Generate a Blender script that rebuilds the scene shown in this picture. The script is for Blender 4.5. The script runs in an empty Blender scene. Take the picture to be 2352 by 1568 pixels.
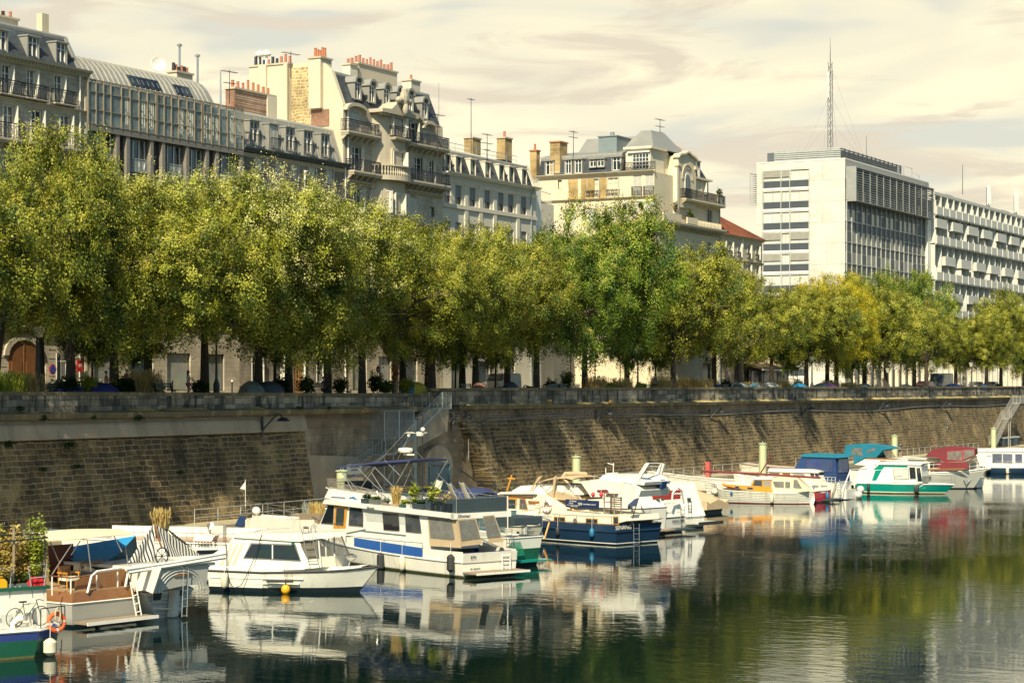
import bpy, math, random
from mathutils import Vector, Matrix

# ---------------------------------------------------------------- camera
sc = bpy.context.scene
COL = sc.collection
FPX = 4700.0                                   # focal length in pixels of a 2352 px wide frame
TH = math.atan(2574 / FPX)                     # view axis against the quay direction
CT, ST = math.cos(TH), math.sin(TH)
cd = bpy.data.cameras.new('Camera'); cam = bpy.data.objects.new('Camera', cd); COL.objects.link(cam)
cam.location = (0, 0, 9.5); cam.rotation_euler = (math.radians(90), 0, TH - math.radians(90))
cd.sensor_width = 36; cd.lens = 36 * FPX / 2352; cd.shift_y = 104 / 2352
cd.clip_start = 0.5; cd.clip_end = 9000
sc.camera = cam

# ---------------------------------------------------------------- light
SUN_EL, SUN_AZ = math.radians(44), math.radians(16)   # azimuth: from -X, swung towards the water (-Y)
sdir = Vector((-math.cos(SUN_EL) * math.cos(SUN_AZ), -math.cos(SUN_EL) * math.sin(SUN_AZ), math.sin(SUN_EL)))
sl = bpy.data.lights.new('Sun', 'SUN'); so = bpy.data.objects.new('Sun', sl); COL.objects.link(so)
sl.energy = 5.0; sl.angle = math.radians(0.5); sl.color = (1.0, 0.9, 0.66)
so.rotation_euler = sdir.to_track_quat('Z', 'Y').to_euler(); so.location = (0, 0, 60)
w = bpy.data.worlds.new('World'); sc.world = w; w.use_nodes = True
nt = w.node_tree; nt.nodes.clear()
def N(nt, typ, **kw):
    n = nt.nodes.new(typ)
    for k, v in kw.items():
        if k in n.inputs.keys(): n.inputs[k].default_value = v
        else: setattr(n, k, v)
    return n
def L(nt, a, ai, b, bi): nt.links.new(a.outputs[ai], b.inputs[bi])
def ramp(nt, pts):
    r = nt.nodes.new('ShaderNodeValToRGB'); e = r.color_ramp.elements
    while len(e) < len(pts): e.new(0.5)
    for q, (p, c) in zip(e, pts):
        q.position = p; q.color = (c, c, c, 1) if isinstance(c, (int, float)) else (*c, 1)
    return r
def math_(nt, op, a=None, b=None):
    m = nt.nodes.new('ShaderNodeMath'); m.operation = op
    if b is not None: m.inputs[1].default_value = b
    if a is not None: nt.links.new(a, m.inputs[0])
    return m
sky = N(nt, 'ShaderNodeTexSky', sky_type='NISHITA', sun_disc=False)
sky.sun_elevation = SUN_EL; sky.sun_rotation = math.atan2(sdir.x, sdir.y)
sky.air_density = 1.0; sky.dust_density = 1.5
tc = N(nt, 'ShaderNodeTexCoord'); sep = N(nt, 'ShaderNodeSeparateXYZ'); L(nt, tc, 'Generated', sep, 0)
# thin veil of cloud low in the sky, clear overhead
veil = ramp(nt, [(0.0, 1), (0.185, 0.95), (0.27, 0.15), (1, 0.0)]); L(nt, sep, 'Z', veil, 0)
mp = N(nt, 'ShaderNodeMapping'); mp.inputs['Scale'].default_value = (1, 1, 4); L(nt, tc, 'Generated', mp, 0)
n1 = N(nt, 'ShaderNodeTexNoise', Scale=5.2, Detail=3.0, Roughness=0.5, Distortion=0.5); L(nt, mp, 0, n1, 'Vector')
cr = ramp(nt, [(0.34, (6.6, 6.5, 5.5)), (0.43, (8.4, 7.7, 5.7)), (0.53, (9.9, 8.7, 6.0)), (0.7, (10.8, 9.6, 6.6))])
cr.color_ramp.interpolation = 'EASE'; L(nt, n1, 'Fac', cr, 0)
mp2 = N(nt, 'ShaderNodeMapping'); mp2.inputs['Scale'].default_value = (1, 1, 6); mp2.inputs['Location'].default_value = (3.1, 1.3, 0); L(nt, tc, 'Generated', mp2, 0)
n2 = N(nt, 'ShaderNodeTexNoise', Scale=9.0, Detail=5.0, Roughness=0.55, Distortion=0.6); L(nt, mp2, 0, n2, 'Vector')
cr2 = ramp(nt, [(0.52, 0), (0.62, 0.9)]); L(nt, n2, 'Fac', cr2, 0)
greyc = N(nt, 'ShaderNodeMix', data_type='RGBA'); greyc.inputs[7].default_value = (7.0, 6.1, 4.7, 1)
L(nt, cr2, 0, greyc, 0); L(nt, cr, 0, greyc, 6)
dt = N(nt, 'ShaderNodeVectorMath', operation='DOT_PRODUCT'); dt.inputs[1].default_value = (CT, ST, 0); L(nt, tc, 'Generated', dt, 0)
az = N(nt, 'ShaderNodeMapRange'); az.inputs[1].default_value = .35; az.inputs[2].default_value = .88; az.inputs[3].default_value = .04; L(nt, dt, 'Value', az, 0)  # veil confined to the view side, sky behind cleared to lower fill light
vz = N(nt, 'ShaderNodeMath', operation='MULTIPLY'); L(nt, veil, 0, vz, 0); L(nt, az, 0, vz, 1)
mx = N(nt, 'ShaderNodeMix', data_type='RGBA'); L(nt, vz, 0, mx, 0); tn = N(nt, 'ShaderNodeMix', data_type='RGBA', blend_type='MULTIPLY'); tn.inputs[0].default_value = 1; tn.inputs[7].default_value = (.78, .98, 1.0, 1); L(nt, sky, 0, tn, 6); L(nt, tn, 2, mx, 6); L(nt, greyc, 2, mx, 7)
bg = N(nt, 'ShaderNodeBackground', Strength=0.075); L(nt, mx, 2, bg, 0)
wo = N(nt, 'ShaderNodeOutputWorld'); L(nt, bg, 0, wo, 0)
sc.view_settings.view_transform = 'Standard'; sc.view_settings.look = 'None'
sc.view_settings.exposure = 0.66; sc.view_settings.gamma = 1
sc.render.engine = 'CYCLES'
sc.cycles.max_bounces = 6; sc.cycles.diffuse_bounces = 3; sc.cycles.glossy_bounces = 3
sc.cycles.transmission_bounces = 4; sc.cycles.transparent_max_bounces = 12

# ---------------------------------------------------------------- geometry helpers
def ray(px, py):                                # viewing ray of a pixel, unit depth
    q, u = (px - 1176) / FPX, (888 - py) / FPX
    return CT + q * ST, ST - q * CT, u
def onY(px, py, Y):
    dx, dy, dz = ray(px, py); t = Y / dy; return (t * dx, 9.5 + t * dz)
def onX(px, py, X):
    dx, dy, dz = ray(px, py); t = X / dx; return (t * dy, 9.5 + t * dz)
def onZ(px, py, z=0.0):
    dx, dy, dz = ray(px, py); t = (z - 9.5) / dz; return Vector((t * dx, t * dy, z))
def atd(px, py, Z):
    dx, dy, dz = ray(px, py); return Vector((Z * dx, Z * dy, 9.5 + Z * dz))

class MB:
    def __init__(s, xf=None): s.v = []; s.f = []; s.m = []; s.mi = 0; s.xf = xf
    def add(s, vs, fs, mi=None):
        o = len(s.v)
        s.v += [tuple(s.xf @ Vector(p)) for p in vs] if s.xf else [tuple(p) for p in vs]
        s.f += [[i + o for i in f] for f in fs]; s.m += [s.mi if mi is None else mi] * len(fs)
        return s
    def box(s, x0, x1, y0, y1, z0, z1, mi=None):
        return s.add([(x0, y0, z0), (x1, y0, z0), (x1, y1, z0), (x0, y1, z0), (x0, y0, z1), (x1, y0, z1), (x1, y1, z1), (x0, y1, z1)],
                     [(0, 3, 2, 1), (4, 5, 6, 7), (0, 1, 5, 4), (1, 2, 6, 5), (2, 3, 7, 6), (3, 0, 4, 7)], mi)
    def obox(s, c, ex, ey, ez, mi=None):        # oriented box: centre and three half-axes
        c, ex, ey, ez = map(Vector, (c, ex, ey, ez)); vs = []
        for k in (-1, 1):
            for i, j in ((-1, -1), (1, -1), (1, 1), (-1, 1)): vs.append(c + ex * i + ey * j + ez * k)
        return s.add(vs, [(0, 3, 2, 1), (4, 5, 6, 7), (0, 1, 5, 4), (1, 2, 6, 5), (2, 3, 7, 6), (3, 0, 4, 7)], mi)
    def prism(s, poly, a, b, axis='y', mi=None):  # poly of (p,q); extruded along axis from a to b
        f = {'y': lambda p, q, t: (p, t, q), 'x': lambda p, q, t: (t, p, q), 'z': lambda p, q, t: (p, q, t)}[axis]
        n = len(poly); vs = [f(p, q, a) for p, q in poly] + [f(p, q, b) for p, q in poly]
        return s.add(vs, [list(range(n)), list(range(2 * n - 1, n - 1, -1))] + [(i, n + i, n + (i + 1) % n, (i + 1) % n) for i in range(n)], mi)
    def taper(s, pa, za, pb, zb, mi=None):      # loft between two horizontal polygons
        n = len(pa); vs = [(x, y, za) for x, y in pa] + [(x, y, zb) for x, y in pb]
        return s.add(vs, [list(range(n))[::-1], list(range(n, 2 * n))] + [(i, (i + 1) % n, n + (i + 1) % n, n + i) for i in range(n)], mi)
    def tube(s, pts, r, n=6, mi=None):
        pts = [Vector(p) for p in pts]; rs = r if isinstance(r, (list, tuple)) else [r] * len(pts)
        vs = []; fs = []; prev = None
        for i, p in enumerate(pts):
            d = (pts[min(i + 1, len(pts) - 1)] - pts[max(i - 1, 0)]); d = d.normalized() if d.length > 1e-9 else Vector((0, 0, 1))
            a = prev if prev is not None else (Vector((0, 0, 1)) if abs(d.z) < 0.9 else Vector((1, 0, 0)))
            u = d.cross(a).normalized(); v = u.cross(d).normalized(); prev = v
            if u.length < 0.1: u = Vector((1, 0, 0)); v = Vector((0, 1, 0))
            for k in range(n):
                t = 2 * math.pi * k / n; vs.append(p + (u * math.cos(t) + v * math.sin(t)) * rs[i])
        for i in range(len(pts) - 1):
            for k in range(n): fs.append((i * n + k, i * n + (k + 1) % n, (i + 1) * n + (k + 1) % n, (i + 1) * n + k))
        fs += [list(range(n))[::-1], list(range((len(pts) - 1) * n, len(pts) * n))]
        return s.add(vs, fs, mi)
    def lathe(s, prof, c=(0, 0, 0), n=12, mi=None):  # prof of (r,z) around the vertical through c
        vs = [(c[0] + r * math.cos(2 * math.pi * k / n), c[1] + r * math.sin(2 * math.pi * k / n), c[2] + z) for r, z in prof for k in range(n)]
        fs = [(i * n + k, i * n + (k + 1) % n, (i + 1) * n + (k + 1) % n, (i + 1) * n + k) for i in range(len(prof) - 1) for k in range(n)]
        fs += [list(range(n))[::-1], list(range((len(prof) - 1) * n, len(prof) * n))]
        return s.add(vs, fs, mi)
    def ball(s, c, rx, ry=None, rz=None, n=10, m=7, mi=None):
        ry = ry or rx; rz = rz or rx; vs = [(c[0], c[1], c[2] - rz)]
        for j in range(1, m):
            a = -math.pi / 2 + math.pi * j / m
            for k in range(n):
                t = 2 * math.pi * k / n; vs.append((c[0] + rx * math.cos(a) * math.cos(t), c[1] + ry * math.cos(a) * math.sin(t), c[2] + rz * math.sin(a)))
        vs.append((c[0], c[1], c[2] + rz)); fs = []
        for k in range(n): fs.append((0, 1 + (k + 1) % n, 1 + k)); fs.append((len(vs) - 1, 1 + (m - 2) * n + k, 1 + (m - 2) * n + (k + 1) % n))
        for j in range(m - 2):
            for k in range(n): fs.append((1 + j * n + k, 1 + j * n + (k + 1) % n, 1 + (j + 1) * n + (k + 1) % n, 1 + (j + 1) * n + k))
        return s.add(vs, fs, mi)
    def sheet(s, rows, th=0.02, mi=None):        # grid of points thickened downwards
        a, b = len(rows), len(rows[0]); off = Vector((0, 0, -th))
        top = [Vector(p) for r in rows for p in r]; vs = top + [p + off for p in top]; fs = []; n = a * b
        for i in range(a - 1):
            for j in range(b - 1):
                q = (i * b + j, i * b + j + 1, (i + 1) * b + j + 1, (i + 1) * b + j); fs.append(q); fs.append(tuple(k + n for k in q[::-1]))
        rim = [j for j in range(b)] + [i * b + b - 1 for i in range(1, a)] + [(a - 1) * b + j for j in range(b - 2, -1, -1)] + [i * b for i in range(a - 2, 0, -1)]
        for i in range(len(rim)):
            p, q = rim[i], rim[(i + 1) % len(rim)]; fs.append((p, q, q + n, p + n))
        return s.add(vs, fs, mi)
    def rail(s, a, b, h, gap=0.14, r=0.014, mid=(), posts=None):   # railing with upright bars between two ground points
        a, b = Vector(a), Vector(b); Lh = (b - a).length; up = Vector((0, 0, h)); k = max(1, round(Lh / gap))
        s.tube([a + up, b + up], r * 1.7, 4); s.tube([a + Vector((0, 0, .08)), b + Vector((0, 0, .08))], r * 1.2, 4)
        for m_ in mid: s.tube([a + up * m_, b + up * m_], r, 4)
        for i in range(k + 1):
            p = a.lerp(b, i / k); s.tube([p, p + up], r, 4)
        return s
    def mesh(s, name, mats, smooth=False):
        me = bpy.data.meshes.new(name); me.from_pydata(s.v, [], s.f)
        mats = mats if isinstance(mats, (list, tuple)) else [mats]
        for m in mats: me.materials.append(m)
        me.polygons.foreach_set('material_index', s.m)
        if smooth:
            me.polygons.foreach_set('use_smooth', [True] * len(s.f))
            if smooth != 'all': me.set_sharp_from_angle(angle=math.radians(40))
        me.update(); return me
    def build(s, name, mats, parent=None, smooth=False, loc=(0, 0, 0), rz=0):
        return place(s.mesh(name, mats, smooth), name, parent, loc, rz)
def place(me, name, parent=None, loc=(0, 0, 0), rz=0):
    o = bpy.data.objects.new(name, me); COL.objects.link(o); o.location = loc; o.rotation_euler = (0, 0, rz); o.parent = parent
    return o
def tag(o, label=None, cat=None, group=None, kind=None):
    if label: o['label'] = label
    if cat: o['category'] = cat
    if group: o['group'] = group
    if kind: o['kind'] = kind
    return o
def empty(name, loc, rz, label, cat, group=None):
    o = bpy.data.objects.new(name, None); COL.objects.link(o); o.location = loc; o.rotation_euler = (0, 0, rz)
    return tag(o, label, cat, group)
def kids(o): return [c for c in o.children]
def dup(o, parent=None, loc=None, rz=None, label=None, scale=None):
    c = o.copy(); COL.objects.link(c); c.parent = parent
    if loc is not None: c.location = loc
    if rz is not None: c.rotation_euler = (0, 0, rz)
    if scale is not None: c.scale = scale
    if label: c['label'] = label
    for k in o.children: dup(k, c)
    return c

# ---------------------------------------------------------------- materials
MC = {}
def mat(name, col, rough=.6, col2=None, sc_=1.2, amt=.5, bump=0.0, bsc=20, metal=0.0, spec=.5, stretch=(1, 1, 1), coat=0, emit=None, dirt=None):
    if name in MC: return MC[name]
    m = bpy.data.materials.new(name); m.use_nodes = True; nt = m.node_tree; b = nt.nodes['Principled BSDF']
    b.inputs['Roughness'].default_value = rough; b.inputs['Metallic'].default_value = metal
    b.inputs['Specular IOR Level'].default_value = spec; b.inputs['Coat Weight'].default_value = coat
    tc = N(nt, 'ShaderNodeTexCoord'); mp = N(nt, 'ShaderNodeMapping'); mp.inputs['Scale'].default_value = stretch; L(nt, tc, 'Object', mp, 0)
    n = N(nt, 'ShaderNodeTexNoise', Scale=sc_, Detail=6.0, Roughness=0.6); L(nt, mp, 0, n, 'Vector')
    c2 = col2 or tuple(x * 0.78 for x in col)
    r = ramp(nt, [(0.5 - amt / 2, 0), (0.5 + amt / 2, 1)]); L(nt, n, 'Fac', r, 0)
    mx = N(nt, 'ShaderNodeMix', data_type='RGBA'); mx.inputs[6].default_value = (*col, 1); mx.inputs[7].default_value = (*c2, 1)
    L(nt, r, 0, mx, 0); out = mx
    if dirt:                                     # vertical runs of grime
        mp3 = N(nt, 'ShaderNodeMapping'); mp3.inputs['Scale'].default_value = (1, 1, .12); L(nt, tc, 'Object', mp3, 0)
        n3 = N(nt, 'ShaderNodeTexNoise', Scale=dirt[0], Detail=5.0, Roughness=.65); L(nt, mp3, 0, n3, 'Vector')
        r3 = ramp(nt, [(dirt[1], 0), (dirt[1] + .14, dirt[2])]); L(nt, n3, 'Fac', r3, 0)
        mx3 = N(nt, 'ShaderNodeMix', data_type='RGBA'); mx3.inputs[7].default_value = (*dirt[3], 1); L(nt, r3, 0, mx3, 0); L(nt, mx, 2, mx3, 6); out = mx3
    L(nt, out, 2, b, 'Base Color')
    if bump:
        n2 = N(nt, 'ShaderNodeTexNoise', Scale=bsc, Detail=4.0); L(nt, mp, 0, n2, 'Vector')
        bp = N(nt, 'ShaderNodeBump', Strength=bump, Distance=0.03); L(nt, n2, 'Fac', bp, 'Height'); L(nt, bp, 0, b, 'Normal')
    if emit: b.inputs['Emission Color'].default_value = (*emit[0], 1); b.inputs['Emission Strength'].default_value = emit[1]
    MC[name] = m; return m
def brick(name, c1, c2, mortar, bw, bh, ms=.02, rough=.9, axis='xz', big=None, stain=None, bias=0., bump=.5, contrast=(.3, .7), dist=0.0):
    m = bpy.data.materials.new(name); m.use_nodes = True; nt = m.node_tree; b = nt.nodes['Principled BSDF']
    b.inputs['Roughness'].default_value = rough; b.inputs['Specular IOR Level'].default_value = .2
    tc = N(nt, 'ShaderNodeTexCoord'); sp = N(nt, 'ShaderNodeSeparateXYZ'); cb = N(nt, 'ShaderNodeCombineXYZ'); L(nt, tc, 'Object', sp, 0)
    L(nt, sp, 'Y' if axis == 'yz' else 'X', cb, 0); L(nt, sp, 'Y' if axis == 'xy' else 'Z', cb, 1)
    vec = cb
    if dist:
        nd = N(nt, 'ShaderNodeTexNoise', Scale=.7, Detail=3.0); L(nt, tc, 'Object', nd, 'Vector')
        va = N(nt, 'ShaderNodeVectorMath', operation='MULTIPLY_ADD'); va.inputs[1].default_value = (dist, dist, 0)
        L(nt, nd, 'Color', va, 0); L(nt, cb, 0, va, 2); vec = va
    bt = nt.nodes.new('ShaderNodeTexBrick'); L(nt, vec, 0, bt, 'Vector')
    bt.inputs['Color1'].default_value = (*c1, 1); bt.inputs['Color2'].default_value = (*c2, 1); bt.inputs['Mortar'].default_value = (*mortar, 1)
    bt.inputs['Scale'].default_value = 1; bt.inputs['Brick Width'].default_value = bw; bt.inputs['Row Height'].default_value = bh
    bt.inputs['Mortar Size'].default_value = ms; bt.inputs['Mortar Smooth'].default_value = .4; bt.inputs['Bias'].default_value = bias
    bt.squash = .8; bt.squash_frequency = 3
    out = (bt, 0)
    n = N(nt, 'ShaderNodeTexNoise', Scale=.35, Detail=8.0, Roughness=.7); L(nt, tc, 'Object', n, 'Vector')
    r = ramp(nt, [(contrast[0], .35), (contrast[1], 1.25)]); L(nt, n, 'Fac', r, 0)
    mx = N(nt, 'ShaderNodeMix', data_type='RGBA', blend_type='MULTIPLY'); mx.inputs[0].default_value = 1; L(nt, bt, 0, mx, 6); L(nt, r, 0, mx, 7); out = mx
    if big:                                       # patches of another colour (lime wash, moss)
        nb = N(nt, 'ShaderNodeTexNoise', Scale=big[0], Detail=7.0, Roughness=.7); L(nt, tc, 'Object', nb, 'Vector')
        rb = ramp(nt, [(big[1], 0), (big[1] + .12, big[2])]); L(nt, nb, 'Fac', rb, 0)
        mb = N(nt, 'ShaderNodeMix', data_type='RGBA'); mb.inputs[7].default_value = (*big[3], 1); L(nt, rb, 0, mb, 0); L(nt, out, 2, mb, 6); out = mb
    if stain:
        mp = N(nt, 'ShaderNodeMapping'); mp.inputs['Scale'].default_value = (1, 1, .15); L(nt, tc, 'Object', mp, 0)
        ns = N(nt, 'ShaderNodeTexNoise', Scale=stain[0], Detail=6.0, Roughness=.7); L(nt, mp, 0, ns, 'Vector')
        rs = ramp(nt, [(stain[1], 0), (stain[1] + .1, stain[2])]); L(nt, ns, 'Fac', rs, 0)
        ms_ = N(nt, 'ShaderNodeMix', data_type='RGBA'); ms_.inputs[7].default_value = (*stain[3], 1); L(nt, rs, 0, ms_, 0); L(nt, out, 2, ms_, 6); out = ms_
    L(nt, out, 2, b, 'Base Color')
    nf = N(nt, 'ShaderNodeTexNoise', Scale=14.0, Detail=5.0); L(nt, tc, 'Object', nf, 'Vector')
    ad = N(nt, 'ShaderNodeMath', operation='MULTIPLY_ADD'); L(nt, bt, 'Fac', ad, 0); ad.inputs[1].default_value = -1.3; L(nt, nf, 'Fac', ad, 2)
    bp = N(nt, 'ShaderNodeBump', Strength=bump, Distance=.05); L(nt, ad, 0, bp, 'Height'); L(nt, bp, 0, b, 'Normal')
    MC[name] = m; return m
def glassm(name, col, rough=.06, col2=None, spec=.8):
    m = bpy.data.materials.new(name); m.use_nodes = True; nt = m.node_tree; b = nt.nodes['Principled BSDF']
    b.inputs['Roughness'].default_value = rough; b.inputs['Specular IOR Level'].default_value = spec
    oi = N(nt, 'ShaderNodeObjectInfo'); mx = N(nt, 'ShaderNodeMix', data_type='RGBA')
    r = ramp(nt, [(.35, 0), (.9, 1)]); L(nt, oi, 'Random', r, 0)
    mx.inputs[6].default_value = (*col, 1); mx.inputs[7].default_value = (*(col2 or col), 1); L(nt, r, 0, mx, 0)
    tc = N(nt, 'ShaderNodeTexCoord'); n = N(nt, 'ShaderNodeTexNoise', Scale=1.3, Detail=2.0); L(nt, tc, 'Object', n, 'Vector')
    m2 = N(nt, 'ShaderNodeMix', data_type='RGBA', blend_type='MULTIPLY'); m2.inputs[0].default_value = .6; L(nt, mx, 2, m2, 6); L(nt, n, 'Color', m2, 7)
    L(nt, m2, 2, b, 'Base Color'); MC[name] = m; return m
def vinyl(name, col, alpha):                      # clear plastic of tents and windscreens
    m = bpy.data.materials.new(name); m.use_nodes = True; nt = m.node_tree; b = nt.nodes['Principled BSDF']
    b.inputs['Base Color'].default_value = (*col, 1); b.inputs['Roughness'].default_value = .12
    tr = N(nt, 'ShaderNodeBsdfTransparent'); ms = N(nt, 'ShaderNodeMixShader'); o = nt.nodes['Material Output']
    tc = N(nt, 'ShaderNodeTexCoord'); n = N(nt, 'ShaderNodeTexNoise', Scale=2.5, Detail=3.0); L(nt, tc, 'Object', n, 'Vector')
    r = ramp(nt, [(.35, alpha * .7), (.65, min(1, alpha * 1.3))]); L(nt, n, 'Fac', r, 0)
    L(nt, r, 0, ms, 0); L(nt, tr, 0, ms, 1); L(nt, b, 0, ms, 2); L(nt, ms, 0, o, 0); MC[name] = m; return m
def leafm(name, c1, c2, trans=.3, per=.55):
    m = bpy.data.materials.new(name); m.use_nodes = True; nt = m.node_tree; b = nt.nodes['Principled BSDF']
    b.inputs['Roughness'].default_value = .5; b.inputs['Specular IOR Level'].default_value = .25
    g = N(nt, 'ShaderNodeNewGeometry'); r = ramp(nt, [(0, 0), (1, 1)]); L(nt, g, 'Random Per Island', r, 0)
    tc = N(nt, 'ShaderNodeTexCoord'); n = N(nt, 'ShaderNodeTexNoise', Scale=per, Detail=3.0); L(nt, tc, 'Object', n, 'Vector')
    r2 = N(nt, 'ShaderNodeMapRange'); r2.inputs[1].default_value = .35; r2.inputs[2].default_value = .65; r2.inputs[3].default_value = -.15; r2.inputs[4].default_value = .7; L(nt, n, 'Fac', r2, 0)
    ad = N(nt, 'ShaderNodeMath', operation='MULTIPLY_ADD', use_clamp=True); L(nt, g, 'Random Per Island', ad, 0); ad.inputs[1].default_value = .45; L(nt, r2, 0, ad, 2)
    mx = N(nt, 'ShaderNodeMix', data_type='RGBA'); mx.inputs[6].default_value = (*c1, 1); mx.inputs[7].default_value = (*c2, 1)
    L(nt, ad, 0, mx, 0); L(nt, mx, 2, b, 'Base Color')
    t = N(nt, 'ShaderNodeBsdfTranslucent'); L(nt, mx, 2, t, 0); ms = N(nt, 'ShaderNodeMixShader'); ms.inputs[0].default_value = trans
    L(nt, b, 0, ms, 1); L(nt, t, 0, ms, 2); L(nt, ms, 0, nt.nodes['Material Output'], 0); MC[name] = m; return m

WHITE = mat('white_paint', (.78, .75, .67), .35, (.68, .64, .55), 1.5, .6, dirt=(2.6, .57, .45, (.45, .38, .26)))
CREAMP = mat('cream_paint', (.78, .72, .58), .4, (.7, .63, .48), 1.5, .6)
GREYW = mat('grey_white_paint', (.55, .55, .5), .4, dirt=(3, .6, .4, (.35, .33, .26)))
BLACK = mat('black_iron', (.018, .022, .028), .5)
STEEL = mat('stainless_steel', (.62, .6, .55), .3, metal=.8)
GALV = mat('galvanised_steel', (.34, .38, .38), .5, metal=.3)
GLASS = glassm('dark_glass', (.012, .02, .028), .05, (.05, .07, .08))
CURT = glassm('curtained_glass', (.03, .05, .06), .1, (.4, .38, .32))
STONE = brick('limestone', (.54, .47, .36), (.46, .40, .3), (.33, .27, .19), .95, .36, .012, big=(.5, .6, .5, (.3, .26, .2)), stain=(.9, .6, .35, (.22, .19, .15)), bump=.2, contrast=(.2, .75))
PSTONE = mat('pale_stone', (.5, .44, .33), .85, (.4, .34, .25), .8, .5, .2, dirt=(1.5, .58, .5, (.2, .17, .13)))
CREAMW = mat('cream_render', (.62, .56, .43), .85, (.54, .47, .35), .5, .5, dirt=(1.2, .6, .3, (.36, .3, .21)))
YELLW = mat('yellow_render', (.58, .5, .36), .9, (.49, .42, .3), .5, .5, dirt=(1.2, .6, .3, (.34, .28, .19)))
RUBBLE = brick('rubble_stone', (.55, .40, .17), (.36, .24, .10), (.62, .52, .33), .45, .26, .05, axis='yz', dist=.5)
REDBR = brick('red_brick', (.30, .13, .08), (.22, .10, .07), (.42, .34, .25), .24, .085, .012, axis='yz')
YELBR = brick('yellow_brick', (.52, .36, .15), (.42, .28, .11), (.5, .42, .28), .26, .09, .012)
ZINC = mat('zinc_roof', (.33, .32, .28), .45, (.26, .25, .22), .6, .5, metal=.25, dirt=(1.5, .6, .4, (.2, .19, .16)))
SLATE = brick('slate_roof', (.075, .085, .095), (.05, .06, .07), (.03, .035, .04), .3, .16, .012, rough=.55, bump=.3)
POT = mat('terracotta', (.4, .15, .08), .8, (.35, .13, .07), 5)
SHUT = mat('shutter_paint', (.6, .58, .5), .6, (.5, .48, .41), 3)
# ---------------------------------------------------------------- setting: water, quay, ground
wm = bpy.data.materials.new('canal_water'); wm.use_nodes = True; nt = wm.node_tree; b = nt.nodes['Principled BSDF']
b.inputs['Base Color'].default_value = (.001, .010, .010, 1); b.inputs['Roughness'].default_value = .03; b.inputs['IOR'].default_value = 1.55; b.inputs['Specular Tint'].default_value = (.7, 1, .93, 1)
tc = N(nt, 'ShaderNodeTexCoord'); mp = N(nt, 'ShaderNodeMapping'); mp.inputs['Rotation'].default_value = (0, 0, -TH); mp.inputs['Scale'].default_value = (1, .55, 1)
L(nt, tc, 'Object', mp, 0)
wa = N(nt, 'ShaderNodeTexNoise', Scale=1.5, Detail=4.0, Roughness=.55, Distortion=.3); L(nt, mp, 0, wa, 'Vector')
wb = N(nt, 'ShaderNodeTexNoise', Scale=.09, Detail=2.0); L(nt, tc, 'Object', wb, 'Vector')
wr = ramp(nt, [(.4, .25), (.62, 1)]); L(nt, wb, 'Fac', wr, 0)
mu = N(nt, 'ShaderNodeMath', operation='MULTIPLY'); L(nt, wa, 'Fac', mu, 0); L(nt, wr, 0, mu, 1)
bp = N(nt, 'ShaderNodeBump', Strength=.34, Distance=.042); L(nt, mu, 0, bp, 'Height'); L(nt, bp, 0, b, 'Normal')
GROUNDM = mat('gravel', (.27, .22, .15), .95, (.2, .17, .12), 2, .6)
ASPH = mat('asphalt', (.06, .06, .06), .9, (.045, .045, .045), 3)
PAVE = mat('pavement_stone', (.3, .27, .22), .9, (.22, .2, .16), 2)
tag(MB().box(-300, 5000, -400, 77.2, -.5, 0).build('water', wm), kind='structure')
tag(MB().box(-600, 6000, 79.6, 5000, 7.8, 8.85).build('ground', GROUNDM), kind='structure')
tag(MB().box(40, 480, 86.4, 92.2, 8.85, 8.856).build('road', ASPH), kind='structure')
tag(MB().box(40, 480, 92.2, 95.0, 8.85, 8.98).build('pavement', PAVE), kind='structure')
QM = mat('quay_concrete', (.42, .35, .22), .95, (.32, .27, .17), 1, .6)
tag(MB().box(40, 480, 74.3, 77.6, -.5, 1.2).build('quay', QM), kind='structure')

# ---------------------------------------------------------------- embankment wall
FACE = brick('embankment_blocks', (.20, .145, .065), (.075, .06, .04), (.42, .33, .2), .85, .31, .03, big=(.5, .55, .75, (.34, .25, .12)), stain=(.8, .55, .8, (.05, .042, .03)), bump=1, contrast=(.32, .66), dist=.3)
BAND = brick('small_cobble_band', (.09, .075, .055), (.24, .19, .13), (.4, .32, .22), .34, .2, .03, big=(.4, .55, .7, (.33, .26, .17)), bump=.8, dist=.1)
PARA = brick('parapet_blocks', (.46, .39, .28), (.12, .11, .09), (.09, .08, .06), 1.1, .4, .014, big=(.6, .53, .6, (.42, .34, .22)), stain=(1.3, .5, .9, (.035, .038, .036)), bump=.6, contrast=(.3, .68), dist=.04)
LEDG = mat('mossy_ledge', (.17, .14, .075), .95, (.09, .08, .05), .8, .4, .5, 6, dirt=(1.0, .52, .7, (.35, .28, .15)))
STRAW = mat('dry_moss', (.5, .38, .14), .95, (.22, .19, .07), .6, .25)
PLAIN = brick('repair_blocks', (.36, .29, .19), (.28, .22, .15), (.2, .16, .1), 1.4, .5, .012, big=(.35, .55, .7, (.42, .35, .24)), stain=(.7, .55, .6, (.1, .085, .06)), bump=.4)
CONC = mat('stained_concrete', (.4, .33, .23), .9, (.3, .25, .17), .5, .4, dirt=(1.0, .5, .6, (.2, .16, .11)))
wall = empty('embankment_wall', (100, 77, 1.2), 0, 'long dark stone retaining wall with a sloping face above the moored boats', 'wall')
O = Vector((100, 77, 1.2))
WX = MB(Matrix.Translation(-O))
def wpart(name, m, fn, sm=False):
    mb = MB(Matrix.Translation(-O)); fn(mb); return mb.build(name, m, wall, sm)
XL0, XL1 = 50, 113.4           # left battered length
XR0, XR1 = 137.5, 470          # right battered length
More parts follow.
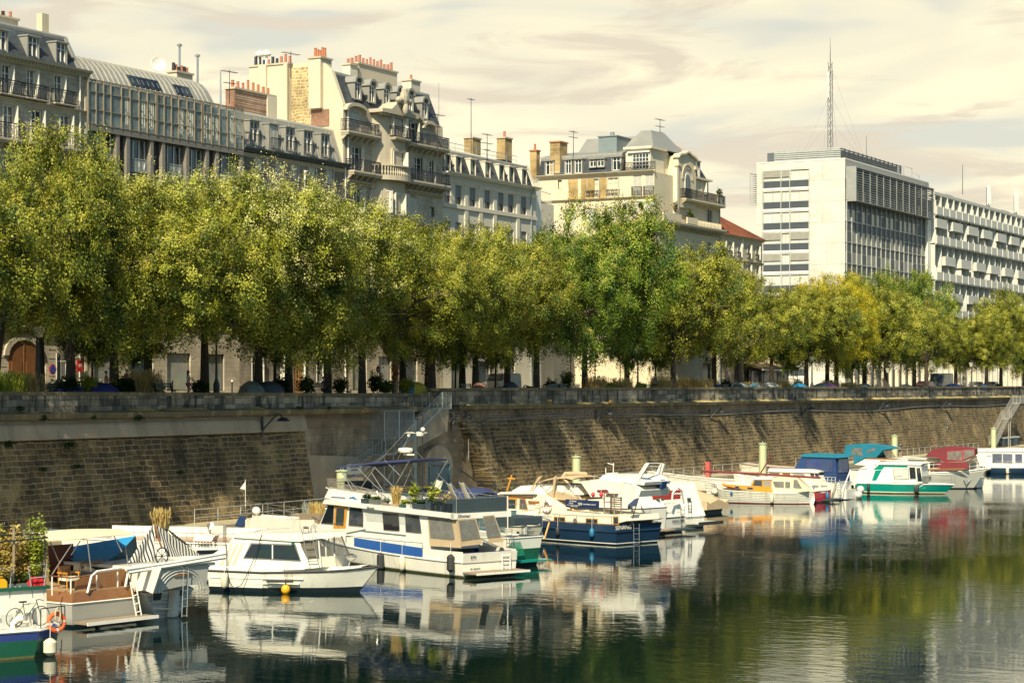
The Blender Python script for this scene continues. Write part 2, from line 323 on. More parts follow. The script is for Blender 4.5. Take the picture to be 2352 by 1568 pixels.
wpart('sloping_face', FACE, lambda m: m.taper([(XL0, 77), (XL1, 77), (XL1, 80), (XL0, 80)], 1.2, [(XL0, 78.35), (XL1 + .6, 78.35), (XL1 + .6, 80), (XL0, 80)], 6.45))
wpart('sloping_face', FACE, lambda m: m.taper([(XR0 + 1.2, 77), (XR1, 77), (XR1, 80), (XR0 + 1.2, 80)], 1.2, [(XR0 - 2, 78.45), (XR1, 78.45), (XR1, 80), (XR0 - 2, 80)], 6.75))
wpart('pale_band', CONC, lambda m: m.prism([(78.3, 6.5), (78.15, 6.55), (78.3, 7.25), (78.45, 7.6), (80, 7.6), (80, 6.5)], XL0, XL1 + .7, 'x'))
wpart('cobble_band', BAND, lambda m: m.box(XR0 - 4.5, XR1, 78.5, 80, 6.75, 7.72))
wpart('recess_wall', PLAIN, lambda m: m.box(XL1 - 1, XR0 + 4, 78.86, 80.2, 1.2, 8.0))
wpart('concrete_patch', CONC, lambda m: m.prism([(XL1 - .8, 1.2), (126, 1.2), (121, 4.6), (XL1 - .8, 5.0)], 78.75, 78.9))
def ledge(m):
    m.prism([(77.95, 7.72), (77.9, 8.0), (78.7, 8.12), (80, 8.12), (80, 7.62), (78.2, 7.62)], XL0, 129.6, 'x')
    m.prism([(78.15, 7.8), (78.1, 8.02), (78.7, 8.16), (80, 8.16), (80, 7.72), (78.3, 7.72)], 135.3, XR1, 'x')
wpart('ledge', LEDG, ledge)
def straw(m):
    rr = random.Random(4); x = 96
    while x < 330:
        l = rr.uniform(.5, 3.4)
        if rr.random() < (.75 if x > 135 else .6) and not 124 < x < 136: m.prism([(78.05 + (.1 if x > 135 else -.12), 8.04), (78.35, 8.14), (78.72, 8.19 + rr.uniform(0, .06)), (78.72, 8.1)], x, x + l, 'x')
        x += l + rr.uniform(0, 1.2)
wpart('dry_moss', STRAW, straw)
def para(m):
    m.add([(XL0, 78.6, 8.1), (130.6, 78.6, 8.1), (130.6, 79.2, 8.1), (XL0, 79.2, 8.1), (XL0, 78.6, 9.22), (130.6, 78.6, 8.8), (130.6, 79.2, 8.8), (XL0, 79.2, 9.22)],
          [(0, 3, 2, 1), (4, 5, 6, 7), (0, 1, 5, 4), (1, 2, 6, 5), (2, 3, 7, 6), (3, 0, 4, 7)])
    m.add([(131.4, 78.6, 8.1), (XR1, 78.6, 8.1), (XR1, 79.2, 8.1), (131.4, 79.2, 8.1), (131.4, 78.6, 9.2), (XR1, 78.6, 9.6), (XR1, 79.2, 9.6), (131.4, 79.2, 9.2)],
          [(0, 3, 2, 1), (4, 5, 6, 7), (0, 1, 5, 4), (1, 2, 6, 5), (2, 3, 7, 6), (3, 0, 4, 7)])
wpart('parapet', PARA, para)
def coping(m):
    for xa, xb, za, zb in ((XL0, 130.65, 9.22, 8.8), (131.35, XR1, 9.2, 9.6)):
        n = int((xb - xa) / 1.6)
        for i in range(n):
            x0 = xa + (xb - xa) * i / n; x1 = xa + (xb - xa) * (i + 1) / n - .015; z0 = za + (zb - za) * i / n; z1 = za + (zb - za) * (i + 1) / n
            m.add([(x0, 78.5, z0), (x1, 78.5, z1), (x1, 79.3, z1), (x0, 79.3, z0), (x0, 78.5, z0 + .2), (x1, 78.5, z1 + .2), (x1, 79.3, z1 + .2), (x0, 79.3, z0 + .2)],
                  [(0, 3, 2, 1), (4, 5, 6, 7), (0, 1, 5, 4), (1, 2, 6, 5), (2, 3, 7, 6), (3, 0, 4, 7)])
wpart('coping', LEDG, coping)
# arched doorway in the recess
xa, _ = onY(981, 1100, 78.4); xb, _ = onY(1029, 1100, 78.4); zt = onY(1000, 1066, 78.4)[1]; ztop = onY(1003, 1022, 78.4)[1]
def arch(m):
    c = (xa + xb) / 2; hw = (xb - xa) / 2 + .5; pts = [(c - hw, 1.2), (c - hw, zt - .1)]
    for i in range(1, 12):
        a = math.pi * (1 - i / 12); pts.append((c + hw * math.cos(a), zt - .1 + (ztop - zt + .1) * math.sin(a)))
    pts += [(c + hw, zt - .1), (c + hw, 1.2)]; m.prism(pts, 78.3, 78.9)
wpart('arch_surround', CONC, arch)
dr = wpart('door', mat('blue_door_paint', (.07, .15, .19), .5, (.05, .11, .15), 3), lambda m: (m.box(xa + .15, xa + (xb - xa) * .5, 78.2, 78.3, 1.2, zt - .1), m.box(xa + (xb - xa) * .55, xb - .1, 78.25, 78.29, 1.2, zt - .1)))
wpart('door_frame', mat('blue_frame_paint', (.12, .2, .24), .5), lambda m: (m.box(xa, xa + .12, 78.15, 78.3, 1.2, zt), m.box(xb - .12, xb, 78.15, 78.3, 1.2, zt), m.box(xa, xb, 78.15, 78.3, zt, zt + .14)))
# cable pipes along the wall
PIPE = mat('pipe_lead', (.2, .19, .17), .6)
def pipes(m):
    rr = random.Random(2); pts = []; x = 133.5
    while x < 300: pts.append((x, 78.38, 6.9 + .16 * math.sin(x * .13) + .12 * math.sin(x * .05) - (.5 if x < 137 else 0))); x += 3
    m.tube(pts, .045, 5); m.tube([(XL0, 78.28, 7.42), (108, 78.28, 7.42), (109, 78.3, 7.2), (131, 78.6, 7.15)], .03, 5); m.tube([(114, 78.7, 7.35), (124, 78.75, 7.3)], .04, 5)
    m.tube([(136.2, 78.4, 6.9), (136.2, 78.4, 3.9)], .05, 5)
wpart('cable_pipe', PIPE, pipes)

# iron wall lamps
lampm = MB(); lampm.box(-.09, .09, -.08, 0, -.75, .55); lampm.tube([(0, -.05, -.35), (.35, -.3, .1), (.8, -.5, .55), (1.15, -.6, .68), (1.35, -.65, .5)], .06, 6)
lampa = lampm.mesh('bracket', BLACK); ls = MB(); ls.lathe([(.05, .12), (.2, .1), (.42, -.08), (.45, -.14), (.2, -.14)], (1.45, -.68, .35), 12); ls = ls.mesh('lamp_shade', BLACK, True)
first = None
for i, (px, py, lab) in enumerate([(597, 975, 'black bracket lamp on the left wall section beside the concrete recess'), (1037, 965, 'black bracket lamp on the wall just right of the grey staircase'), (1370, 957, 'black bracket lamp on the wall above the tan sprayhood of the dark blue boat'),
                                  (1631, 952, 'black bracket lamp on the wall above the white clinker boat'), (1841, 944, 'black bracket lamp on the wall above the pale green piling by the blue tent boat'), (2017, 937, 'black bracket lamp on the wall above the turquoise boat tent'), (2162, 932, 'black bracket lamp draped with dry ivy high on the wall at the right')]):
    x, z = onY(px, py, 78.35)
    t = empty('wall_lamp', (x, 78.4 if x > 120 else 78.2, z), 0, lab, 'wall lamp', 'iron bracket lamps along the embankment wall')
    place(lampa, 'bracket', t); place(ls, 'lamp_shade', t)

# ---------------------------------------------------------------- metal staircase down the wall
def stair(label, Yf, top0, top1, mid0, mid1, bot, wdt=1.1, mat_=GALV, cage=None):
    # all points are (x,z) of the walking line at plane Yf: top landing, mid landing, foot
    t = empty('metal_staircase', (bot[0], Yf, bot[1]), 0, label, 'staircase'); o = Vector((bot[0], Yf, bot[1])); X = Matrix.Translation(-o)
    f = MB(X); line = [top0, top1, mid0, mid1, bot]
    for a, b_ in ((top0, top1), (mid0, mid1)): f.box(min(a[0], b_[0]), max(a[0], b_[0]), Yf, Yf + wdt, a[1] - .12, a[1])
    for a, b_ in ((top1, mid0), (mid1, bot)):
        n = max(3, int(abs(a[1] - b_[1]) / .19))
        for i in range(n):
            x = a[0] + (b_[0] - a[0]) * (i + .5) / n; z = a[1] + (b_[1] - a[1]) * (i + .5) / n; d = abs(b_[0] - a[0]) / n * .5
            f.box(x - d, x + d, Yf + .05, Yf + wdt - .05, z - .03, z)
        for y in (Yf, Yf + wdt - .04): f.add([(a[0], y, a[1] - .2), (b_[0], y, b_[1] - .2), (b_[0], y, b_[1]), (a[0], y, a[1]), (a[0], y + .04, a[1] - .2), (b_[0], y + .04, b_[1] - .2), (b_[0], y + .04, b_[1]), (a[0], y + .04, a[1])], [(0, 1, 2, 3), (7, 6, 5, 4), (0, 4, 5, 1), (3, 2, 6, 7)])
    f.build('steps', mat_, t)
    for y in (Yf - .03, Yf + wdt):
        r = MB(X)
        for a, b_ in zip(line, line[1:]):
            r.rail((a[0], y, a[1]), (b_[0], y, b_[1]), 1.1, .2, .011); r.tube([(a[0], y, a[1] - .1), (a[0], y, a[1] + 1.12)], .04, 4)
        r.build('handrail', mat_, t)
    s = MB(X)
    for x, z in (mid0, mid1): s.tube([(x, Yf + .1, z - .1), (x, Yf + .1, 1.2)], .06, 5)
    s.build('support_post', mat_, t)
    if cage:
        x0, x1, z0, z1 = cage; g = MB(X)
        g.rail((x0, Yf - .12, z0), (x1, Yf - .12, z0), z1 - z0, .14, .016, mid=(.62,))
        for x in (x0, (x0 + x1) / 2, x1): g.tube([(x, Yf - .12, z0 - .1), (x, Yf - .12, z1)], .045, 4)
        g.rail((x0, Yf - .12, z0), (x0, Yf + wdt, z0), z1 - z0, .14, .016); g.build('gate', mat_, t)
    return t
W = lambda a, b_, Y=77.7: onY(a, b_, Y)
stair('grey metal staircase running down the recess of the wall to the arched door', 77.7, W(1035, 935), W(1015, 935), W(906, 1040), W(885, 1041), W(800, 1101), cage=(onY(882, 1000, 77.6)[0], onY(950, 1000, 77.6)[0], W(905, 1008)[1], W(905, 942)[1]))
bk = MB(Matrix.Translation(-O)); a, b_ = W(1035, 935), W(915, 1030)
bk.prism([(a[0], a[1] - .12), (a[0] - 3, a[1] - .12), (b_[0], b_[1] + .2), (b_[0] + 1.5, b_[1] - .3), (a[0] - .2, a[1] - 1.8)], 77.85, 78.9); bk.build('stair_buttress', CONC, wall)
# second staircase, far right
stair('pale metal staircase at the right edge climbing the far end of the wall', 75.6, W(2352, 925, 75.6), W(2343, 925, 75.6), W(2322, 960, 75.6), W(2318, 960, 75.6), W(2288, 1022, 75.6), 1.0, mat('pale_steel', (.36, .35, .32), .5))
# ---------------------------------------------------------------- buildings
YB = 95.0
FM = {}
def win_mesh(kind, w, h):
    k = (kind, round(w, 1), round(h, 1))
    if k in FM: return FM[k]
    w, h = k[1], k[2]; f = MB(); p = None; y0, y1 = .12, .2; t = .06
    def frame(x0, x1, z0, z1, mull=1, trans=()):
        f.box(x0, x0 + t, y0, y1, z0, z1); f.box(x1 - t, x1, y0, y1, z0, z1); f.box(x0 + t, x1 - t, y0, y1, z0, z0 + t); f.box(x0 + t, x1 - t, y0, y1, z1 - t, z1)
        for i in range(mull): x = x0 + (x1 - x0) * (i + 1) / (mull + 1); f.box(x - t * .6, x + t * .6, y0 + .01, y1 - .01, z0 + t, z1 - t)
        for q in trans: z = z0 + (z1 - z0) * q; f.box(x0 + t, x1 - t, y0 + .02, y1 - .02, z - .02, z + .02)
    x0, x1 = -w / 2, w / 2; pm = GLASS; name = 'window'; fm = WHITE
    def louvre(m, a, b_, za, zb, y=.06, th=.05):
        m.box(a, a + .05, y, y + th, za, zb); m.box(b_ - .05, b_, y, y + th, za, zb); m.box(a + .05, b_ - .05, y + .03, y + th, za, zb)
        n = int((zb - za) / .09)
        for i in range(n): z = za + (zb - za) * (i + .5) / n; m.box(a + .05, b_ - .05, y, y + .03, z - .02, z + .025)
    if kind == 'shut':
        louvre(f, x0, -.01, 0, h); louvre(f, .01, x1, 0, h); FM[k] = (f.mesh('shutter', SHUT), None, 'shutter', None); return FM[k]
    if kind == 'office': frame(x0, x1, 0, h, 1); fm = GALV; pm = MC.get('office_green') or glassm('office_green', (.05, .08, .07), .1, (.2, .24, .16))
    elif kind == 'sash': frame(x0, x1, 0, h, 0, (.28,)); f.box(x0, x1, y0 - .02, y0, h * .36, h)
    elif kind == 'wide': frame(x0, x1, 0, h, 2)
    elif kind == 'dark': frame(x0, x1, 0, h, 0); fm = mat('window_bronze', (.1, .09, .08), .5); pm = CURT
    else: frame(x0, x1, 0, h, 1, (.72,)); pm = CURT if kind == 'curt' else GLASS
    p = MB().box(x0 + .02, x1 - .02, y1 + .005, y1 + .03, .02, h - .02).mesh('pane', pm)
    sh = None
    if kind in ('open', 'curt'):
        sh = [MB().box(x0 - .05, x0, -.05, .14, 0, h).mesh('shutter', SHUT), MB().box(x1, x1 + .05, -.3, .14, 0, h).mesh('shutter', SHUT)]
    if kind == 'sash': fm = mat('sash_grey', (.2, .2, .19), .6)
    FM[k] = (f.mesh('window', fm), p, 'window', sh); return FM[k]
def add_win(par, xf, u, z, w, h, kind, rz, o):
    fr, p, nm, sh = win_mesh(kind, w, h); loc = xf @ Vector((u, 0, z)) - o
    a = place(fr, nm, par, loc, rz)
    if p: place(p, 'pane', a)
    for k in sh or (): place(k, 'shutter', a)
    return a
class Bld:
    def __init__(s, label, loc, cat='building', name='apartment_building'):
        s.o = Vector(loc); s.t = empty(name, loc, 0, label, cat); s.X0 = Matrix.Translation(-s.o)
    def frame(s, x, y, rz=0): s.xf = Matrix.Translation((x, y, 0)) @ Matrix.Rotation(rz, 4, 'Z'); s.rz = rz; return s
    def mb(s): return MB(s.X0 @ s.xf)
    def part(s, name, m, fn, smooth=False): q = s.mb(); fn(q); return q.build(name, m, s.t, smooth)
    def wall(s, m, u0, u1, z0, z1, holes, dep=12, rec=.2, name='wall', closed=True):
        # holes: (uc, w, z, h, kind)
        q = s.mb(); us = sorted({u0, u1} | {c + k * w / 2 for c, w, z, h, _ in holes for k in (-1, 1)}); zs = sorted({z0, z1} | {v for c, w, z, h, _ in holes for v in (z, z + h)})
        us = [u for u in us if u0 <= u <= u1]; zs = [z for z in zs if z0 <= z <= z1]
        for i in range(len(us) - 1):
            j = 0
            while j < len(zs) - 1:
                uc, zc = (us[i] + us[i + 1]) / 2, (zs[j] + zs[j + 1]) / 2
                ins = lambda zc: any(abs(uc - c) < w / 2 and z < zc < z + h for c, w, z, h, _ in holes)
                if ins(zc): j += 1; continue
                k = j
                while k + 1 < len(zs) - 1 and not ins((zs[k + 1] + zs[k + 2]) / 2): k += 1
                q.add([(us[i], 0, zs[j]), (us[i + 1], 0, zs[j]), (us[i + 1], 0, zs[k + 1]), (us[i], 0, zs[k + 1])], [(0, 1, 2, 3)]); j = k + 1
        for c, w, z, h, kd in holes:
            a, b_ = c - w / 2, c + w / 2
            q.add([(a, 0, z), (b_, 0, z), (b_, 0, z + h), (a, 0, z + h), (a, rec + .05, z), (b_, rec + .05, z), (b_, rec + .05, z + h), (a, rec + .05, z + h)],
                  [(0, 4, 5, 1), (1, 5, 6, 2), (2, 6, 7, 3), (3, 7, 4, 0), (4, 7, 6, 5)])
        if closed: q.add([(u0, 0, z0), (u1, 0, z0), (u1, dep, z0), (u0, dep, z0), (u0, 0, z1), (u1, 0, z1), (u1, dep, z1), (u0, dep, z1)], [(4, 5, 6, 7), (1, 2, 6, 5), (2, 3, 7, 6), (3, 0, 4, 7)])
        o = q.build(name, m, s.t)
        for c, w, z, h, kd in holes:
            if kd: add_win(s.t, s.xf, c, z, w, h, kd, s.rz, s.o)
        return o
    def rail(s, u0, u1, z, out, h=.95, gap=.15, fancy=True, name='balcony_railing', m=None):
        q = s.mb(); y = -out
        for a, b_ in (((u0, y), (u1, y)), ((u0, 0), (u0, y)), ((u1, y), (u1, 0))):
            if abs(a[0] - b_[0]) + abs(a[1] - b_[1]) < .1: continue
            q.rail((*a, z), (*b_, z), h, gap, .021, mid=(.82,) if fancy else ())
            if fancy and a[1] == b_[1]:
                n = max(1, int((u1 - u0) / .42))
                for i in range(n):
                    c = u0 + (u1 - u0) * (i + .5) / n
                    q.tube([(c + .13 * math.cos(t), y, z + h * .45 + .28 * math.sin(t)) for t in [k * math.pi / 4 for k in range(9)]], .022, 4)
        return q.build(name, m or BLACK, s.t)
    def slab(s, u0, u1, z, out, th=.22, m=None, name='balcony_slab', corb=True):
        def fn(q):
            q.box(u0 - .05, u1 + .05, -out - .08, 0, z - th * .5, z); q.box(u0, u1, -out, 0, z - th, z - th * .5)
            if corb:
                for i in range(int((u1 - u0) / .9) + 1): u = min(u0 + .15 + i * .9, u1 - .15); q.prism([(-out * .8, z - th), (0, z - th), (0, z - th - .5)], u - .1, u + .1, 'x')
        return s.part(name, m or PSTONE, fn)
    def corn(s, u0, u1, z, h=.45, out=.5, m=None, dent=True, name='cornice'):
        def fn(q):
            q.prism([(0, z - h), (-out * .35, z - h + .08), (-out * .5, z - h * .45), (-out, z - h * .3), (-out - .05, z), (0, z)], u0, u1, 'x')
            if dent:
                n = int((u1 - u0) / .35)
                for i in range(n): u = u0 + (u1 - u0) * (i + .5) / n; q.box(u - .08, u + .08, -out * .75, 0, z - h * .62, z - h * .42)
        return s.part(name, m or PSTONE, fn)
    def pots(s, par, pts, r=.13, black=()):
        for i, (x, y, z, h) in enumerate(pts):
            q = MB(); q.lathe([(r, 0), (r * .85, h), (r * .95, h), (r * .95, h + .04)], (0, 0, 0), 8); q.build('chimney_pot', BLACK if i in black else POT, par, True, s.xf @ Vector((x, y, z)) - s.o)
    def chimney(s, x0, x1, y0, y1, z0, z1, m, npots=5, along='x', cap=PSTONE, ph=(.35, .65), black=(), seed=1):
        rr = random.Random(seed)
        c = s.part('chimney', m, lambda q: q.box(x0, x1, y0, y1, z0, z1))
        cc_ = s.mb(); cc_.box(x0 - .1, x1 + .1, y0 - .1, y1 + .1, z1, z1 + .14); k = cc_.build('chimney_cap', cap, c); 
        for i in range(npots):
            f = (i + .5) / npots; px = x0 + (x1 - x0) * f if along == 'x' else (x0 + x1) / 2; py = (y0 + y1) / 2 if along == 'x' else y0 + (y1 - y0) * f
            h = rr.uniform(*ph); q = s.mb(); r = rr.uniform(.11, .15); q.lathe([(r, 0), (r * .85, h), (r * .98, h), (r * .98, h + .05)], (px, py, z1 + .14), 8); q.build('chimney_pot', BLACK if i in black else POT, c, True)
        return c
    def mansard(s, u0, u1, z0, z1, back, m, dep=12, top=.8, topm=None, name='mansard_roof', y0=.15):
        # steep front slope from (y0,z0) to (back,z1), then a shallow rise
        s.part(name, m, lambda q: q.prism([(y0, z0), (back, z1), (back + .02, z1 - .3), (back + .02, z0)], u0, u1, 'x'))
        s.part('roof', topm or ZINC, lambda q: q.prism([(back - .12, z1 - .02), (back - .05, z1 + .1), (dep * .5, z1 + top), (dep, z1), (dep, z0), (back + .1, z0)], u0, u1, 'x'))
    def dormer(s, u, w, z0, z1, yf, zslope, back, kind='open', hood=True, m=None, arch=False, par_name='dormer'):
        """zslope=(y0,z0,y1,z1) line of the roof slope; yf front plane of dormer"""
        kind = kind if kind in ('dark', 'shut') else 'plain'; a, b_ = u - w / 2 - .12, u + w / 2 + .12; m = m or ZINC; y0, za, y1, zb = zslope; sy = lambda z: y0 + (y1 - y0) * (z - za) / (zb - za)
        q = s.mb()
        for x in (a, b_ - .1): q.prism([(yf, z0), (yf, z1), (max(sy(z1) + .1, back), z1), (sy(z0) + .15, z0)], x, x + .1, 'x')
        q.box(a, b_, yf, yf + .1, z0 - .12, z0)
        if arch:
            n = 8; pts = []; R_ = (b_ - a) / 2 + .12
            for i in range(n + 1): t = math.pi * i / n; pts.append((u - R_ * math.cos(t), z1 + R_ * .95 * math.sin(t)))
            inn = [(u - (R_ - .22) * math.cos(math.pi * i / n), z1 + (R_ - .22) * .95 * math.sin(math.pi * i / n)) for i in range(n, -1, -1)]
            q.prism(pts + inn, yf - .15, back + 2.2, 'y'); q.prism([(u - (R_ - .3) * math.cos(math.pi * i / n), z1 + (R_ - .3) * .95 * math.sin(math.pi * i / n)) for i in range(n + 1)], yf + .14, yf + .2, 'y', )
        else:
            q.box(a - .06, b_ + .06, yf - .12 if hood else yf, max(back, sy(z1) + .3), z1, z1 + .1); q.box(a + .1, b_ - .1, yf, yf + .06, z1 - .06, z1)
        d = q.build(par_name, m, s.t)
        add_win(d, s.xf @ Matrix.Translation((0, yf - .05, 0)), u, z0, w, z1 - z0, kind, s.rz, s.o); return d

# -- 1: limestone block at the left edge
B = Bld('limestone apartment building with black balcony rails and slate roof at the left edge', (98, YB, 8.85)); B.frame(0, YB)
cols = [98.4, 100.9, 103.35, 105.75, 108.5]
lc = [98.6, 101, 103.6, 106.3, 109.2]
hl = [(c, .95, 29.0, 1.85, 'curt') for c in cols] + [(c, 1.05, 25.95, 2.3, 'curt' if i != 3 else 'open') for i, c in enumerate(lc)]
for z in (22.6, 19.4, 16.2): hl += [(c, 1.05, z, 2.2, 'open') for c in lc]
hl += [(100.2, 2.4, 9.0, 2.9, 'dark'), (108.9, 1.2, 9.9, 1.9, 'open'), (106.8, .8, 9, 2.7, 'dark')]
B.wall(STONE, 96, 111.2, 8.85, 31.2, hl)
B.part('side_wall', CREAMW, lambda q: q.box(111.2, 111.45, -.05, 12, 8.85, 31.3))
B.corn(96, 111.5, 31.55, .5, .5); B.corn(96, 111.3, 28.75, .3, .22, dent=False, name='string_course'); B.corn(96, 111.4, 13.7, .4, .35, dent=False, name='string_course')
for a, b_ in ((97.4, 99.4), (99.9, 101.9), (102.4, 104.8), (105.0, 107.1), (107.8, 110.0)): B.slab(a, b_, 28.95, .35, .12, corb=False); B.rail(a, b_, 28.97, .35, .92)
B.slab(96, 111.4, 25.95, .75, .3); B.rail(96, 111.35, 25.97, .72, 1.0); B.slab(96, 111.4, 16.1, .75, .3); B.rail(96, 111.35, 16.12, .72, 1.0)
for u0, u1, z0, z1 in [(104.5, 105.2, 30.0, 30.6), (106.9, 108, 30, 30.7), (109.4, 110.6, 30, 30.7), (104.6, 105, 27.2, 28), (107.2, 108.2, 27.2, 28.1), (110.0, 110.8, 27.1, 28)]:
    B.part('stone_panel', PSTONE, lambda q: (q.box(u0, u1, -.03, 0, z0, z0 + .07), q.box(u0, u1, -.03, 0, z1 - .07, z1), q.box(u0, u0 + .07, -.03, 0, z0, z1), q.box(u1 - .07, u1, -.03, 0, z0, z1)))
B.part('ground_joints', mat('dark_joint', (.16, .13, .1), .9), lambda q: [q.box(a, b_, -.012, 0, z, z + .05) for z in (9.6, 10.2, 10.8, 11.4, 12, 12.6) for a, b_ in ((102.8, 103.4), (105, 106.2), (107.5, 108.2), (109.6, 111.2))])  # thin dark joint lines between the ground floor courses
B.mansard(96, 110.9, 31.5, 33.95, 1.5, SLATE, top=.5)
B.part('flashing', ZINC, lambda q: q.prism([(0, 31.5), (1.45, 34.05), (1.7, 34.1), (.2, 31.5)], 110.7, 111.0, 'x'))
sl = (.15, 31.5, 1.5, 33.95)
for u in (97.6, 100.3, 103.0 + .3, 106.35, 109.2): B.dormer(u, .95, 31.75, 33.25, .32, sl, 1.5, 'curt')
B.part('downpipe', WHITE, lambda q: q.tube([(110.6, -.1, 8.9), (110.6, -.1, 31.2)], .07, 6))
c = B.chimney(107.5, 111.2, 6.1, 6.9, 31.5, 35.6, CREAMW, 5, seed=3)
B.part('party_wall', YELLW, lambda q: (q.prism([(1.7, 31.5), (1.7, 34.0), (6.1, 35.0), (6.1, 31.5)], 111.15, 111.45, 'x'), q.box(110.9, 111.6, 3.6, 4.1, 31.5, 35.9), q.box(104, 108, 6.2, 6.8, 32, 34.4)))
B.chimney(103.6, 105.0, 6, 6.6, 32, 35.0, CREAMW, 2, seed=5)
B.part('flue', BLACK, lambda q: (q.tube([(107.6, 5.9, 35), (107.6, 5.9, 37.6)], .2, 8), q.box(107.25, 107.95, 5.6, 6.2, 37.4, 38.3)))
B.part('carriage_door', mat('brown_wood_door', (.22, .09, .03), .6, (.15, .06, .02), 4), lambda q: (q.prism([(103.55, 9), (103.55, 11.6)] + [(105.0 - 1.45 * math.cos(math.pi * i / 10), 11.6 + 1.0 * math.sin(math.pi * i / 10)) for i in range(11)] + [(106.45, 9)], -.04, .02), q.box(104.97, 105.03, -.08, -.04, 9, 12.4), q.box(103.8, 104.8, -.08, -.04, 9.5, 11.2), q.box(105.2, 106.2, -.08, -.04, 9.5, 11.2)))
B.part('door_arch', PSTONE, lambda q: q.prism([(105.0 - 1.95 * math.cos(math.pi * i / 12), 11.6 + 1.45 * math.sin(math.pi * i / 12)) for i in range(13)] + [(105.0 - 1.5 * math.cos(math.pi * i / 12), 11.6 + 1.05 * math.sin(math.pi * i / 12)) for i in range(12, -1, -1)], -.14, 0))

# -- 2: modern block with a two storey winter garden and a rounded zinc roof
B = Bld('modern infill building with a continuous glass gallery and rounded seamed zinc roof', (111.5, YB, 8.85)); B.frame(0, YB)
DK = mat('dark_cladding', (.085, .075, .065), .55, (.065, .06, .05), 1)
hl = []
for a, b_ in ((111.9, 114.2), (114.7, 115.3), (116.0, 118.0), (118.6, 119.4), (119.9, 122.1), (122.9, 124.7), (125.1, 125.9), (126.4, 129.0)):
    for z in (25.0, 21.8, 18.6, 15.4): hl.append(((a + b_) / 2, b_ - a, z, 2.35, 'wide' if b_ - a > 1.5 else 'dark'))
hl += [(113.5, 2.6, 9.2, 2.8, 'dark'), (117.5, 2.6, 9.2, 2.8, 'dark'), (121.8, 2.8, 9.2, 2.8, 'dark'), (126, 2.8, 9.2, 2.8, 'dark')]
B.wall(DK, 111.5, 129.4, 13.5, 27.9, [h for h in hl if h[2] > 13]); B.wall(STONE, 111.5, 129.4, 8.85, 13.5, [h for h in hl if h[2] < 13], dep=12)
B.part('slab_edge', mat('bronze_slab', (.2, .18, .15), .5), lambda q: q.box(111.5, 129.45, -.35, 0, 27.45, 27.9))
B.part('pier', mat('bronze_pier', (.24, .21, .17), .5), lambda q: [q.box(x, x + .35, -.3, 0, 15, 27.45) for x in (114.28, 115.4, 118.1, 119.45, 122.3, 124.72, 125.95, 129.1)])
for x in (111.9, 116.0, 119.9, 126.4): B.rail(x, x + 2.2, 25.0, .05, .95, fancy=False, m=GALV)
CUR = mat('white_curtain', (.72, .68, .56), .9, (.5, .47, .38), 8, .3, stretch=(6, 1, .15))
B.part('gallery_back', mat('gallery_back_wall', (.1, .14, .16), .6, (.16, .2, .21), .8, .4), lambda q: q.box(111.5, 129.4, .9, 1.1, 27.9, 31))
rr = random.Random(5); q = B.mb()
for x in [111.6 + .9 * i for i in range(20)]:
    if rr.random() < .72 and not 119.6 < x < 122.3:
        w_ = rr.uniform(.4, .8); n = 6
        q.add([(x + w_ * i / n, .45 + .08 * (i % 2), z) for z in (28, 30.5) for i in range(n + 1)], [(i, i + 1, n + 2 + i, n + 1 + i) for i in range(n)])
q.build('curtain', CUR, B.t)
GG = vinyl('gallery_glass', (.3, .36, .34), .3)
B.part('glass_gallery', GG, lambda q: q.box(111.15, 129.35, -.32, -.3, 27.95, 31.0))
MU = mat('brass_mullion', (.3, .25, .18), .4, metal=.3)
bays = [111.15, 112.0, 112.8, 113.6, 114.75, 115.7, 116.7, 117.65, 118.65, 118.8, 119.6, 120.45, 121.3, 122.3, 123.2, 124.1, 124.3, 125.3, 126.3, 127.3, 128.3, 129.35]
B.part('gallery_frame', MU, lambda q: ([q.box(x - .03, x + .03, -.42, -.28, 27.85, 31.05) for x in bays], [q.box(111.1, 129.4, -.38, -.28, z, z + .07) for z in (27.9, 28.9, 30.15, 30.98)], [q.box(x - .03, x + .03, -.3, .9, 30.95, 31.03) for x in bays]))
arc = [(0.9, 31.05), (1.3, 31.9), (1.8, 32.5), (2.4, 32.9), (3.2, 33.05), (6, 33.1), (6, 31), (.9, 31)]
arc = [(.25, 30.95), (.6, 31.6), (1.0, 32.2), (1.5, 32.7), (2.2, 33.0), (3.2, 33.15), (12, 33.2), (12, 30.9)]
B.part('zinc_roof', ZINC, lambda q: q.prism(arc, 111.0, 126.6, 'x'), False)
B.part('roof_seam', mat('zinc_seam', (.4, .38, .33), .4, metal=.3), lambda q: [q.prism([(a - .05, z + .04) for a, z in arc[:6]] + [(a, z) for a, z in arc[5::-1]], x - .02, x + .02, 'x') for x in [111.4 + .58 * i for i in range(26)]])
for x0, x1 in ((116.9, 118.05), (118.1, 119.25), (119.3, 120.4), (122.2, 123.15), (123.2, 124.1)):
    f = B.part('roof_window', BLACK, lambda q: q.prism([(.42, 31.35), (.9, 32.15), (.94, 32.1), (.46, 31.3)], x0 - .04, x1, 'x'))
    B.part('roof_pane', GLASS, lambda q: q.prism([(.39, 31.37), (.87, 32.13), (.9, 32.1), (.43, 31.34)], x0, x1 - .05, 'x'))
q = MB(); q.lathe([(.02, 0), (.35, .04), (.62, .2), (.6, .24), (.3, .1), (.02, .06)], (0, 0, 0), 16); o_ = q.build('satellite_dish', WHITE, B.t, True, Vector((123.3, 98.2, 33.9)) - B.o); o_.rotation_euler = (math.radians(80), 0, math.radians(-30))
B.chimney(127.3, 129.3, 4.5, 5.4, 31, 34.0, YELLW, 6, seed=6, black=(0, 2, 4))
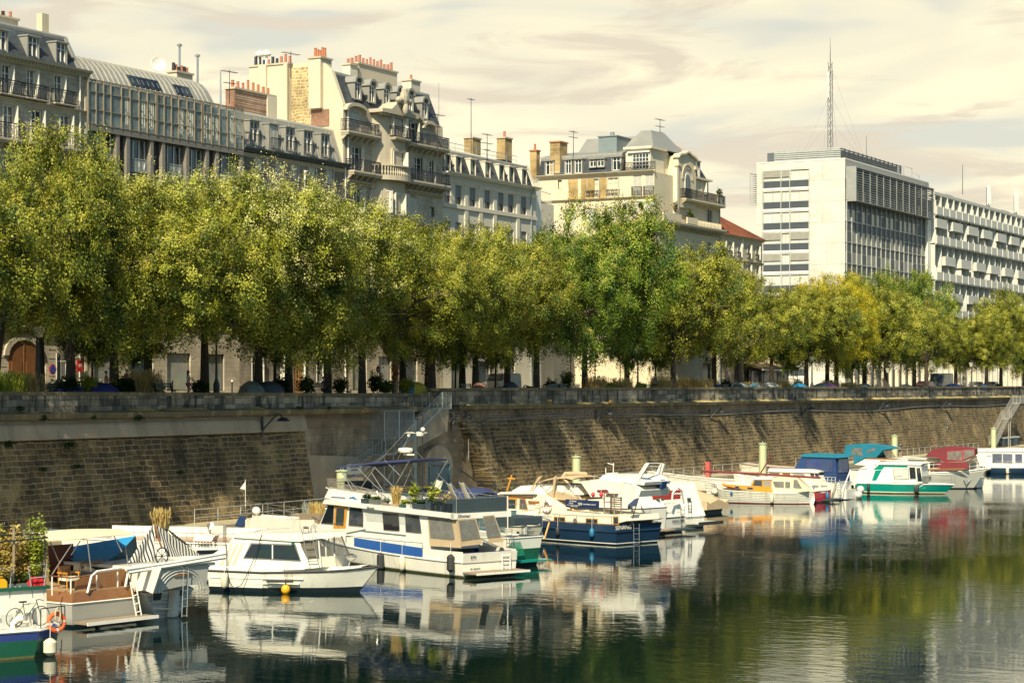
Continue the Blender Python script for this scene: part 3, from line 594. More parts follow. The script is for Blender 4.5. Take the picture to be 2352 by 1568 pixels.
B.part('flue', STEEL, lambda q: [(q.tube([(x, 5, 33), (x, 5, h)], .1, 6), q.lathe([(.2, 0), (.22, .12), (.05, .2)], (x, 5, h), 8)) for x, h in ((128.3, 36.2), (130.6, 35.7))])

# -- 3: zinc mansard building
B = Bld('lower stone building with grey zinc mansard storey and closed white shutters', (129.5, YB, 8.85)); B.frame(0, YB)
cx = [131.95, 134.7, 136.85, 139.4, 141.95]
hl = [(c, .95, 26.05, 1.75, 'shut') for c in cx]
for z in (22.3, 18.9, 15.5): hl += [(c, 1.0, z, 2.2, 'open') for c in cx]
hl += [(131.6, 1.2, 9.9, 2.0, 'open'), (134.6, 1.2, 9.9, 2.0, 'open'), (137.4, 1.3, 9.0, 2.7, None), (140.6, 1.2, 9.9, 2.0, 'curt')]
GST = brick('weathered_limestone', (.34, .3, .23), (.28, .24, .19), (.2, .17, .13), .9, .33, .014, big=(.4, .55, .6, (.42, .36, .27)), stain=(.8, .55, .5, (.15, .13, .1)), bump=.2)
B.wall(GST, 129.5, 144.3, 8.85, 28.0, hl)
B.part('wooden_door', mat('oak_door', (.4, .2, .07), .6, (.3, .14, .05), 4), lambda q: (q.box(136.75, 138.05, .1, .16, 9, 11.7), q.box(136.9, 137.3, .05, .1, 9.4, 11.3), q.box(137.5, 137.9, .05, .1, 9.4, 11.3)))
B.corn(129.5, 144.6, 28.2, .4, .45, mat('gutter_grey', (.12, .14, .15), .5), True); B.corn(129.5, 144.4, 27.75, .25, .15, dent=False, name='string_course')
for c in cx: B.part('window_head', PSTONE, lambda q: (q.box(c - .6, c + .6, -.14, 0, 27.9, 28.0), q.box(c - .5, c + .5, -.07, 0, 27.82, 27.9), q.box(c - .62, c - .5, -.05, 0, 26.1, 27.85), q.box(c + .5, c + .62, -.05, 0, 26.1, 27.85)))
B.slab(129.5, 144.4, 25.2, .8, .25); B.rail(129.9, 144.4, 25.22, .78, .95)
B.corn(129.5, 144.4, 14.2, .4, .35, dent=False, name='string_course')
B.part('mansard_roof', ZINC, lambda q: q.prism([(.1, 28.2), (1.05, 31.0), (1.2, 31.0), (1.2, 28.2)], 129.5, 144.2, 'x'))
B.part('roof', mat('pale_zinc', (.5, .47, .38), .5, (.42, .4, .33), .6, metal=.1), lambda q: q.prism([(.95, 31.0), (1.0, 31.15), (7, 32.4), (12, 31.4), (12, 28), (1.2, 28)], 129.5, 144.3, 'x'))
B.part('roof_seam', ZINC, lambda q: [q.prism([(.03, 28.25), (.98, 31.05), (1.05, 31.05), (.1, 28.2)], x, x + .08, 'x') for x in (130.0, 130.3, 132.6, 132.9, 133.3, 135.3, 135.6, 137.3, 137.8, 138.1, 139.9, 140.2, 140.6, 142.7, 143.2, 143.8)])
sl = (.1, 28.2, 1.05, 31.0)
for i, c in enumerate([131.55, 134.15, 136.45, 139.0, 141.5]):
    B.dormer(c, 1.05, 28.35, 30.4, .16, sl, 1.1, 'curt' if i != 1 else 'shut'); B.rail(c - .6, c + .6, 28.35, .1, .95, fancy=False)
B.part('downpipe', WHITE, lambda q: (q.tube([(144.1, -.12, 9), (144.1, -.12, 28)], .07, 6), q.tube([(138.1, -.12, 9), (138.1, -.12, 27)], .08, 6), q.lathe([(.1, -.2), (.2, 0), (.2, .1)], (138.1, -.12, 27), 8)))
c = B.chimney(133.6, 139.2, 3.6, 4.5, 31.0, 33.45, REDBR, 8, seed=8, ph=(.5, .85))
B.part('chimney_end', CREAMW, lambda q: q.box(138.0, 139.35, 3.5, 4.6, 31, 33.45))

# -- 4: ornate corner block with arched dormers, bow window and party wall
B = Bld('ornate belle epoque building with arched dormers, rounded bow window and iron balconies', (144.3, YB, 8.85)); B.frame(0, YB)
hl = [(145.65, 1.9, 31.05, 1.75, 'shut'), (145.9, 1.5, 27.75, 2.1, 'open'), (156.0, 1.5, 27.75, 2.2, 'open'), (158.2, .9, 27.75, 2.1, 'open'), (155.0, 1.6, 31.05, 1.9, 'open'), (157.3, .9, 31.05, 1.5, 'shut'),
      (146.2, 1.3, 24.4, 1.9, 'open'), (155.4, 1.6, 24.3, 2.0, 'shut'), (158.5, .9, 24.8, .9, 'dark')]
for z in (20.9, 17.6, 14.4): hl += [(146.2, 1.3, z, 2.2, 'open'), (155.8, 1.3, z, 2.2, 'open'), (158.3, .9, z, 2.2, 'open')]
hl += [(146.5, 2.2, 9.2, 2.9, 'dark'), (150.5, 2.0, 9.0, 3.1, 'dark'), (154.8, 2.2, 9.2, 2.9, 'dark'), (158, 1.2, 9.2, 2.9, 'dark')]
B.wall(STONE, 144.3, 160.0, 8.85, 33.2, hl)
# bow
def bow(q, z0, z1, out=1.0, a=148.4, b_=153.6, dy=0):
    n = 10; pts = [(a + (b_ - a) * i / n, dy - out * (math.sin(math.pi * i / n)) ** .6) for i in range(n + 1)]
    q.taper(pts + [(b_, .2), (a, .2)], z0, pts + [(b_, .2), (a, .2)], z1)
B.part('bow_window', PSTONE, lambda q: bow(q, 14, 33.0))
for z, h, kd in ((27.8, 2.1, 'open'), (31.2, 1.7, 'curt')):
    q = B.part('window_surround', PSTONE, lambda q: (q.box(150.0, 152.2, -1.12, -.9, z + h, z + h + .2), q.box(149.95, 150.1, -1.1, -.9, z, z + h), q.box(152.1, 152.25, -1.1, -.9, z, z + h)))
    add_win(B.t, B.xf @ Matrix.Translation((0, -1.12, 0)), 151.1, z, 1.9, h, kd, 0, B.o)
for u, r_ in ((149.4, -.55), (152.7, .5)): add_win(B.t, B.xf @ Matrix.Translation((u, -.82, 0)) @ Matrix.Rotation(r_, 4, 'Z'), 0, 24.5, .9, 1.9, 'open', r_, B.o)
add_win(B.t, B.xf @ Matrix.Translation((0, -1.12, 0)), 151.1, 24.4, 1.2, 1.9, 'open', 0, B.o)
B.slab(143.6, 148.6, 30.95, .75, .3); B.rail(143.6, 148.5, 30.97, .72, .95)
B.slab(150.0, 152.4, 31.05, 1.4, .2, corb=False); B.rail(149.9, 152.5, 31.07, 1.4, .9)
B.slab(153.4, 160.1, 31.0, .85, .3); B.rail(153.4, 160.1, 31.02, .83, .95)
B.slab(144.3, 148.6, 27.7, .85, .35); B.rail(144.3, 148.5, 27.72, .83, .95); B.slab(153.4, 160.1, 27.7, .9, .35); B.rail(153.5, 160.1, 27.72, .87, .95)
B.part('balustrade', PSTONE, lambda q: (bow(q, 27.3, 27.7, 1.75, 148, 154), bow(q, 28.5, 28.62, 1.7, 148, 154), [q.lathe([(.05, 0), (.1, .25), (.05, .45), (.08, .8)], (148.2 + 5.6 * i / 22, -1.55 * math.sin(math.pi * (.2 + 5.6 * i / 22) / 6) ** .6, 27.7), 6) for i in range(23)]))
for a, b_ in ((144.3, 148.5), (153.5, 160.1)):
    B.corn(a, b_, 26.9, .35, .35)
def archhood(q, c, w, z):
    n = 10; q.prism([(c - (w / 2 + .25) * math.cos(math.pi * i / n), z + .75 * math.sin(math.pi * i / n)) for i in range(n + 1)] + [(c - w / 2 * math.cos(math.pi * i / n), z + .45 * math.sin(math.pi * i / n)) for i in range(n, -1, -1)], -.4, .3)
B.part('arched_hood', PSTONE, lambda q: (archhood(q, 145.65, 2.9, 32.75), archhood(q, 155.0, 2.6, 33.0), archhood(q, 157.6, 1.9, 32.6)))
B.part('arched_gable', STONE, lambda q: [q.prism([(c - w / 2 * math.cos(math.pi * i / 10), z + .5 * math.sin(math.pi * i / 10)) for i in range(11)], -.02, .3) for c, w, z in ((145.65, 2.8, 32.75), (155.0, 2.5, 33.0), (157.6, 1.8, 32.6))])
B.part('pediment', PSTONE, lambda q: (q.prism([(148.0, 33.0), (148.0, 33.3), (149.5, 33.4), (150.4, 34.0), (151.2, 34.25), (152.0, 34.0), (152.8, 33.4), (153.9, 33.3), (153.9, 33.0)], -1.35, .2), [q.box(148.2 + .3 * i, 148.35 + .3 * i, -1.2, -.9, 32.8, 33.0) for i in range(18)]))
B.part('carved_crest', PSTONE, lambda q: (q.ball((151.3, -1.5, 34.5), .55, .35, .8), q.ball((150.6, -1.45, 34.3), .5, .3, .3), q.ball((152, -1.45, 34.3), .5, .3, .3), q.ball((151.3, -1.6, 33.6), .35, .25, .6), q.ball((151.3, -1.5, 35.2), .3, .28, .3)))
B.part('cartouche', PSTONE, lambda q: (q.ball((148.4, -.1, 25.6), .62, .18, .9), q.ball((148.4, -.1, 24.4), .45, .2, .3), q.ball((148.4, -.1, 26.7), .5, .2, .3)))
B.part('mansard_roof', SLATE, lambda q: (q.prism([(.05, 33.1), (1.3, 36.1), (1.4, 36.1), (1.4, 33.1)], 144.4, 160.0, 'x')))
B.part('roof', ZINC, lambda q: q.prism([(1.2, 36.0), (1.25, 36.15), (6, 36.9), (10, 36.4), (10, 33), (1.4, 33)], 144.4, 160.0, 'x'))
sl = (.05, 33.1, 1.3, 36.1)
for u in (146.5, 148.75, 151.1, 153.2, 155.0, 157.5)[:]:
    u_ = u; z0 = 34.0 if u != 157.5 else 33.6; B.dormer(u_, .85, z0, z0 + 1.35, .15, sl, 1.2, 'curt', arch=True)
B.part('party_wall', YELLW, lambda q: q.prism([(.0, 31.0), (.0, 33.2), (1.2, 36.2), (2.2, 37.0), (9.5, 37.0), (9.5, 28)] + [(0, 28)], 143.95, 144.38, 'x'))
B.part('rubble_wall', RUBBLE, lambda q: (q.prism([(3.2, 30), (3.6, 36.6), (5.2, 36.6), (5.2, 30)], 143.88, 143.95, 'x'), q.prism([(9.4, 30), (9.4, 35.2), (10.6, 33.2), (10.6, 30)], 143.7, 144.3, 'x')))
B.part('brick_patch', REDBR, lambda q: q.box(143.86, 143.95, 1.4, 3.2, 31.5, 32.9))
c = B.chimney(143.3, 144.6, 5.2, 9.2, 31.0, 36.9, YELLW, 9, 'y', seed=11, black=(3, 4, 6, 7, 8), ph=(.4, .8))
B.part('pilaster', YELLW, lambda q: (q.box(143.05, 143.3, 7.3, 8.1, 31, 36.9), q.box(143.1, 143.3, 5.15, 5.5, 31, 36.9)))
c = B.chimney(143.5, 145.2, 2.0, 3.2, 33.0, 37.2, YELLW, 5, 'y', seed=12, ph=(.6, .95))
c = B.chimney(149.9, 151.1, 3.2, 4.0, 36, 37.6, CREAMW, 2, seed=14)
c = B.chimney(151.4, 157.8, 3.3, 4.2, 35.5, 37.9, YELLW, 11, seed=13, ph=(.45, .85))
c = B.chimney(157.9, 159.5, 3.6, 4.4, 35, 36.6, CREAMW, 1, seed=15); c = B.chimney(160.4, 162.0, 3.4, 4.4, 34.5, 37.6, CREAMW, 1, seed=16)
B.part('white_vent', WHITE, lambda q: [(q.tube([(144, y, 37), (144, y, 37.9)], .12, 6), q.lathe([(.35, 0), (.42, .12), (.3, .35), (.05, .5)], (144, y, 37.9), 10)) for y in (8.6, 7.9)])
B.part('side_end', STONE, lambda q: q.box(160, 160.3, -.02, 11, 8.85, 33))
B.part('downpipe', WHITE, lambda q: q.tube([(144.55, -.1, 27.8), (144.55, -.1, 33)], .07, 6))

# -- 5: white building with slate mansard
B = Bld('plain white building with a dark slate mansard and a row of narrow dormers', (160, YB, 8.85)); B.frame(0, YB)
WR = mat('white_render', (.6, .55, .44), .85, (.53, .48, .38), .6, .5, dirt=(1.5, .6, .35, (.38, .33, .25)))
cx = [161.25, 163.2, 165.85, 168.65, 171.3, 173.25, 175.9]
hl = [(c, 1.15, 26.3, 1.75, 'sash') for c in cx]
for z in (22.9, 19.6, 16.3, 13.0): hl += [(c, 1.15, z, 1.75, 'sash') for c in cx]
hl += [(163, 2.2, 9.3, 2.6, 'dark'), (168, 2.2, 9.3, 2.6, 'dark'), (173, 2.2, 9.3, 2.6, 'dark')]
B.wall(WR, 160.3, 178.4, 8.85, 28.9, hl)
B.part('pilaster', WR, lambda q: [q.box(c - .3, c + .3, -.12, 0, 14, 28.4) for c in [(cx[i] + cx[i + 1]) / 2 for i in (1, 2, 3, 5)]])
B.corn(160.3, 178.6, 29.1, .3, .6, WHITE, False); B.corn(160.3, 178.5, 28.3, .2, .15, WHITE, False, 'string_course')
for z in (25.9, 22.5, 19.2): B.part('string_course', WR, lambda q: q.box(160.3, 178.4, -.15, 0, z, z + .35))
B.mansard(160.3, 178.0, 29.05, 31.2, .9, SLATE, top=.4, y0=.1); sl = (.1, 29.05, .9, 31.2)
for c in [161.5, 163.5, 166.2, 169.0, 171.7, 173.7, 176.3]: B.dormer(c, .85, 29.3, 30.75, .16, sl, 1.0, 'dark', m=WR)
B.part('gable_end', WR, lambda q: q.prism([(-.1, 28.9), (.9, 31.4), (1.6, 31.5), (1.6, 28.9)], 177.95, 178.4, 'x'))
B.part('terrace_rail', GALV, lambda q: (q.tube([(162, 2, 32.3), (178, 2, 32.3)], .03, 4), q.tube([(162, 2, 31.9), (178, 2, 31.9)], .02, 4), [q.tube([(162 + 2 * i, 2, 31.2), (162 + 2 * i, 2, 32.3)], .025, 4) for i in range(9)]))
B.part('roof_hut', WR, lambda q: (q.box(161, 165.5, 2.5, 6, 31.2, 32.6), q.tube([(167, 4, 31.9), (176, 4, 31.7)], .35, 8)))
B.part('downpipe', GALV, lambda q: q.tube([(177.2, -.1, 9), (177.2, -.1, 28.3), (177.6, -.3, 28.9)], .08, 6))
c = B.chimney(181.5, 183.2, 9, 10, 30, 34.9, YELBR, 0, seed=1); 
c = B.chimney(187.5, 189, 8.5, 9.5, 30, 35.5, YELBR, 1, seed=2)
# terrace wing at the side street
B = Bld('white terrace wing with pale railing beside the slate mansard building', (179, YB, 8.85)); B.frame(0, YB)
B.part('wall', WHITE, lambda q: q.box(178.7, 180.6, .6, 10, 8.85, 29.2)); B.part('wall', WR, lambda q: q.box(180.6, 187, 2.5, 12, 8.85, 28.2))
B.part('tiled_roof', SLATE, lambda q: q.prism([(178.6, 32.2), (180.5, 32.2), (188, 28.4), (188, 28.0), (178.6, 28.0)], 4, 9))
B.part('terrace_rail', mat('pale_rail', (.6, .57, .48), .5), lambda q: (q.rail((178.9, .8, 29.2), (180.6, .8, 29.2), 1.0, .16, .02), q.rail((180.6, .8, 29.2), (180.6, 9, 28.9), 1.0, .16, .02), q.rail((180.6, 2.6, 28.6), (186.6, 2.6, 28.2), 1.1, .16, .02)))
# -- 6: cream art deco corner building
B = Bld('cream art deco corner building with glazed penthouse, arched bay and planted stone terrace', (197.6, 91, 8.85))
CR = mat('cream_facade', (.66, .57, .39), .85, (.57, .48, .33), .6, .5, dirt=(1.3, .6, .35, (.36, .28, .18)))
SH = mat('bright_render', (.7, .63, .47), .85, (.62, .54, .4), .8, .5)
MBR = brick('yellow_brick_panel', (.56, .38, .14), (.46, .3, .11), (.52, .42, .26), .26, .09, .012, axis='yz')
B.frame(197.6, 91, -math.pi / 2); U = lambda Y: 91 - Y     # left (side street) face: u = 91-Y
hl = [(U(93), .0 + 1.0, 29.8, 2.2, 'shut'), (U(91.6), 1.0, 29.8, 2.2, 'shut')]
hl += [(U(95.85), 1.35, 30.0, 1.9, 'curt'), (U(98.2), 1.5, 30.0, 1.9, 'curt'), (U(100.8), .9, 31.0, .95, 'dark'), (U(102.3), .5, 31.0, .95, 'dark')]
hl += [(U(94.2), .6, 28.0, 1.1, 'shut'), (U(92.9), .7, 28.0, 1.2, 'shut'), (U(91.6), 1.0, 28.0, 1.2, 'shut'), (U(96), 1.2, 27, 1.7, 'shut'), (U(98.4), 1.2, 27, 1.7, 'shut'), (U(101), 1.2, 27, 1.7, 'shut')]
for z in (23.8, 20.6, 17.4, 14.2): hl += [(U(y), 1.2, z, 1.9, 'curt') for y in (92.2, 94.3, 96.3, 98.6, 101)]
hl += [(u, 2.2, 9.2, 4.2, 'dark') for u in (-12, -9, -6, -3)]  # shop windows, made tall and dark to put shade on the ground floor
B.wall(CR, -14, -.012, 8.85, 32.3, hl, dep=13, rec=.15)
for a, b_ in ((-8.7, -7.75 + .65), (-6.75 + .2, -5.6), (-10.2, -9.1)): B.part('brick_panel', MBR, lambda q: q.box(a, b_, -.03, 0, 29.75, 31.95))
B.corn(-14, 0, 32.5, .3, .45, SH); B.corn(-14, .2, 29.75, .2, .25, CR, False, 'string_course')
B.slab(-4.2, .3, 27.1, 1.1, .3, m=CR); B.part('stone_terrace', CR, lambda q: (q.box(-4.2, .3, -1.15, -1.0, 27.1, 28.0), q.box(-4.2, .3, -1.2, -.95, 28.0, 28.08)))
for y, w_ in ((93, 1.1), (91.6, 1.1)): B.rail(U(y) - w_ / 2, U(y) + w_ / 2, 29.8, .35, .95)
for y, w_ in ((95.85, 1.5), (98.2, 1.6)): B.rail(U(y) - w_ / 2, U(y) + w_ / 2, 30.0, .15, .6)
B.mansard(-14, -4.1, 32.4, 34.5, .8, SLATE, dep=9, top=.9, y0=.1); sl = (.1, 32.4, .8, 34.5)
B.part('zinc_roof', ZINC, lambda q: [q.prism([(.7, 34.52), (.66, 34.6), (3.6, 35.2), (3.6, 35.1)], u - .03, u + .03, 'x') for u in [-14 + .62 * i for i in range(16)]])
for y, w_, z0, z1, kd in ((101.3, .7, 32.6, 34.1, 'open'), (100.1, .8, 32.6, 34.1, 'open'), (98.3, .75, 33.2, 34.0, 'plain'), (97.4, .75, 33.2, 34.0, 'plain'), (95.5, .95, 32.7, 34.1, 'open'), (103.6, .9, 32.6, 34.1, 'open')):
    B.dormer(U(y), w_, z0, z1, .05, sl, .9, kd)
# penthouse
B.part('penthouse', SH, lambda q: (q.box(-3.6, -.7, .5, 4, 32.4, 34.85), q.box(-3.75, -.4, .15, 4.2, 34.85, 35.1)))
B.part('awning_box', WHITE, lambda q: q.box(-3.3, -.7, .2, .5, 34.45, 34.6))
gw = B.part('studio_window', GLASS, lambda q: q.box(U(93.7), U(91.85), .44, .5, 32.7, 34.3))
q = B.mb(); a, b_ = U(93.7), U(91.85)
for i in range(6): q.box(a + (b_ - a) * i / 5 - .03, a + (b_ - a) * i / 5 + .03, .38, .5, 32.7, 34.3)
for i in range(5): q.box(a, b_, .39, .49, 32.7 + .4 * i - .025, 32.7 + .4 * i + .025)
q.build('glazing_bar', WHITE, B.t)
B.rail(-4.2, .1, 32.5, -.05, .9); B.slab(-4.2, .15, 32.5, .15, .2, CR, corb=False)
B.part('pavilion_roof', ZINC, lambda q: q.taper([(-4.3, 1.2), (-.4, .6), (-.4, 9), (-4.3, 9)], 35.0, [(-3.2, 3.5), (-2, 3.5), (-2, 7), (-3.2, 7)], 37.2))
B.part('roof_box', mat('blue_grey_zinc', (.22, .26, .26), .5, metal=.2), lambda q: (q.box(-7.6, -5.4, 2.0, 6, 34.7, 36.6), q.box(-7.7, -5.3, 1.9, 6.1, 36.6, 36.7), q.tube([(-6.4, 3, 36.7), (-6.4, 3, 37.2)], .25, 8)))
c = B.chimney(-12.6, -11.4, .2, 2.0, 32.5, 36.1, YELBR, 0, seed=2, cap=POT)
c = B.chimney(-15.5, -14.7, 1.0, 1.8, 32, 35.4, YELBR, 1, seed=2, cap=POT)
# street side
B.frame(197.6, 91, 0)
hl = [(1.7, 1.0, 29.8, 2.2, 'shut'), (1.6, .9, 28.0, 1.2, 'shut'), (7.35, 1.5, 30.4, 1.9, 'curt'), (12.9, .9, 30.9, 1.2, 'open'), (7.3, 1.2, 28.2, 1.3, 'open'), (10.9, 1.5, 27.9, 1.6, 'shut'), (14.6, 1.4, 27.7, 1.9, 'open')]
for z in (23.8, 20.6, 17.4, 14.2): hl += [(u, 1.2, z, 1.9, 'curt' if u != 7.5 else 'shut') for u in (1.8, 4.4, 7.5, 10.9, 14.4)]
hl += [(u, 2.4, 9.2, 2.95, 'dark') for u in (2, 6, 10, 14)]  # dark shop windows here too deepen the ground-floor shade
B.wall(CR, 0, 17.2, 8.85, 32.3 - 1.0, [h for h in hl if h[2] < 30.3 and h[2] + h[3] < 31.3 and h[3] < 3], dep=12, rec=.2, closed=False)
B.part('end_wall', CR, lambda q: q.box(13.1, 17.2, .4, 12, 8.85, 31.3))
for h in hl:
    pass
B.part('attic_wall', SH, lambda q: q.box(3.6, 5.6, .9, 8, 31, 34.9))
B.part('arched_bay', CR, lambda q: (q.prism([(5.4, 29), (5.4, 34.4), (5.8, 34.6), (6.8, 34.7), (7.8, 35.0), (8.8, 34.7), (9.6, 34.6), (10.2, 34.3), (10.2, 29)], -.35, 6), q.prism([(5.2, 34.3), (5.8, 34.6), (6.8, 34.75), (7.8, 35.05), (8.8, 34.75), (9.6, 34.6), (10.4, 34.3), (10.4, 34.5), (9.8, 34.8), (8.8, 34.95), (7.8, 35.25), (6.8, 34.95), (5.6, 34.8), (5.2, 34.5)], -.6, .2), q.box(5.1, 5.9, -.5, 0, 33.4, 33.7), q.box(9.7, 10.5, -.5, 0, 33.4, 33.7)))
for r_, y in ((1.35, -.45), (1.05, -.42), (.75, -.39)):
    B.part('arch_moulding', PSTONE, lambda q: q.prism([(7.8 - (r_ + .14) * math.cos(math.pi * i / 12), 32.1 + (r_ + .14) * 1.15 * math.sin(math.pi * i / 12)) for i in range(13)] + [(7.8 - r_ * math.cos(math.pi * i / 12), 32.1 + r_ * 1.15 * math.sin(math.pi * i / 12)) for i in range(12, -1, -1)], y, -.3))
f = B.part('arched_window', WHITE, lambda q: q.prism([(7.1, 30.9), (7.1, 32.1)] + [(7.8 - .7 * math.cos(math.pi * i / 10), 32.1 + .8 * math.sin(math.pi * i / 10)) for i in range(11)] + [(8.5, 30.9)], -.42, -.3))
B.part('arched_pane', GLASS, lambda q: [q.prism([(7.8 + s_ * .08, 31), (7.8 + s_ * .08, 32.7), (7.8 + s_ * .35, 32.55), (7.8 + s_ * .58, 32.1), (7.8 + s_ * .58, 31)], -.45, -.42) for s_ in (-1, 1)])
B.part('upper_storey', CR, lambda q: (q.box(10.2, 14.7, .1, 10, 31.3, 32.5), q.box(10.2, 15, -.3, 10, 32.5, 32.7), q.box(12.1, 12.2, -.0, .1, 31.3, 32.5)))
add_win(B.t, B.xf, 12.9, 31.0, .9, 1.3, 'open', 0, B.o)
B.part('attic_roof', SLATE, lambda q: q.taper([(10.2, .2), (14.6, .2), (14.6, 8), (10.2, 8)], 32.7, [(10.2, 1.2), (13.4, 1.2), (13.4, 8), (10.2, 8)], 34.9))
B.dormer(11.9, .8, 32.8, 34.5, .1, (.2, 32.7, 1.2, 34.9), 1.2, 'open')
B.slab(6.4, 17.2, 30.0, .9, .3, m=CR); B.rail(6.4, 17.2, 30.0, .88, 1.0); B.rail(5.9, 7.5, 30.9 - .9, 1.0, 1.0)
B.slab(0, 17.2, 27.2, 1.0, .35, m=PSTONE); B.part('stone_terrace', CR, lambda q: (q.box(-.05, 4.6, -1.1, -.95, 27.2, 28.0), q.box(6.2, 9.0, -1.1, -.95, 27.2, 27.9), [q.box(9.4 + .4 * i, 9.55 + .4 * i, -.8, -.7, 27.2, 27.8) for i in range(18)]))
B.part('quoin', SH, lambda q: (q.box(4.9, 5.4, -.45, 0, 27.5, 33.2), q.box(16.9, 17.4, -.2, 10, 8.85, 31.4)))
B.corn(0, 17.4, 26.9, .4, .5, PSTONE)
c = B.chimney(14.0, 17.5, 7, 7.8, 33, 38.0 - .3, YELBR, 0, seed=2, cap=POT); B.part('roof', ZINC, lambda q: q.prism([(3.5, 35.0), (6, 37.0), (11, 36.6), (15, 35.2), (15, 33), (3.5, 33)], 4, 11))
c = B.chimney(17.6, 19.4, 5, 6, 32.5, 36.4, CREAMW, 3, seed=21)
B.part('downpipe', GALV, lambda q: q.tube([(17.0, -.3, 9), (17.0, -.3, 30.8)], .08, 6))
# terrace plants (leaf clusters)
def leafcloud(c, r, n, seed, s=.09, up=.0):
    rr = random.Random(seed); q = MB()
    for i in range(n):
        while 1:
            p = Vector((rr.uniform(-1, 1), rr.uniform(-1, 1), rr.uniform(-1, 1)))
            if p.length < 1: break
        p *= .72 + .3 * math.sin(3.1 * math.atan2(p.y, p.x) + seed) * math.sin(4 * p.z + seed) + .2 * math.sin(7 * p.x + 5 * p.z); p = Vector((c[0] + p.x * r[0], c[1] + p.y * r[1], c[2] + p.z * r[2])); u = Vector((rr.uniform(-1, 1), rr.uniform(-1, 1), rr.uniform(-.6, .6))).normalized() * s * rr.uniform(.7, 1.4)
        v = u.cross(Vector((rr.uniform(-1, 1), rr.uniform(-1, 1), 1))).normalized() * s * rr.uniform(.5, .9)
        q.add([p - u, p + v, p + u, p - v], [(0, 1, 2, 3)])
    return q
LF = leafm('leaf_green', (.035, .075, .015), (.13, .17, .03)); LY = leafm('leaf_yellow', (.2, .2, .03), (.42, .36, .06)); LC = leafm('blossom_cream', (.5, .45, .2), (.75, .68, .4), .25)
LD = leafm('leaf_dark', (.015, .04, .012), (.05, .09, .02)); LS = leafm('straw_dry', (.4, .28, .09), (.6, .45, .18))
def plant(name, label, cat, loc, r, n, m, s=.1, seed=1, group=None, stem=None):
    t = empty(name, loc, 0, label, cat, group); q = leafcloud((0, 0, r[2] * 1.0), r, n, seed, s); q.build('foliage', m, t)
    k = MB(); rr = random.Random(seed)
    for i in range(5): k.tube([(rr.uniform(-.1, .1), rr.uniform(-.1, .1), 0), (rr.uniform(-.6, .6) * r[0], rr.uniform(-.6, .6) * r[1], r[2] * 1.4)], .012, 4)
    k.build('stem', mat('twig', (.16, .11, .06), .9), t); return t
for i, (x, y, z, r, lab) in enumerate([(197.0, 92.3, 28, (.5, .3, .7), 'small leafy shrub on the stone terrace of the art deco building, nearest its corner'), (197.0, 94.2, 28, (.25, .3, .55), 'slim plant on the stone terrace beside the closed shutters, left end'), (201.5, 90.3, 27.9, (.7, .3, .9), 'tall grey-green shrub standing on the stone terrace at the building corner'),
                                      (205.3, 90.2, 27.7, (1.2, .4, .6), 'wide trailing plant over the stone balcony below the arched window'), (213.5, 90.3, 30.7, (.9, .35, .65), 'leafy plant growing over the iron balcony end of the art deco building'), (204.8, 90.4, 30.3, (.4, .2, .2), 'small potted plant on the iron balcony under the arched window')]):
    plant('balcony_plant', lab, 'plant', (x, y, z), r, 260, LF if i != 2 else leafm('grey_leaf', (.09, .1, .05), (.2, .19, .1)), .09, 30 + i)

# -- 7: small house with the red tiled roof
B = Bld('small cream building with a red tiled roof between the corner building and the office tower', (215, 91, 8.85), name='tiled_house'); k7 = 91 / 95.; B.frame(0, 91); Z7 = lambda z: 9.5 + (z - 9.5) * k7
cx = [c * k7 for c in (225.8, 228.0, 230.7, 233.8, 236.6)]
hl = [(c, .8, Z7(25.2), 1.6, 'open' if i % 2 else 'curt') for i, c in enumerate(cx)]
for z in (22.2, 19.2, 16.2): hl += [(c, .8, z, 1.6, 'curt') for c in cx]
B.wall(mat('buff_render', (.47, .4, .28), .9, (.4, .34, .24), .5, dirt=(1.2, .58, .4, (.28, .23, .16))), 215, 228.2, 8.85, Z7(27.4), hl, dep=10)
B.corn(215, 228.6, Z7(27.7), .3, .35, dent=False); B.corn(215, 228.4, Z7(24.8), .25, .2, dent=False, name='string_course')
for c in cx: B.rail(c - .5, c + .5, Z7(25.2), .12, .6)
TILE = brick('roof_tiles', (.42, .13, .05), (.3, .09, .04), (.14, .05, .03), .22, .12, .02, rough=.8, bump=.8, contrast=(.3, .7))
B.part('tiled_roof', TILE, lambda q: q.taper([(215, -.4), (228.7, -.4), (228.7, 10.4), (215, 10.4)], Z7(27.7), [(215, 5), (222, 5), (222, 5.1), (215, 5.1)], 30.6))
B.part('roof_window', GLASS, lambda q: q.prism([(1.2, 27.95), (2.4, 28.62), (2.35, 28.72), (1.15, 28.05)], 217.2, 218.4, 'x'))
B.chimney(215.2, 216.4, 1.5, 2.3, 27.5, 30.1, YELLW, 1, seed=4); B.chimney(216.8, 218, 4.6, 5.4, 29, 30.9, CREAMW, 2, seed=5)
B.part('downpipe', WHITE, lambda q: q.tube([(221.9, -.12, 9), (221.9, -.12, Z7(27.5))], .07, 6))

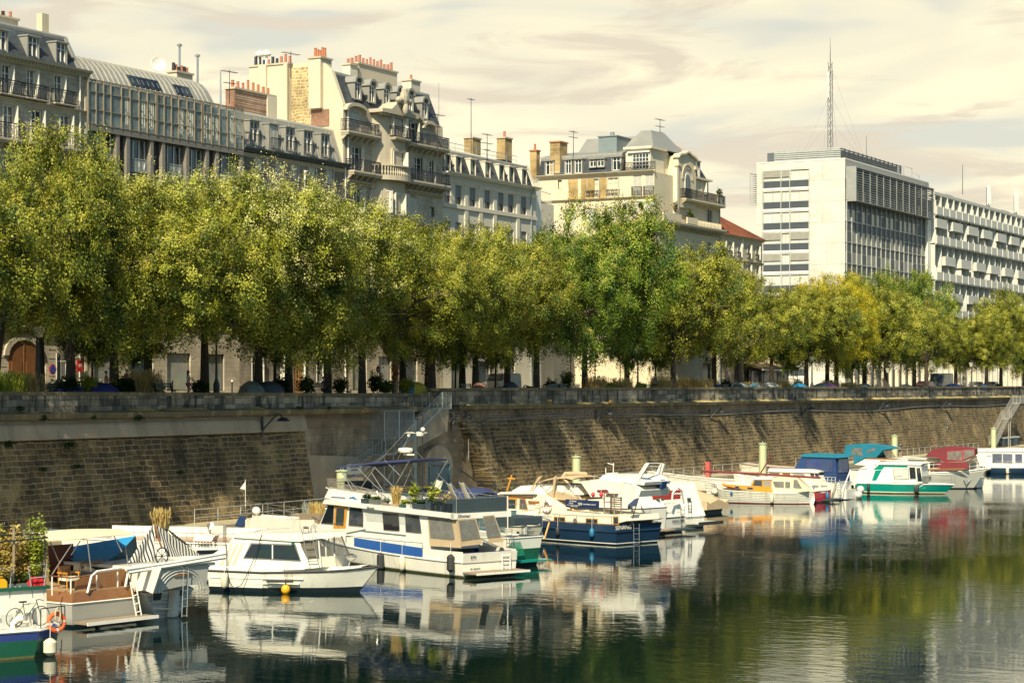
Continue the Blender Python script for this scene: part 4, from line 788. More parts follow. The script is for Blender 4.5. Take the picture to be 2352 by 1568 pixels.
# -- 8: office tower
B = Bld('white panelled office tower with louvred dark street side and a lattice mast on its roof', (268.8, 95, 8.85), name='office_tower')
PAN = brick('white_wall_panels', (.47, .445, .385), (.43, .41, .35), (.26, .24, .2), 6.6, 2.92, .035, axis='yz', rough=.5, bump=.1, contrast=(-.5, .5))
DP = mat('anthracite_panel', (.06, .07, .08), .5); AL = mat('aluminium_frame', (.55, .55, .5), .4, metal=.4)
B.frame(268.8, 95, -math.pi / 2)
zs = [37.2 + .1 - 2.92 * i for i in range(10)]
hl = []
for i, z in enumerate(zs):
    if z < 10: continue
    for (a, b_) in ((-12, -9.45), (-9.25, -8.15), (-7.95, -5.3)): hl.append(((a + b_) / 2, b_ - a, z + .95, 1.45, 'office'))
B.wall(PAN, -13, 0, 8.85, 40.8, hl, dep=38, rec=.12)
for i, z in enumerate(zs):
    if z < 10: continue
    B.part('spandrel', DP, lambda q: (q.box(-12, -9.4, -.02, .05, z, z + .93), q.box(-9.3, -8.1, -.02, .05, z, z + .93), q.box(-8.0, -5.3, -.02, .05, z, z + .93)))
    if i in (0, 3, 4): B.part('blind', mat('grey_blind', (.4, .38, .32), .7), lambda q: [q.box(a, b_, -.03, .04, z + 1.5 + .11 * k, z + 1.58 + .11 * k) for k in range(8) for a, b_ in (((-12, -9.45), (-9.25, -8.15)) if i == 0 else ((-12, -9.45), (-7.95, -5.3)))])
    B.part('sill_band', WHITE, lambda q: q.box(-12.1, -5.2, -.06, 0, z - .35, z - .02))
B.part('mullion', AL, lambda q: [q.box(x - .05, x + .05, -.12, -.01, 12, 39.8) for x in (-12.1, -9.35, -8.05, -5.2)])
B.part('louvre_screen', AL, lambda q: ([q.obox((-13.6, 1.5, z), (.45, 0, -.06), (0, 1.4, 0), (.01, 0, .03)) for z in [35.2 + .3 * k for k in range(15)]], q.box(-14.1, -13.1, 0, .1, 35.0, 35.1), q.box(-14.1, -13.1, 0, .1, 39.5, 39.6), q.box(-14.1, -14.0, 0, .1, 35.1, 39.5)))
B.part('roof_plant_screen', AL, lambda q: [q.box(-10.5, -.75, .3, .4, 41.0 + .27 * k, 41.17 + .27 * k) for k in range(6)])
B.part('roof_parapet', WHITE, lambda q: (q.box(-13.05, .05, -.05, 38, 40.8, 40.95)))
B.frame(268.8, 95, 0)
DG = glassm('office_glass', (.02, .035, .04), .1, (.13, .16, .15))
B.part('dark_facade', DG, lambda q: q.box(.1, 36, -.02, .0, 12, 39.7))
B.part('facade_panel', DP, lambda q: [q.box(.1, 36, -.06, -.02, z - .35 - 2.92 * 0, z + .85) for z in zs if z > 10])
B.part('facade_fin', AL, lambda q: [q.box(x - .05, x + .05, -.2, -.02, 12, 35.2) for x in [.3 + 2.1 * i for i in range(18)]])
rr = random.Random(9)
B.part('louvre_blind', mat('dark_blind', (.11, .12, .12), .6), lambda q: [q.box(x, x + 1.8, -.14, -.06, z + .95, z + 2.4) for z in zs for x in [.4 + 2.1 * i for i in range(17)] if 12 < z < 34 and rr.random() < .35])
B.part('sill_strip', AL, lambda q: [q.box(.1, 36, -.16, -.06, z + .86, z + .96) for z in zs if 12 < z < 35])
B.part('sun_screen', mat('screen_slats', (.24, .25, .24), .5, metal=.3), lambda q: [q.box(.6, 36.2, -1.35, -1.15, 35.4 + .33 * k, 35.52 + .33 * k) for k in range(13)])
B.part('sun_screen_frame', mat('screen_frame', (.3, .3, .28), .5), lambda q: ([q.box(x - .08, x + .08, -1.4, -1.1, 35.1, 39.7) for x in [.7 + 2.95 * i for i in range(13)]], [q.box(.5, 36.3, -1.45, 0, z, z + .12) for z in (35.05, 39.6)], q.box(.3, .55, -1.5, 0, 35, 39.8)))
B.part('roof_fascia', mat('grey_fascia', (.34, .33, .3), .6), lambda q: q.box(0, 38.1, -.04, 0, 39.7, 40.75))
B.part('roof_plant_screen', mat('dark_louvre', (.1, .11, .12), .5), lambda q: ([q.box(.9, 28, 1.0, 1.1, 41.0 + .27 * k, 41.15 + .27 * k) for k in range(6)], [q.box(x, x + .1, 1.0, 1.2, 40.9, 42.6) for x in [1 + 1.9 * i for i in range(15)]], q.box(1.5, 27.5, 1.6, 12, 40.8, 42.4)))
B.part('ground_glazing', DG, lambda q: q.box(.2, 100, -.03, -.01, 9.3, 12.6)); B.part('white_pier', WHITE, lambda q: q.box(36, 37.9, -.5, 12, 8.85, 36.2)); B.part('column', SH, lambda q: [q.box(x, x + .5, -1.2, -.7, 8.85, 13.5) for x in [1 + 3.1 * i for i in range(30)]])
B.part('roof_frame', STEEL, lambda q: (q.tube([(29, 1, 40.8), (29, 1, 42.6), (33, 1, 42.6), (33, 1, 40.8)], .06, 4), q.tube([(33, 1, 42), (36.5, 1, 41.8), (36.5, 1, 40.4)], .06, 4)))
# mast on the roof: stands on the tower, a thing of its own
def mast(label, x, y, z0, z1, wd, ztip, seg=1.1, guy=True):
    t = empty('lattice_mast', (x, y, z0), 0, label, 'radio mast'); q = MB(); H = z1 - z0; cs = [(wd * math.cos(a), wd * math.sin(a)) for a in (.3, 2.4, 4.5)]
    for c_ in cs: q.tube([(c_[0], c_[1], 0), (c_[0] * .7, c_[1] * .7, H)], .05, 4)
    n = int(H / seg)
    for i in range(n):
        for k in range(3):
            a, b_ = cs[k], cs[(k + 1) % 3]; za, zb = H * i / n, H * (i + 1) / n; q.tube([(a[0] * .9, a[1] * .9, za), (b_[0] * .9, b_[1] * .9, zb)], .03, 3)
    q.build('lattice', mat('mast_paint', (.2, .2, .19), .6), t)
    MB().tube([(0, 0, H), (0, 0, ztip - z0)], [.06, .015], 5).build('antenna_tip', BLACK, t)
    q = MB()
    for s_ in (-1, 1): q.box(s_ * .7 - .1, s_ * .7 + .1, -.1, .1, H - 5, H - 1.4)
    q.box(-1, 1, -.03, .03, H - 1.2, H - 1.1); q.box(-.9, .9, -.03, .03, H - 9.6, H - 9.5); q.build('panel_antenna', WHITE, t)
    if guy:
        q = MB()
        for hh in (.97, .65, .35):
            for a, r_ in ((.4, 8.5), (2.5, 7), (3.6, 9), (5.6, 8.5)): q.tube([(0, 0, H * hh), (r_ * math.cos(a) * (.5 + hh * .5), r_ * math.sin(a) * .5, 0)], .012, 3)
        q.build('guy_wire', STEEL, t)
    return t
mx_ = atd(1907, 335, 288); mast('tall lattice radio mast with guy wires on the office tower roof', mx_.x, mx_.y, 42.4, 42.4 + (335 - 128) * 288 / FPX, .42, 42.4 + (335 - 70) * 288 / FPX)
def rod(name, label, px, py0, py1, Z, r=.04, arms=(), cat='antenna', group=None, m=BLACK):
    a = atd(px, py0, Z); h = (py0 - py1) * Z / FPX; t = empty(name, a, 0, label, cat, group)
    MB().tube([(0, 0, -.8), (0, 0, h)], [r, r * .6], 5).build('mast', m, t); q = MB()
    for z, l, k in arms:
        q.tube([(-l, l * .3, h * z), (l, -l * .3, h * z)], .022, 4)
        for i in range(k): x = -l + 2 * l * i / max(1, k - 1); q.tube([(x - .1, -.25, h * z), (x + .1, .25, h * z)], .012, 3)
    if arms: q.build('antenna_arm', m, t)
    return t
rod('rooftop_antenna', 'thin whip antenna on the office tower roof right of the lattice mast', 1990, 355, 312, 300)
rod('rooftop_antenna', 'thin antenna on the long balcony building roof', 2211, 435, 378, 330, .06)
rod('tv_antenna', 'television aerial at the right end of the ornate building roof', 1005, 335, 262, 182, .05, ((.97, .9, 7), (.6, .7, 5)))
rod('whip_antenna', 'tall thin whip aerial behind the ornate building', 1008, 262, 190, 184, .02)
rod('tv_antenna', 'tall thin aerial mast rising behind the white slate-roofed building', 1082, 350, 225, 200, .05, ((.97, .5, 5),))
rod('tv_antenna', 'television aerial on the white slate-roofed building, right of the tall thin mast', 1119, 357, 307, 195, .045, ((.95, .75, 7), (.55, .8, 6), (.25, .4, 3)))
rod('tv_antenna', 'television aerial beside the brick chimney of the art deco building', 1317, 345, 300, 215, .045, ((.93, .7, 7), (.65, .7, 5)))
rod('tv_antenna', 'television aerial on top of the pavilion roof of the art deco building', 1516, 318, 273, 225, .05, ((.95, .9, 8), (.6, .8, 6), (.3, .5, 4)))
rod('tv_antenna', 'television aerial on the tall party wall chimney of the ornate building', 668, 155, 118, 158, .04, ((.85, .9, 8),))
rod('tv_antenna', 'television aerial above the yellow chimney of the modern infill building', 527, 212, 160, 142, .035, ((.9, .7, 7), (.4, .5, 4)))
rod('vent_flue', 'slim flue with rain cap left of the yellow chimney', 506, 212, 163, 142, .09, m=STEEL)

# -- 9: long balcony slab block
B = Bld('long white apartment block with rows of projecting balconies at the right edge', (306.9, 95, 8.85)); B.frame(0, 95)
WB = mat('block_render', (.6, .6, .54), .8, (.35, .35, .32), .4, dirt=(1.2, .6, .3, (.28, .28, .25))); BP = mat('balcony_panel', (.5, .49, .43), .6, (.56, .54, .47), 1)
X0, X1 = 306.6, 470; fl = [38.5 - 2.85 * i for i in range(10)]
hl = []
for i, z in enumerate(fl[:9]):
    zz = z - 2.4
    for k in range(24): hl.append((X0 + 2.2 + 3.4 * k + (i % 2) * .6, 1.1, zz, 2.0, None))
B.wall(WB, X0, X1, 8.85, 38.9, hl, dep=12, rec=.3)
n_ = 0; RS = MB().box(-.54, .54, 0, .06, .02, 1.98).mesh('roller_shutter', mat('block_shutter', (.42, .45, .42), .6, (.3, .33, .32), .4))
for c, w_, z, h, _ in hl:
    n_ += 1
    if c > 372 or z < 13: continue
    if (n_ * 7) % 5 < 4: place(RS, 'roller_shutter', B.t, B.xf @ Vector((c, .1, z)) - B.o)
    else: add_win(B.t, B.xf, c, z, w_, h, 'curt', 0, B.o)
B.part('roof_slab', BP, lambda q: (q.box(X0 - .2, X1, -.9, 12, 38.9, 39.5), q.box(X0, X1, -1.0, -.9, 39.0, 39.4)))
for z in (37.25, 32.85 - .1, 27.2, 21.6):
    B.part('balcony_band', BP, lambda q: (q.box(X0, X1, -1.35, -1.28, z - 1.2, z - .05), q.box(X0, X1, -1.3, 0, z - 1.4, z - 1.22), [q.box(x, x + .12, -1.45, -1.35, z - 1.3, z + .1) for x in [X0 + 3.4 * i for i in range(48)]], [q.box(x - .04, x + .16, -1.25, -.02, z - 1.2, z + .9) for x in [X0 + 6.8 * i for i in range(24)]]))
for row, z in enumerate((35.35, 29.75, 24.2, 18.7)):
    for i in range(11):
        x = X0 + .1 + 8.6 * i + (row % 2) * 4.6 if i or row % 2 else X0 + .1
        if x > 375: continue
        B.part('balcony', BP, lambda q: (q.box(x, x + 5.4, -1.35, -1.27, z - 1.2, z), q.box(x, x + .08, -1.27, 0, z - 1.2, z), q.box(x + 5.32, x + 5.4, -1.27, 0, z - 1.2, z), q.box(x - .05, x + 5.45, -1.4, 0, z - 1.4, z - 1.21)))
        B.part('glass_divider', GREYW, lambda q: q.box(x + 5.42, x + 5.5, -1.0, 0, z - 1.2, z + .7))
B.part('partition', WB, lambda q: [q.box(x, x + .12, -1.1, 0, 9, 38.9) for x in [X0 + 3.4 * i for i in range(24)]])
B.part('roof_units', mat('roof_unit_grey', (.3, .3, .28), .6), lambda q: [q.box(x, x + w_, 1, 3, 39.5, 39.5 + h) for x, w_, h in ((311, 2, .6), (319, 4, .7), (326, 3, .5), (330, 2, .6), (338, 3, .5), (347, 3, .6), (352, 5, .7))])
for px, lab in ((2272, 'cluster of white panel antennas on the balcony block roof, left one'), (2335, 'cluster of white panel antennas on the balcony block roof at the right edge')):
    a = onY(px, 440, 97); t = empty('panel_antennas', (a[0], 97, 39.5), 0, lab, 'antenna'); q = MB()
    for i, dx in enumerate((-.9, -.3, .4, 1.0)): q.box(dx - .14, dx + .14, -.1, .1, 1.2 + .3 * (i % 2), 4.4 + .5 * (px > 2300) + .2 * (i % 3))
    q.build('antenna_panel', WHITE, t); q = MB(); [q.tube([(dx, .2, 0), (dx, .2, 4.2)], .06, 5) for dx in (-.9, -.3, .4, 1.0)]; q.build('mast', BLACK, t)
# ---------------------------------------------------------------- trees
BARK = mat('bark', (.075, .055, .04), .95, (.04, .03, .022), 3, .5, .6, 8, stretch=(3, 3, .5)); BARK2 = mat('pale_bark', (.3, .22, .13), .95, (.16, .12, .08), 3, .4)
LF1 = leafm('tree_green', (.012, .05, .012), (.38, .38, .04), .18, 5); LF2 = leafm('tree_dark_green', (.010, .05, .012), (.22, .30, .026), .18, 5); LF3 = leafm('tree_yellow', (.16, .20, .015), (.66, .55, .035), .3, 5)
BL1 = leafm('tree_bloom_yellow', (.4, .36, .05), (.75, .62, .14), .3, 5); BL2 = leafm('tree_bloom_cream', (.55, .52, .16), (.8, .75, .34), .3, 5); BL3 = leafm('tree_bloom_gold', (.6, .42, .03), (.8, .6, .06), .3, 5)
def crown_variant(seed, n=84000):
    rr = random.Random(seed); blobs = []
    for i in range(52):
        while 1:
            p = Vector((rr.uniform(-1, 1), rr.uniform(-1, 1), rr.uniform(-1, 1)))
            if .35 < p.length < 1: break
        p = p.normalized() * (p.length ** .45) * .80 * rr.uniform(.8, 1.2)
        z = .5 + p.z * .5; wd = 1 - .25 * max(0, z - .6) / .4
        blobs.append((Vector((p.x * wd, p.y * wd, .05 + z * .80)), rr.uniform(.13, .29), rr.random()))
    q = MB(); b_ = MB()
    def leaf(m, p, s, d):
        nn = (d + Vector((rr.gauss(0, .42), rr.gauss(0, .42), rr.gauss(.15, .42)))).normalized(); u = nn.cross(Vector((rr.gauss(0, 1), rr.gauss(0, 1), rr.gauss(0, 1)))).normalized(); v = nn.cross(u) * s * .6; u = u * s; o = len(m.v)
        for a in (p - u, p + v, p + u, p - v): m.v.append((a[0], a[1], p[2] + (a[2] - p[2]) * .6))
        m.f.append((o, o + 1, o + 2, o + 3)); m.m.append(0)
    for c, r, k in blobs:
        ns = int(16 * (r / .2) ** 2)
        for j in range(ns):
            d = Vector((rr.gauss(0, 1), rr.gauss(0, 1), rr.gauss(.3, 1))).normalized() * rr.uniform(.55, 1.1); sc_ = c + Vector((d.x * r, d.y * r, d.z * r * .72)); sr = rr.uniform(.035, .07); out = sc_ - Vector((0, 0, .45)); spray = Vector((out.x, out.y, out.z * .6 - .15)).normalized()
            for i in range(int(n / 52 / 16)):
                p = sc_ + Vector((rr.gauss(0, .6), rr.gauss(0, .6), rr.gauss(0, .4))) * sr + spray * rr.uniform(-.3, 1.3) * sr; leaf(q, p, rr.uniform(.007, .0145), d)
            if k > .15 and d.z > -.05 and rr.random() < .8:
                for i in range(rr.randint(22, 46)):
                    p = sc_ + Vector((0, 0, .02)) + spray * .02 + Vector((rr.gauss(0, .5), rr.gauss(0, .5), rr.gauss(0, .35))) * sr * .85; leaf(b_, p, rr.uniform(.006, .0105), d)
    return q.mesh('crown', LF1), b_.mesh('blossom', BL1), blobs
VARS = [crown_variant(s) for s in (1, 2, 3, 4, 5)]
def put_mat(o, m): o.material_slots[0].link = 'OBJECT'; o.material_slots[0].material = m
def tree(px, Y, top, Rr, kind, label, base=11.7, lean=0, tr=.26, seed=0, name='street_tree', cat='tree', sy=1.0):
    Rr *= 1.17 + .15 * ((px * 7) % 5) / 5; X, zt = onY(px, top, Y); rr = random.Random(seed * 7 + int(px)); var = VARS[(seed + int(px)) % 5]
    t = empty(name, (X, Y, 8.85), 0, label, cat, 'trees along the quay promenade'); H = (zt - base) * 1.05; ox = Vector((0, (-3.4 if px < 600 else -2.4 if px < 1500 else -.8 if px < 1900 else 1) if Y < 83.5 and Rr > 3 else 0, base - 8.85)); sy = 1.1 if Rr > 3 else 1
    a = rr.uniform(0, 6.28); ca, sa = math.cos(a), math.sin(a)
    cr = place(var[0], 'crown', t, ox, a); bl = place(var[1], 'blossom', t, ox, a); cr.scale = bl.scale = (Rr, Rr * sy, H)
    put_mat(cr, {'g': LF1, 'c': LF1, 'd': LF2, 'y': LF3}[kind]); put_mat(bl, {'g': BL1, 'c': BL2, 'd': BL1, 'y': BL3}[kind])
    if kind == 'c': cr2 = place(VARS[(seed + int(px) + 1) % 5][1], 'blossom', t, ox, a + 2); cr2.scale = (Rr, Rr * sy, H); put_mat(cr2, BL2)
    q = MB(); fork = ox.z + H * .12; q.tube([(-lean, 0, -.1), (-lean * .6, 0, fork * .5), (0, 0, fork)], [tr * 1.25, tr, tr * .8], 8)
    for c, r, k in rr.sample(var[2], 26):
        p = Vector((ca * c.x - sa * c.y, sa * c.x + ca * c.y, c.z)); p = Vector((p.x * Rr, p.y * Rr * sy + ox.y, ox.z + p.z * H)); m1 = Vector((p.x * .35, p.y * .35, fork + (p.z - fork) * rr.uniform(.35, .6)))
        m2 = m1.lerp(p, .6) + Vector((rr.uniform(-.4, .4), rr.uniform(-.4, .4), rr.uniform(-.2, .4)))
        q.tube([(0, 0, fork - .2), m1, m2, p], [tr * .55, tr * .32, .05, .018], 5, 0)
        for j in range(4):
            e = p + Vector((rr.gauss(0, 1), rr.gauss(0, 1), rr.gauss(.2, .6))) * r * Rr * .8; q.tube([m2.lerp(p, .5), m2.lerp(e, .55) + Vector((0, 0, rr.uniform(-.2, .3))), e], [.03, .02, .012], 3, 1)
    q.build('trunk', [BARK, BARK2], t); return t
TR = [(8, 81.5, 268, 4.4, 'g', 'leaning dark trunk tree at the left edge of the promenade, crown reaching the balconies', 12.4, .9), (92, 84.5, 372, 4.8, 'g', 'tree in front of the brown carriage door behind the street lamp', 12.2, 0),
 (162, 81.2, 398, 4.6, 'g', 'tree with a pale split trunk left of the doorway numbered 7'), (262, 81.8, 380, 5.2, 'g', 'dark straight trunk tree to the right of the doorway numbered 7', 12), (340, 84.6, 362, 5.6, 'c', 'cream flowering tree below the glass gallery, left one'),
 (470, 82, 368, 5.6, 'c', 'cream flowering tree below the glass gallery, right one', 12), (594, 81.5, 405, 5.2, 'c', 'cream flowering tree with a curved trunk in front of the zinc mansard building'), (663, 83, 428, 5.4, 'g', 'thick upright tree in front of the wooden door of the mansard building'),
 (752, 85.5, 452, 5.0, 'g', 'thin dark tree between the wooden door and the ornate building'), (832, 82, 502, 5.0, 'g', 'dark twin trunk tree below the ornate building, left of the ivy stump'), (925, 85.5, 486, 4.6, 'g', 'tree behind the yellow and blue tent below the bow window'),
 (988, 81.6, 508, 5.0, 'g', 'thickest dark trunk tree beside the parapet opening at the stairs', 11.6, 0, .42), (1062, 85.5, 492, 4.6, 'g', 'tree behind the top landing of the metal stairs'), (1092, 83, 535, 4.8, 'g', 'tree with tangled bare twigs left of the white van'),
 (1165, 86, 548, 4.4, 'g', 'tree standing behind the white van'), (1232, 81.6, 520, 4.4, 'd', 'slim pale trunk tree right of the white van'), (1343, 82, 438, 5.8, 'd', 'tallest dark green tree in front of the art deco building'),
 (1440, 86, 515, 5.0, 'd', 'loose green tree behind the man in dark clothes'), (1546, 81.6, 545, 5.8, 'g', 'leaning black trunk tree rising from the dry grass'), (1640, 86, 588, 5.2, 'g', 'tree between the dry grass and the cafe awning'),
 (1693, 82, 612, 5.4, 'g', 'tree with an ivy covered trunk beside the people in red'), (1772, 86, 648, 5.0, 'g', 'tree in front of the cafe awning'), (1852, 81.8, 648, 4.8, 'g', 'tree with twin pale trunks beside the street lamp and the mirror'),
 (1900, 85, 612, 5.4, 'y', 'golden yellow tree in front of the office tower, back one'), (1921, 81.8, 628, 4.8, 'y', 'golden yellow tree with black trunk right of the no entry sign'), (1985, 86, 600, 5.4, 'd', 'bright green tree right of the golden trees'),
 (2034, 82, 640, 5.6, 'g', 'tree with a pale trunk beside the round sign'), (2100, 85.5, 608, 5.6, 'd', 'tall green tree against the white pier of the office tower'), (2128, 81.8, 690, 4.8, 'g', 'small crowned tree left of the grey van'),
 (2195, 86, 738, 4.4, 'g', 'low tree behind the grey van'), (2266, 81.8, 722, 4.8, 'g', 'tree right of the grey van below the balconies'), (2299, 86, 690, 5.0, 'g', 'thin trunk tree above the far staircase'), (2352, 82, 652, 6.0, 'g', 'large tree cut by the right edge of the picture')]
TR += [(-300, 81.5, 300, 5.6, 'g', 'tree just outside the left edge of the picture, nearer one'), (-540, 81.5, 260, 5.6, 'g', 'tree just outside the left edge of the picture, farther one')]
for i, tr_ in enumerate(TR):
    px, Y, top, Rr, kind, lab = tr_[:6]; tree(px, Y, top, Rr, kind, lab, (tr_[6] - .3) if len(tr_) > 6 else 11.7, tr_[7] if len(tr_) > 7 else 0, tr_[8] if len(tr_) > 8 else .27, i)
for i, (px, lab) in enumerate([(212, 'thin sapling with dappled trunk in front of the doorway numbered 7'), (306, 'small dark sapling in front of the ground floor windows'), (630, 'thin young tree left of the thick upright tree'), (1046, 'thin young tree behind the stair landing'), (1138, 'slender sapling in front of the white van bonnet'), (1438, 'thin sapling left of the man in dark clothes'), (1506, 'round-topped sapling behind the man in dark clothes'), (1810, 'thin sapling among the tents'), (1958, 'thin sapling right of the golden trees')]):
    tree(px, 84, 720 if px > 400 else 740, 1.7, 'd', lab, 10.8, 0, .08, 40 + i, 'young_tree')
# ivy covered stump
x, _ = onY(907, 880, 81); t = empty('ivy_stump', (x, 81, 8.85), 0, 'tall tree stump covered in red and orange ivy', 'stump')
MB().tube([(0, 0, 0), (.1, 0, 1.6), (0, 0, 3.2), (.25, 0, 3.6)], [.26, .22, .2, .15], 8).build('trunk', BARK2, t)
leafcloud((0, 0, 1.7), (.36, .36, 1.7), 1500, 4, .06).build('ivy', leafm('red_ivy', (.3, .09, .02), (.55, .25, .05)), t)

# ---------------------------------------------------------------- shrubs and grasses behind the parapet
SH_ = [(8, 1.6, 'f', 'spiky bright leaved plant at the left edge behind the parapet'), (55, 1.5, 's', 'dry brown shrub in front of the carriage door'), (125, 1.1, 'w', 'pale grey leaved bush beside the first blue tent'), (155, 1.4, 'd', 'dark bush behind the first blue tent'), (198, 1.5, 'y', 'rounded bright yellow-green bush by the doorway numbered 7'),
 (272, 1.5, 'y', 'small yellow-green bush beside the elderly man'), (285, 1.3, 'd', 'dark green shrub in front of the elderly man'), (330, 1.8, 's', 'tall dry brown grass clump by the ground floor windows'), (352, 1.1, 'd', 'dark bush left of the woman in white'), (455, 1.2, 'd', 'dark shrub right of the woman in white'),
 (575, 1.1, 'd', 'dark bush behind the two grey tents'), (640, 1.5, 'd', 'dark bush between the two thick trunks'), (700, 1.5, 'g', 'leafy bush in front of the wooden door'), (780, 1.4, 'd', 'dark shrub right of the seated person'), (860, 1.9, 'd', 'tall dark bush left of the ivy stump'), (885, 1.3, 'g', 'green bush at the foot of the ivy stump'), (930, 1.4, 'y', 'yellow-green bush between the ivy stump and the yellow tent'),
 (1150, .6, 'd', 'dark low shrub in front of the white van'), (1212, .8, 'd', 'dark shrub behind the white van'), (1300, 2.3, 'g', 'green bush with dry branches beside the dark trunk'), (1262, 1.4, 'd', 'dark shrub left of the grey tent with rope'), (1395, 1.2, 'y', 'yellow-green grass clump left of the man in dark clothes'), (1365, 1.7, 's', 'tall straw coloured grass right of the tallest tree'),
 (1425, 1.5, 's', 'straw coloured grass behind the man in dark clothes'), (1470, 1.2, 'y', 'bright green grass tuft beside the bench'), (1515, 1.8, 's', 'straw coloured grass at the foot of the leaning black trunk'), (1575, 1.7, 's', 'thick straw coloured grass right of the leaning trunk'), (1610, 1.5, 's', 'straw coloured grass before the white tent'), (1665, 1.6, 'd', 'green shrub behind the people in red'),
 (1725, 1.2, 's', 'dry grass tuft between the ivied trunk and the tents'), (1795, 1.4, 's', 'dry grass by the purple tent'), (1830, 1.6, 'd', 'dark green shrub behind the blue tent'), (1905, 1.5, 's', 'golden dry grass at the foot of the golden trees'), (1950, 1.2, 's', 'dry grass left of the green tent'), (2290, 1.2, 'd', 'dark low hedge plant above the far staircase')]
mm = {'f': leafm('bright_blade', (.15, .2, .02), (.4, .42, .05)), 's': LS, 'w': leafm('pale_leaf', (.2, .22, .18), (.45, .45, .38)), 'd': LD, 'y': leafm('lime_leaf', (.22, .28, .03), (.45, .45, .06)), 'g': LF}
def grass(c, r, h, n, seed):
    rr = random.Random(seed); q = MB()
    for i in range(n):
        a = rr.uniform(0, 6.28); d = r * rr.random() ** .5; p = Vector((c[0] + d * math.cos(a), c[1] + d * math.sin(a) * .5, c[2])); hh = h * rr.uniform(.5, 1.1)
        t = p + Vector((rr.gauss(0, .18) * hh, rr.gauss(0, .12) * hh, hh)); w_ = Vector((rr.uniform(-1, 1), rr.uniform(-1, 1), 0)).normalized() * .018; m = p.lerp(t, .6) + Vector((0, 0, .1 * hh))
        q.add([p - w_, p + w_, m + w_ * .9, m - w_ * .9, t], [(0, 1, 2, 3), (3, 2, 4)])
        if rr.random() < .5: q.add([t - w_ * 2, t + w_ * 2 - Vector((0, 0, .1)), t + Vector((0, 0, .16))], [(0, 1, 2)])
    return q
for i, (px, h, k, lab) in enumerate(SH_):
    x, _ = onY(px, 880, 80.6 + (i % 3) * .6); sc2 = 1.0 + max(0, (px - 1200)) / 2200
    t = empty('grass_clump' if k in 'sf' else 'shrub', (x, 80.5 + (i % 3) * .6, 8.85), 0, lab, 'grass' if k in 'sf' else 'shrub', 'planting along the promenade')
    if k in 'sf': grass((0, 0, 0), 1.2 * sc2 + .3, h * .85, 900, i).build('blade', mm[k], t)
    else: leafcloud((0, 0, h * .5), (.95 * sc2, .7, h * .52), 1100, i, .085).build('foliage', mm[k], t)
# small wild plants rooted in the wall
for i, (px, py, r, k, lab) in enumerate([(48, 938, .45, 'd', 'dark fern growing from the left parapet, uppermost'), (100, 958, .6, 'd', 'wide dark tuft on the ledge at the far left'), (213, 958, .35, 'd', 'dark tuft on the ledge, second cluster from the left'), (318, 958, .6, 'd', 'dark tuft on the ledge near the middle of the left wall'), (20, 1020, .6, 'd', 'dark ivy patch below the pale band at the left edge'),
        (160, 1022, .7, 'd', 'long dark ivy patch below the pale band'), (100, 1078, .35, 'd', 'small fern on the sloping face at the left'), (178, 1070, .35, 'd', 'small dark fern on the sloping face under the long ivy patch'), (688, 938, .5, 'g', 'yellow-green bush on the ledge above the concrete recess'), (755, 938, .4, 'd', 'dark tuft on the ledge right of the yellow-green bush'), (835, 940, .7, 's', 'orange dry grass on the ledge left of the stair gate'),
        (1262, 920, .4, 's', 'straw tuft on the ledge right of the stairs'), (1403, 922, .5, 's', 'straw tuft on the ledge below the tallest tree'), (2000, 915, .5, 's', 'straw tuft on the ledge below the golden trees'), (415, 1085, .3, 'd', 'small fern in the middle of the dark sloping face'), (2175, 975, 1.2, 'w', 'dry grey ivy trail hanging down the wall at the right')]):
    Yp = 78.0 if py < 965 else 77.6; x, z = onY(px, py, Yp); t = empty('wall_plant', (x, Yp, z), 0, lab, 'wall plant', 'wild plants rooted in the wall')
    leafcloud((0, 0, 0), (r * (1 if px != 2175 else .25), .22, r * (.45 if px != 2175 else 1)), int(420 * r), 60 + i, .06).build('foliage', mm[k], t)

# ---------------------------------------------------------------- tents
def tent(px, w_, h, col, lab, seed=0, Y=80.0, col2=None):
    x, _ = onY(px, 880, Y); h *= .88; t = empty('camping_tent', (x, Y, 8.86), random.Random(seed).uniform(-.5, .5), lab, 'tent', 'small dome tents pitched behind the parapet'); n = 12; k = 6; q = MB(); vs = [(0, 0, h)]
    q.v.append((0, 0, h))
    for j in range(1, k + 1):
        for i in range(n):
            a = 2 * math.pi * i / n; f = math.sin(j / k * math.pi / 2); pinch = 1 - .13 * (math.sin(2 * a) ** 2) * f; q.v.append((w_ * f * math.cos(a) * pinch, w_ * .6 * f * math.sin(a) * pinch, h * math.cos(j / k * math.pi / 2)))
    for i in range(n): q.f.append((0, 1 + i, 1 + (i + 1) % n)); q.m.append(1 if i % 6 < 2 else 0)
    for j in range(k - 1):
        for i in range(n): q.f.append((1 + j * n + i, 1 + (j + 1) * n + i, 1 + (j + 1) * n + (i + 1) % n, 1 + j * n + (i + 1) % n)); q.m.append(1 if i % 6 < 2 else 0)
    m1 = mat('tent_%s' % '_'.join(str(int(c * 100)) for c in col), col, .6, tuple(c * .7 for c in col), 2, .4, .3, 6); m2 = m1 if not col2 else mat('tent_%s' % '_'.join(str(int(c * 100)) for c in col2), col2, .6)
    q.build('canopy', [m1, m2], t, True)
    p = MB()
    for a0 in (.78, 2.36): p.tube([(w_ * math.cos(a0) * math.cos(b), w_ * .6 * math.sin(a0) * math.cos(b), h * math.sin(b) + .015) for b in [i * math.pi / 10 for i in range(11)]], .012, 4)
    p.build('tent_pole', BLACK, t); return t
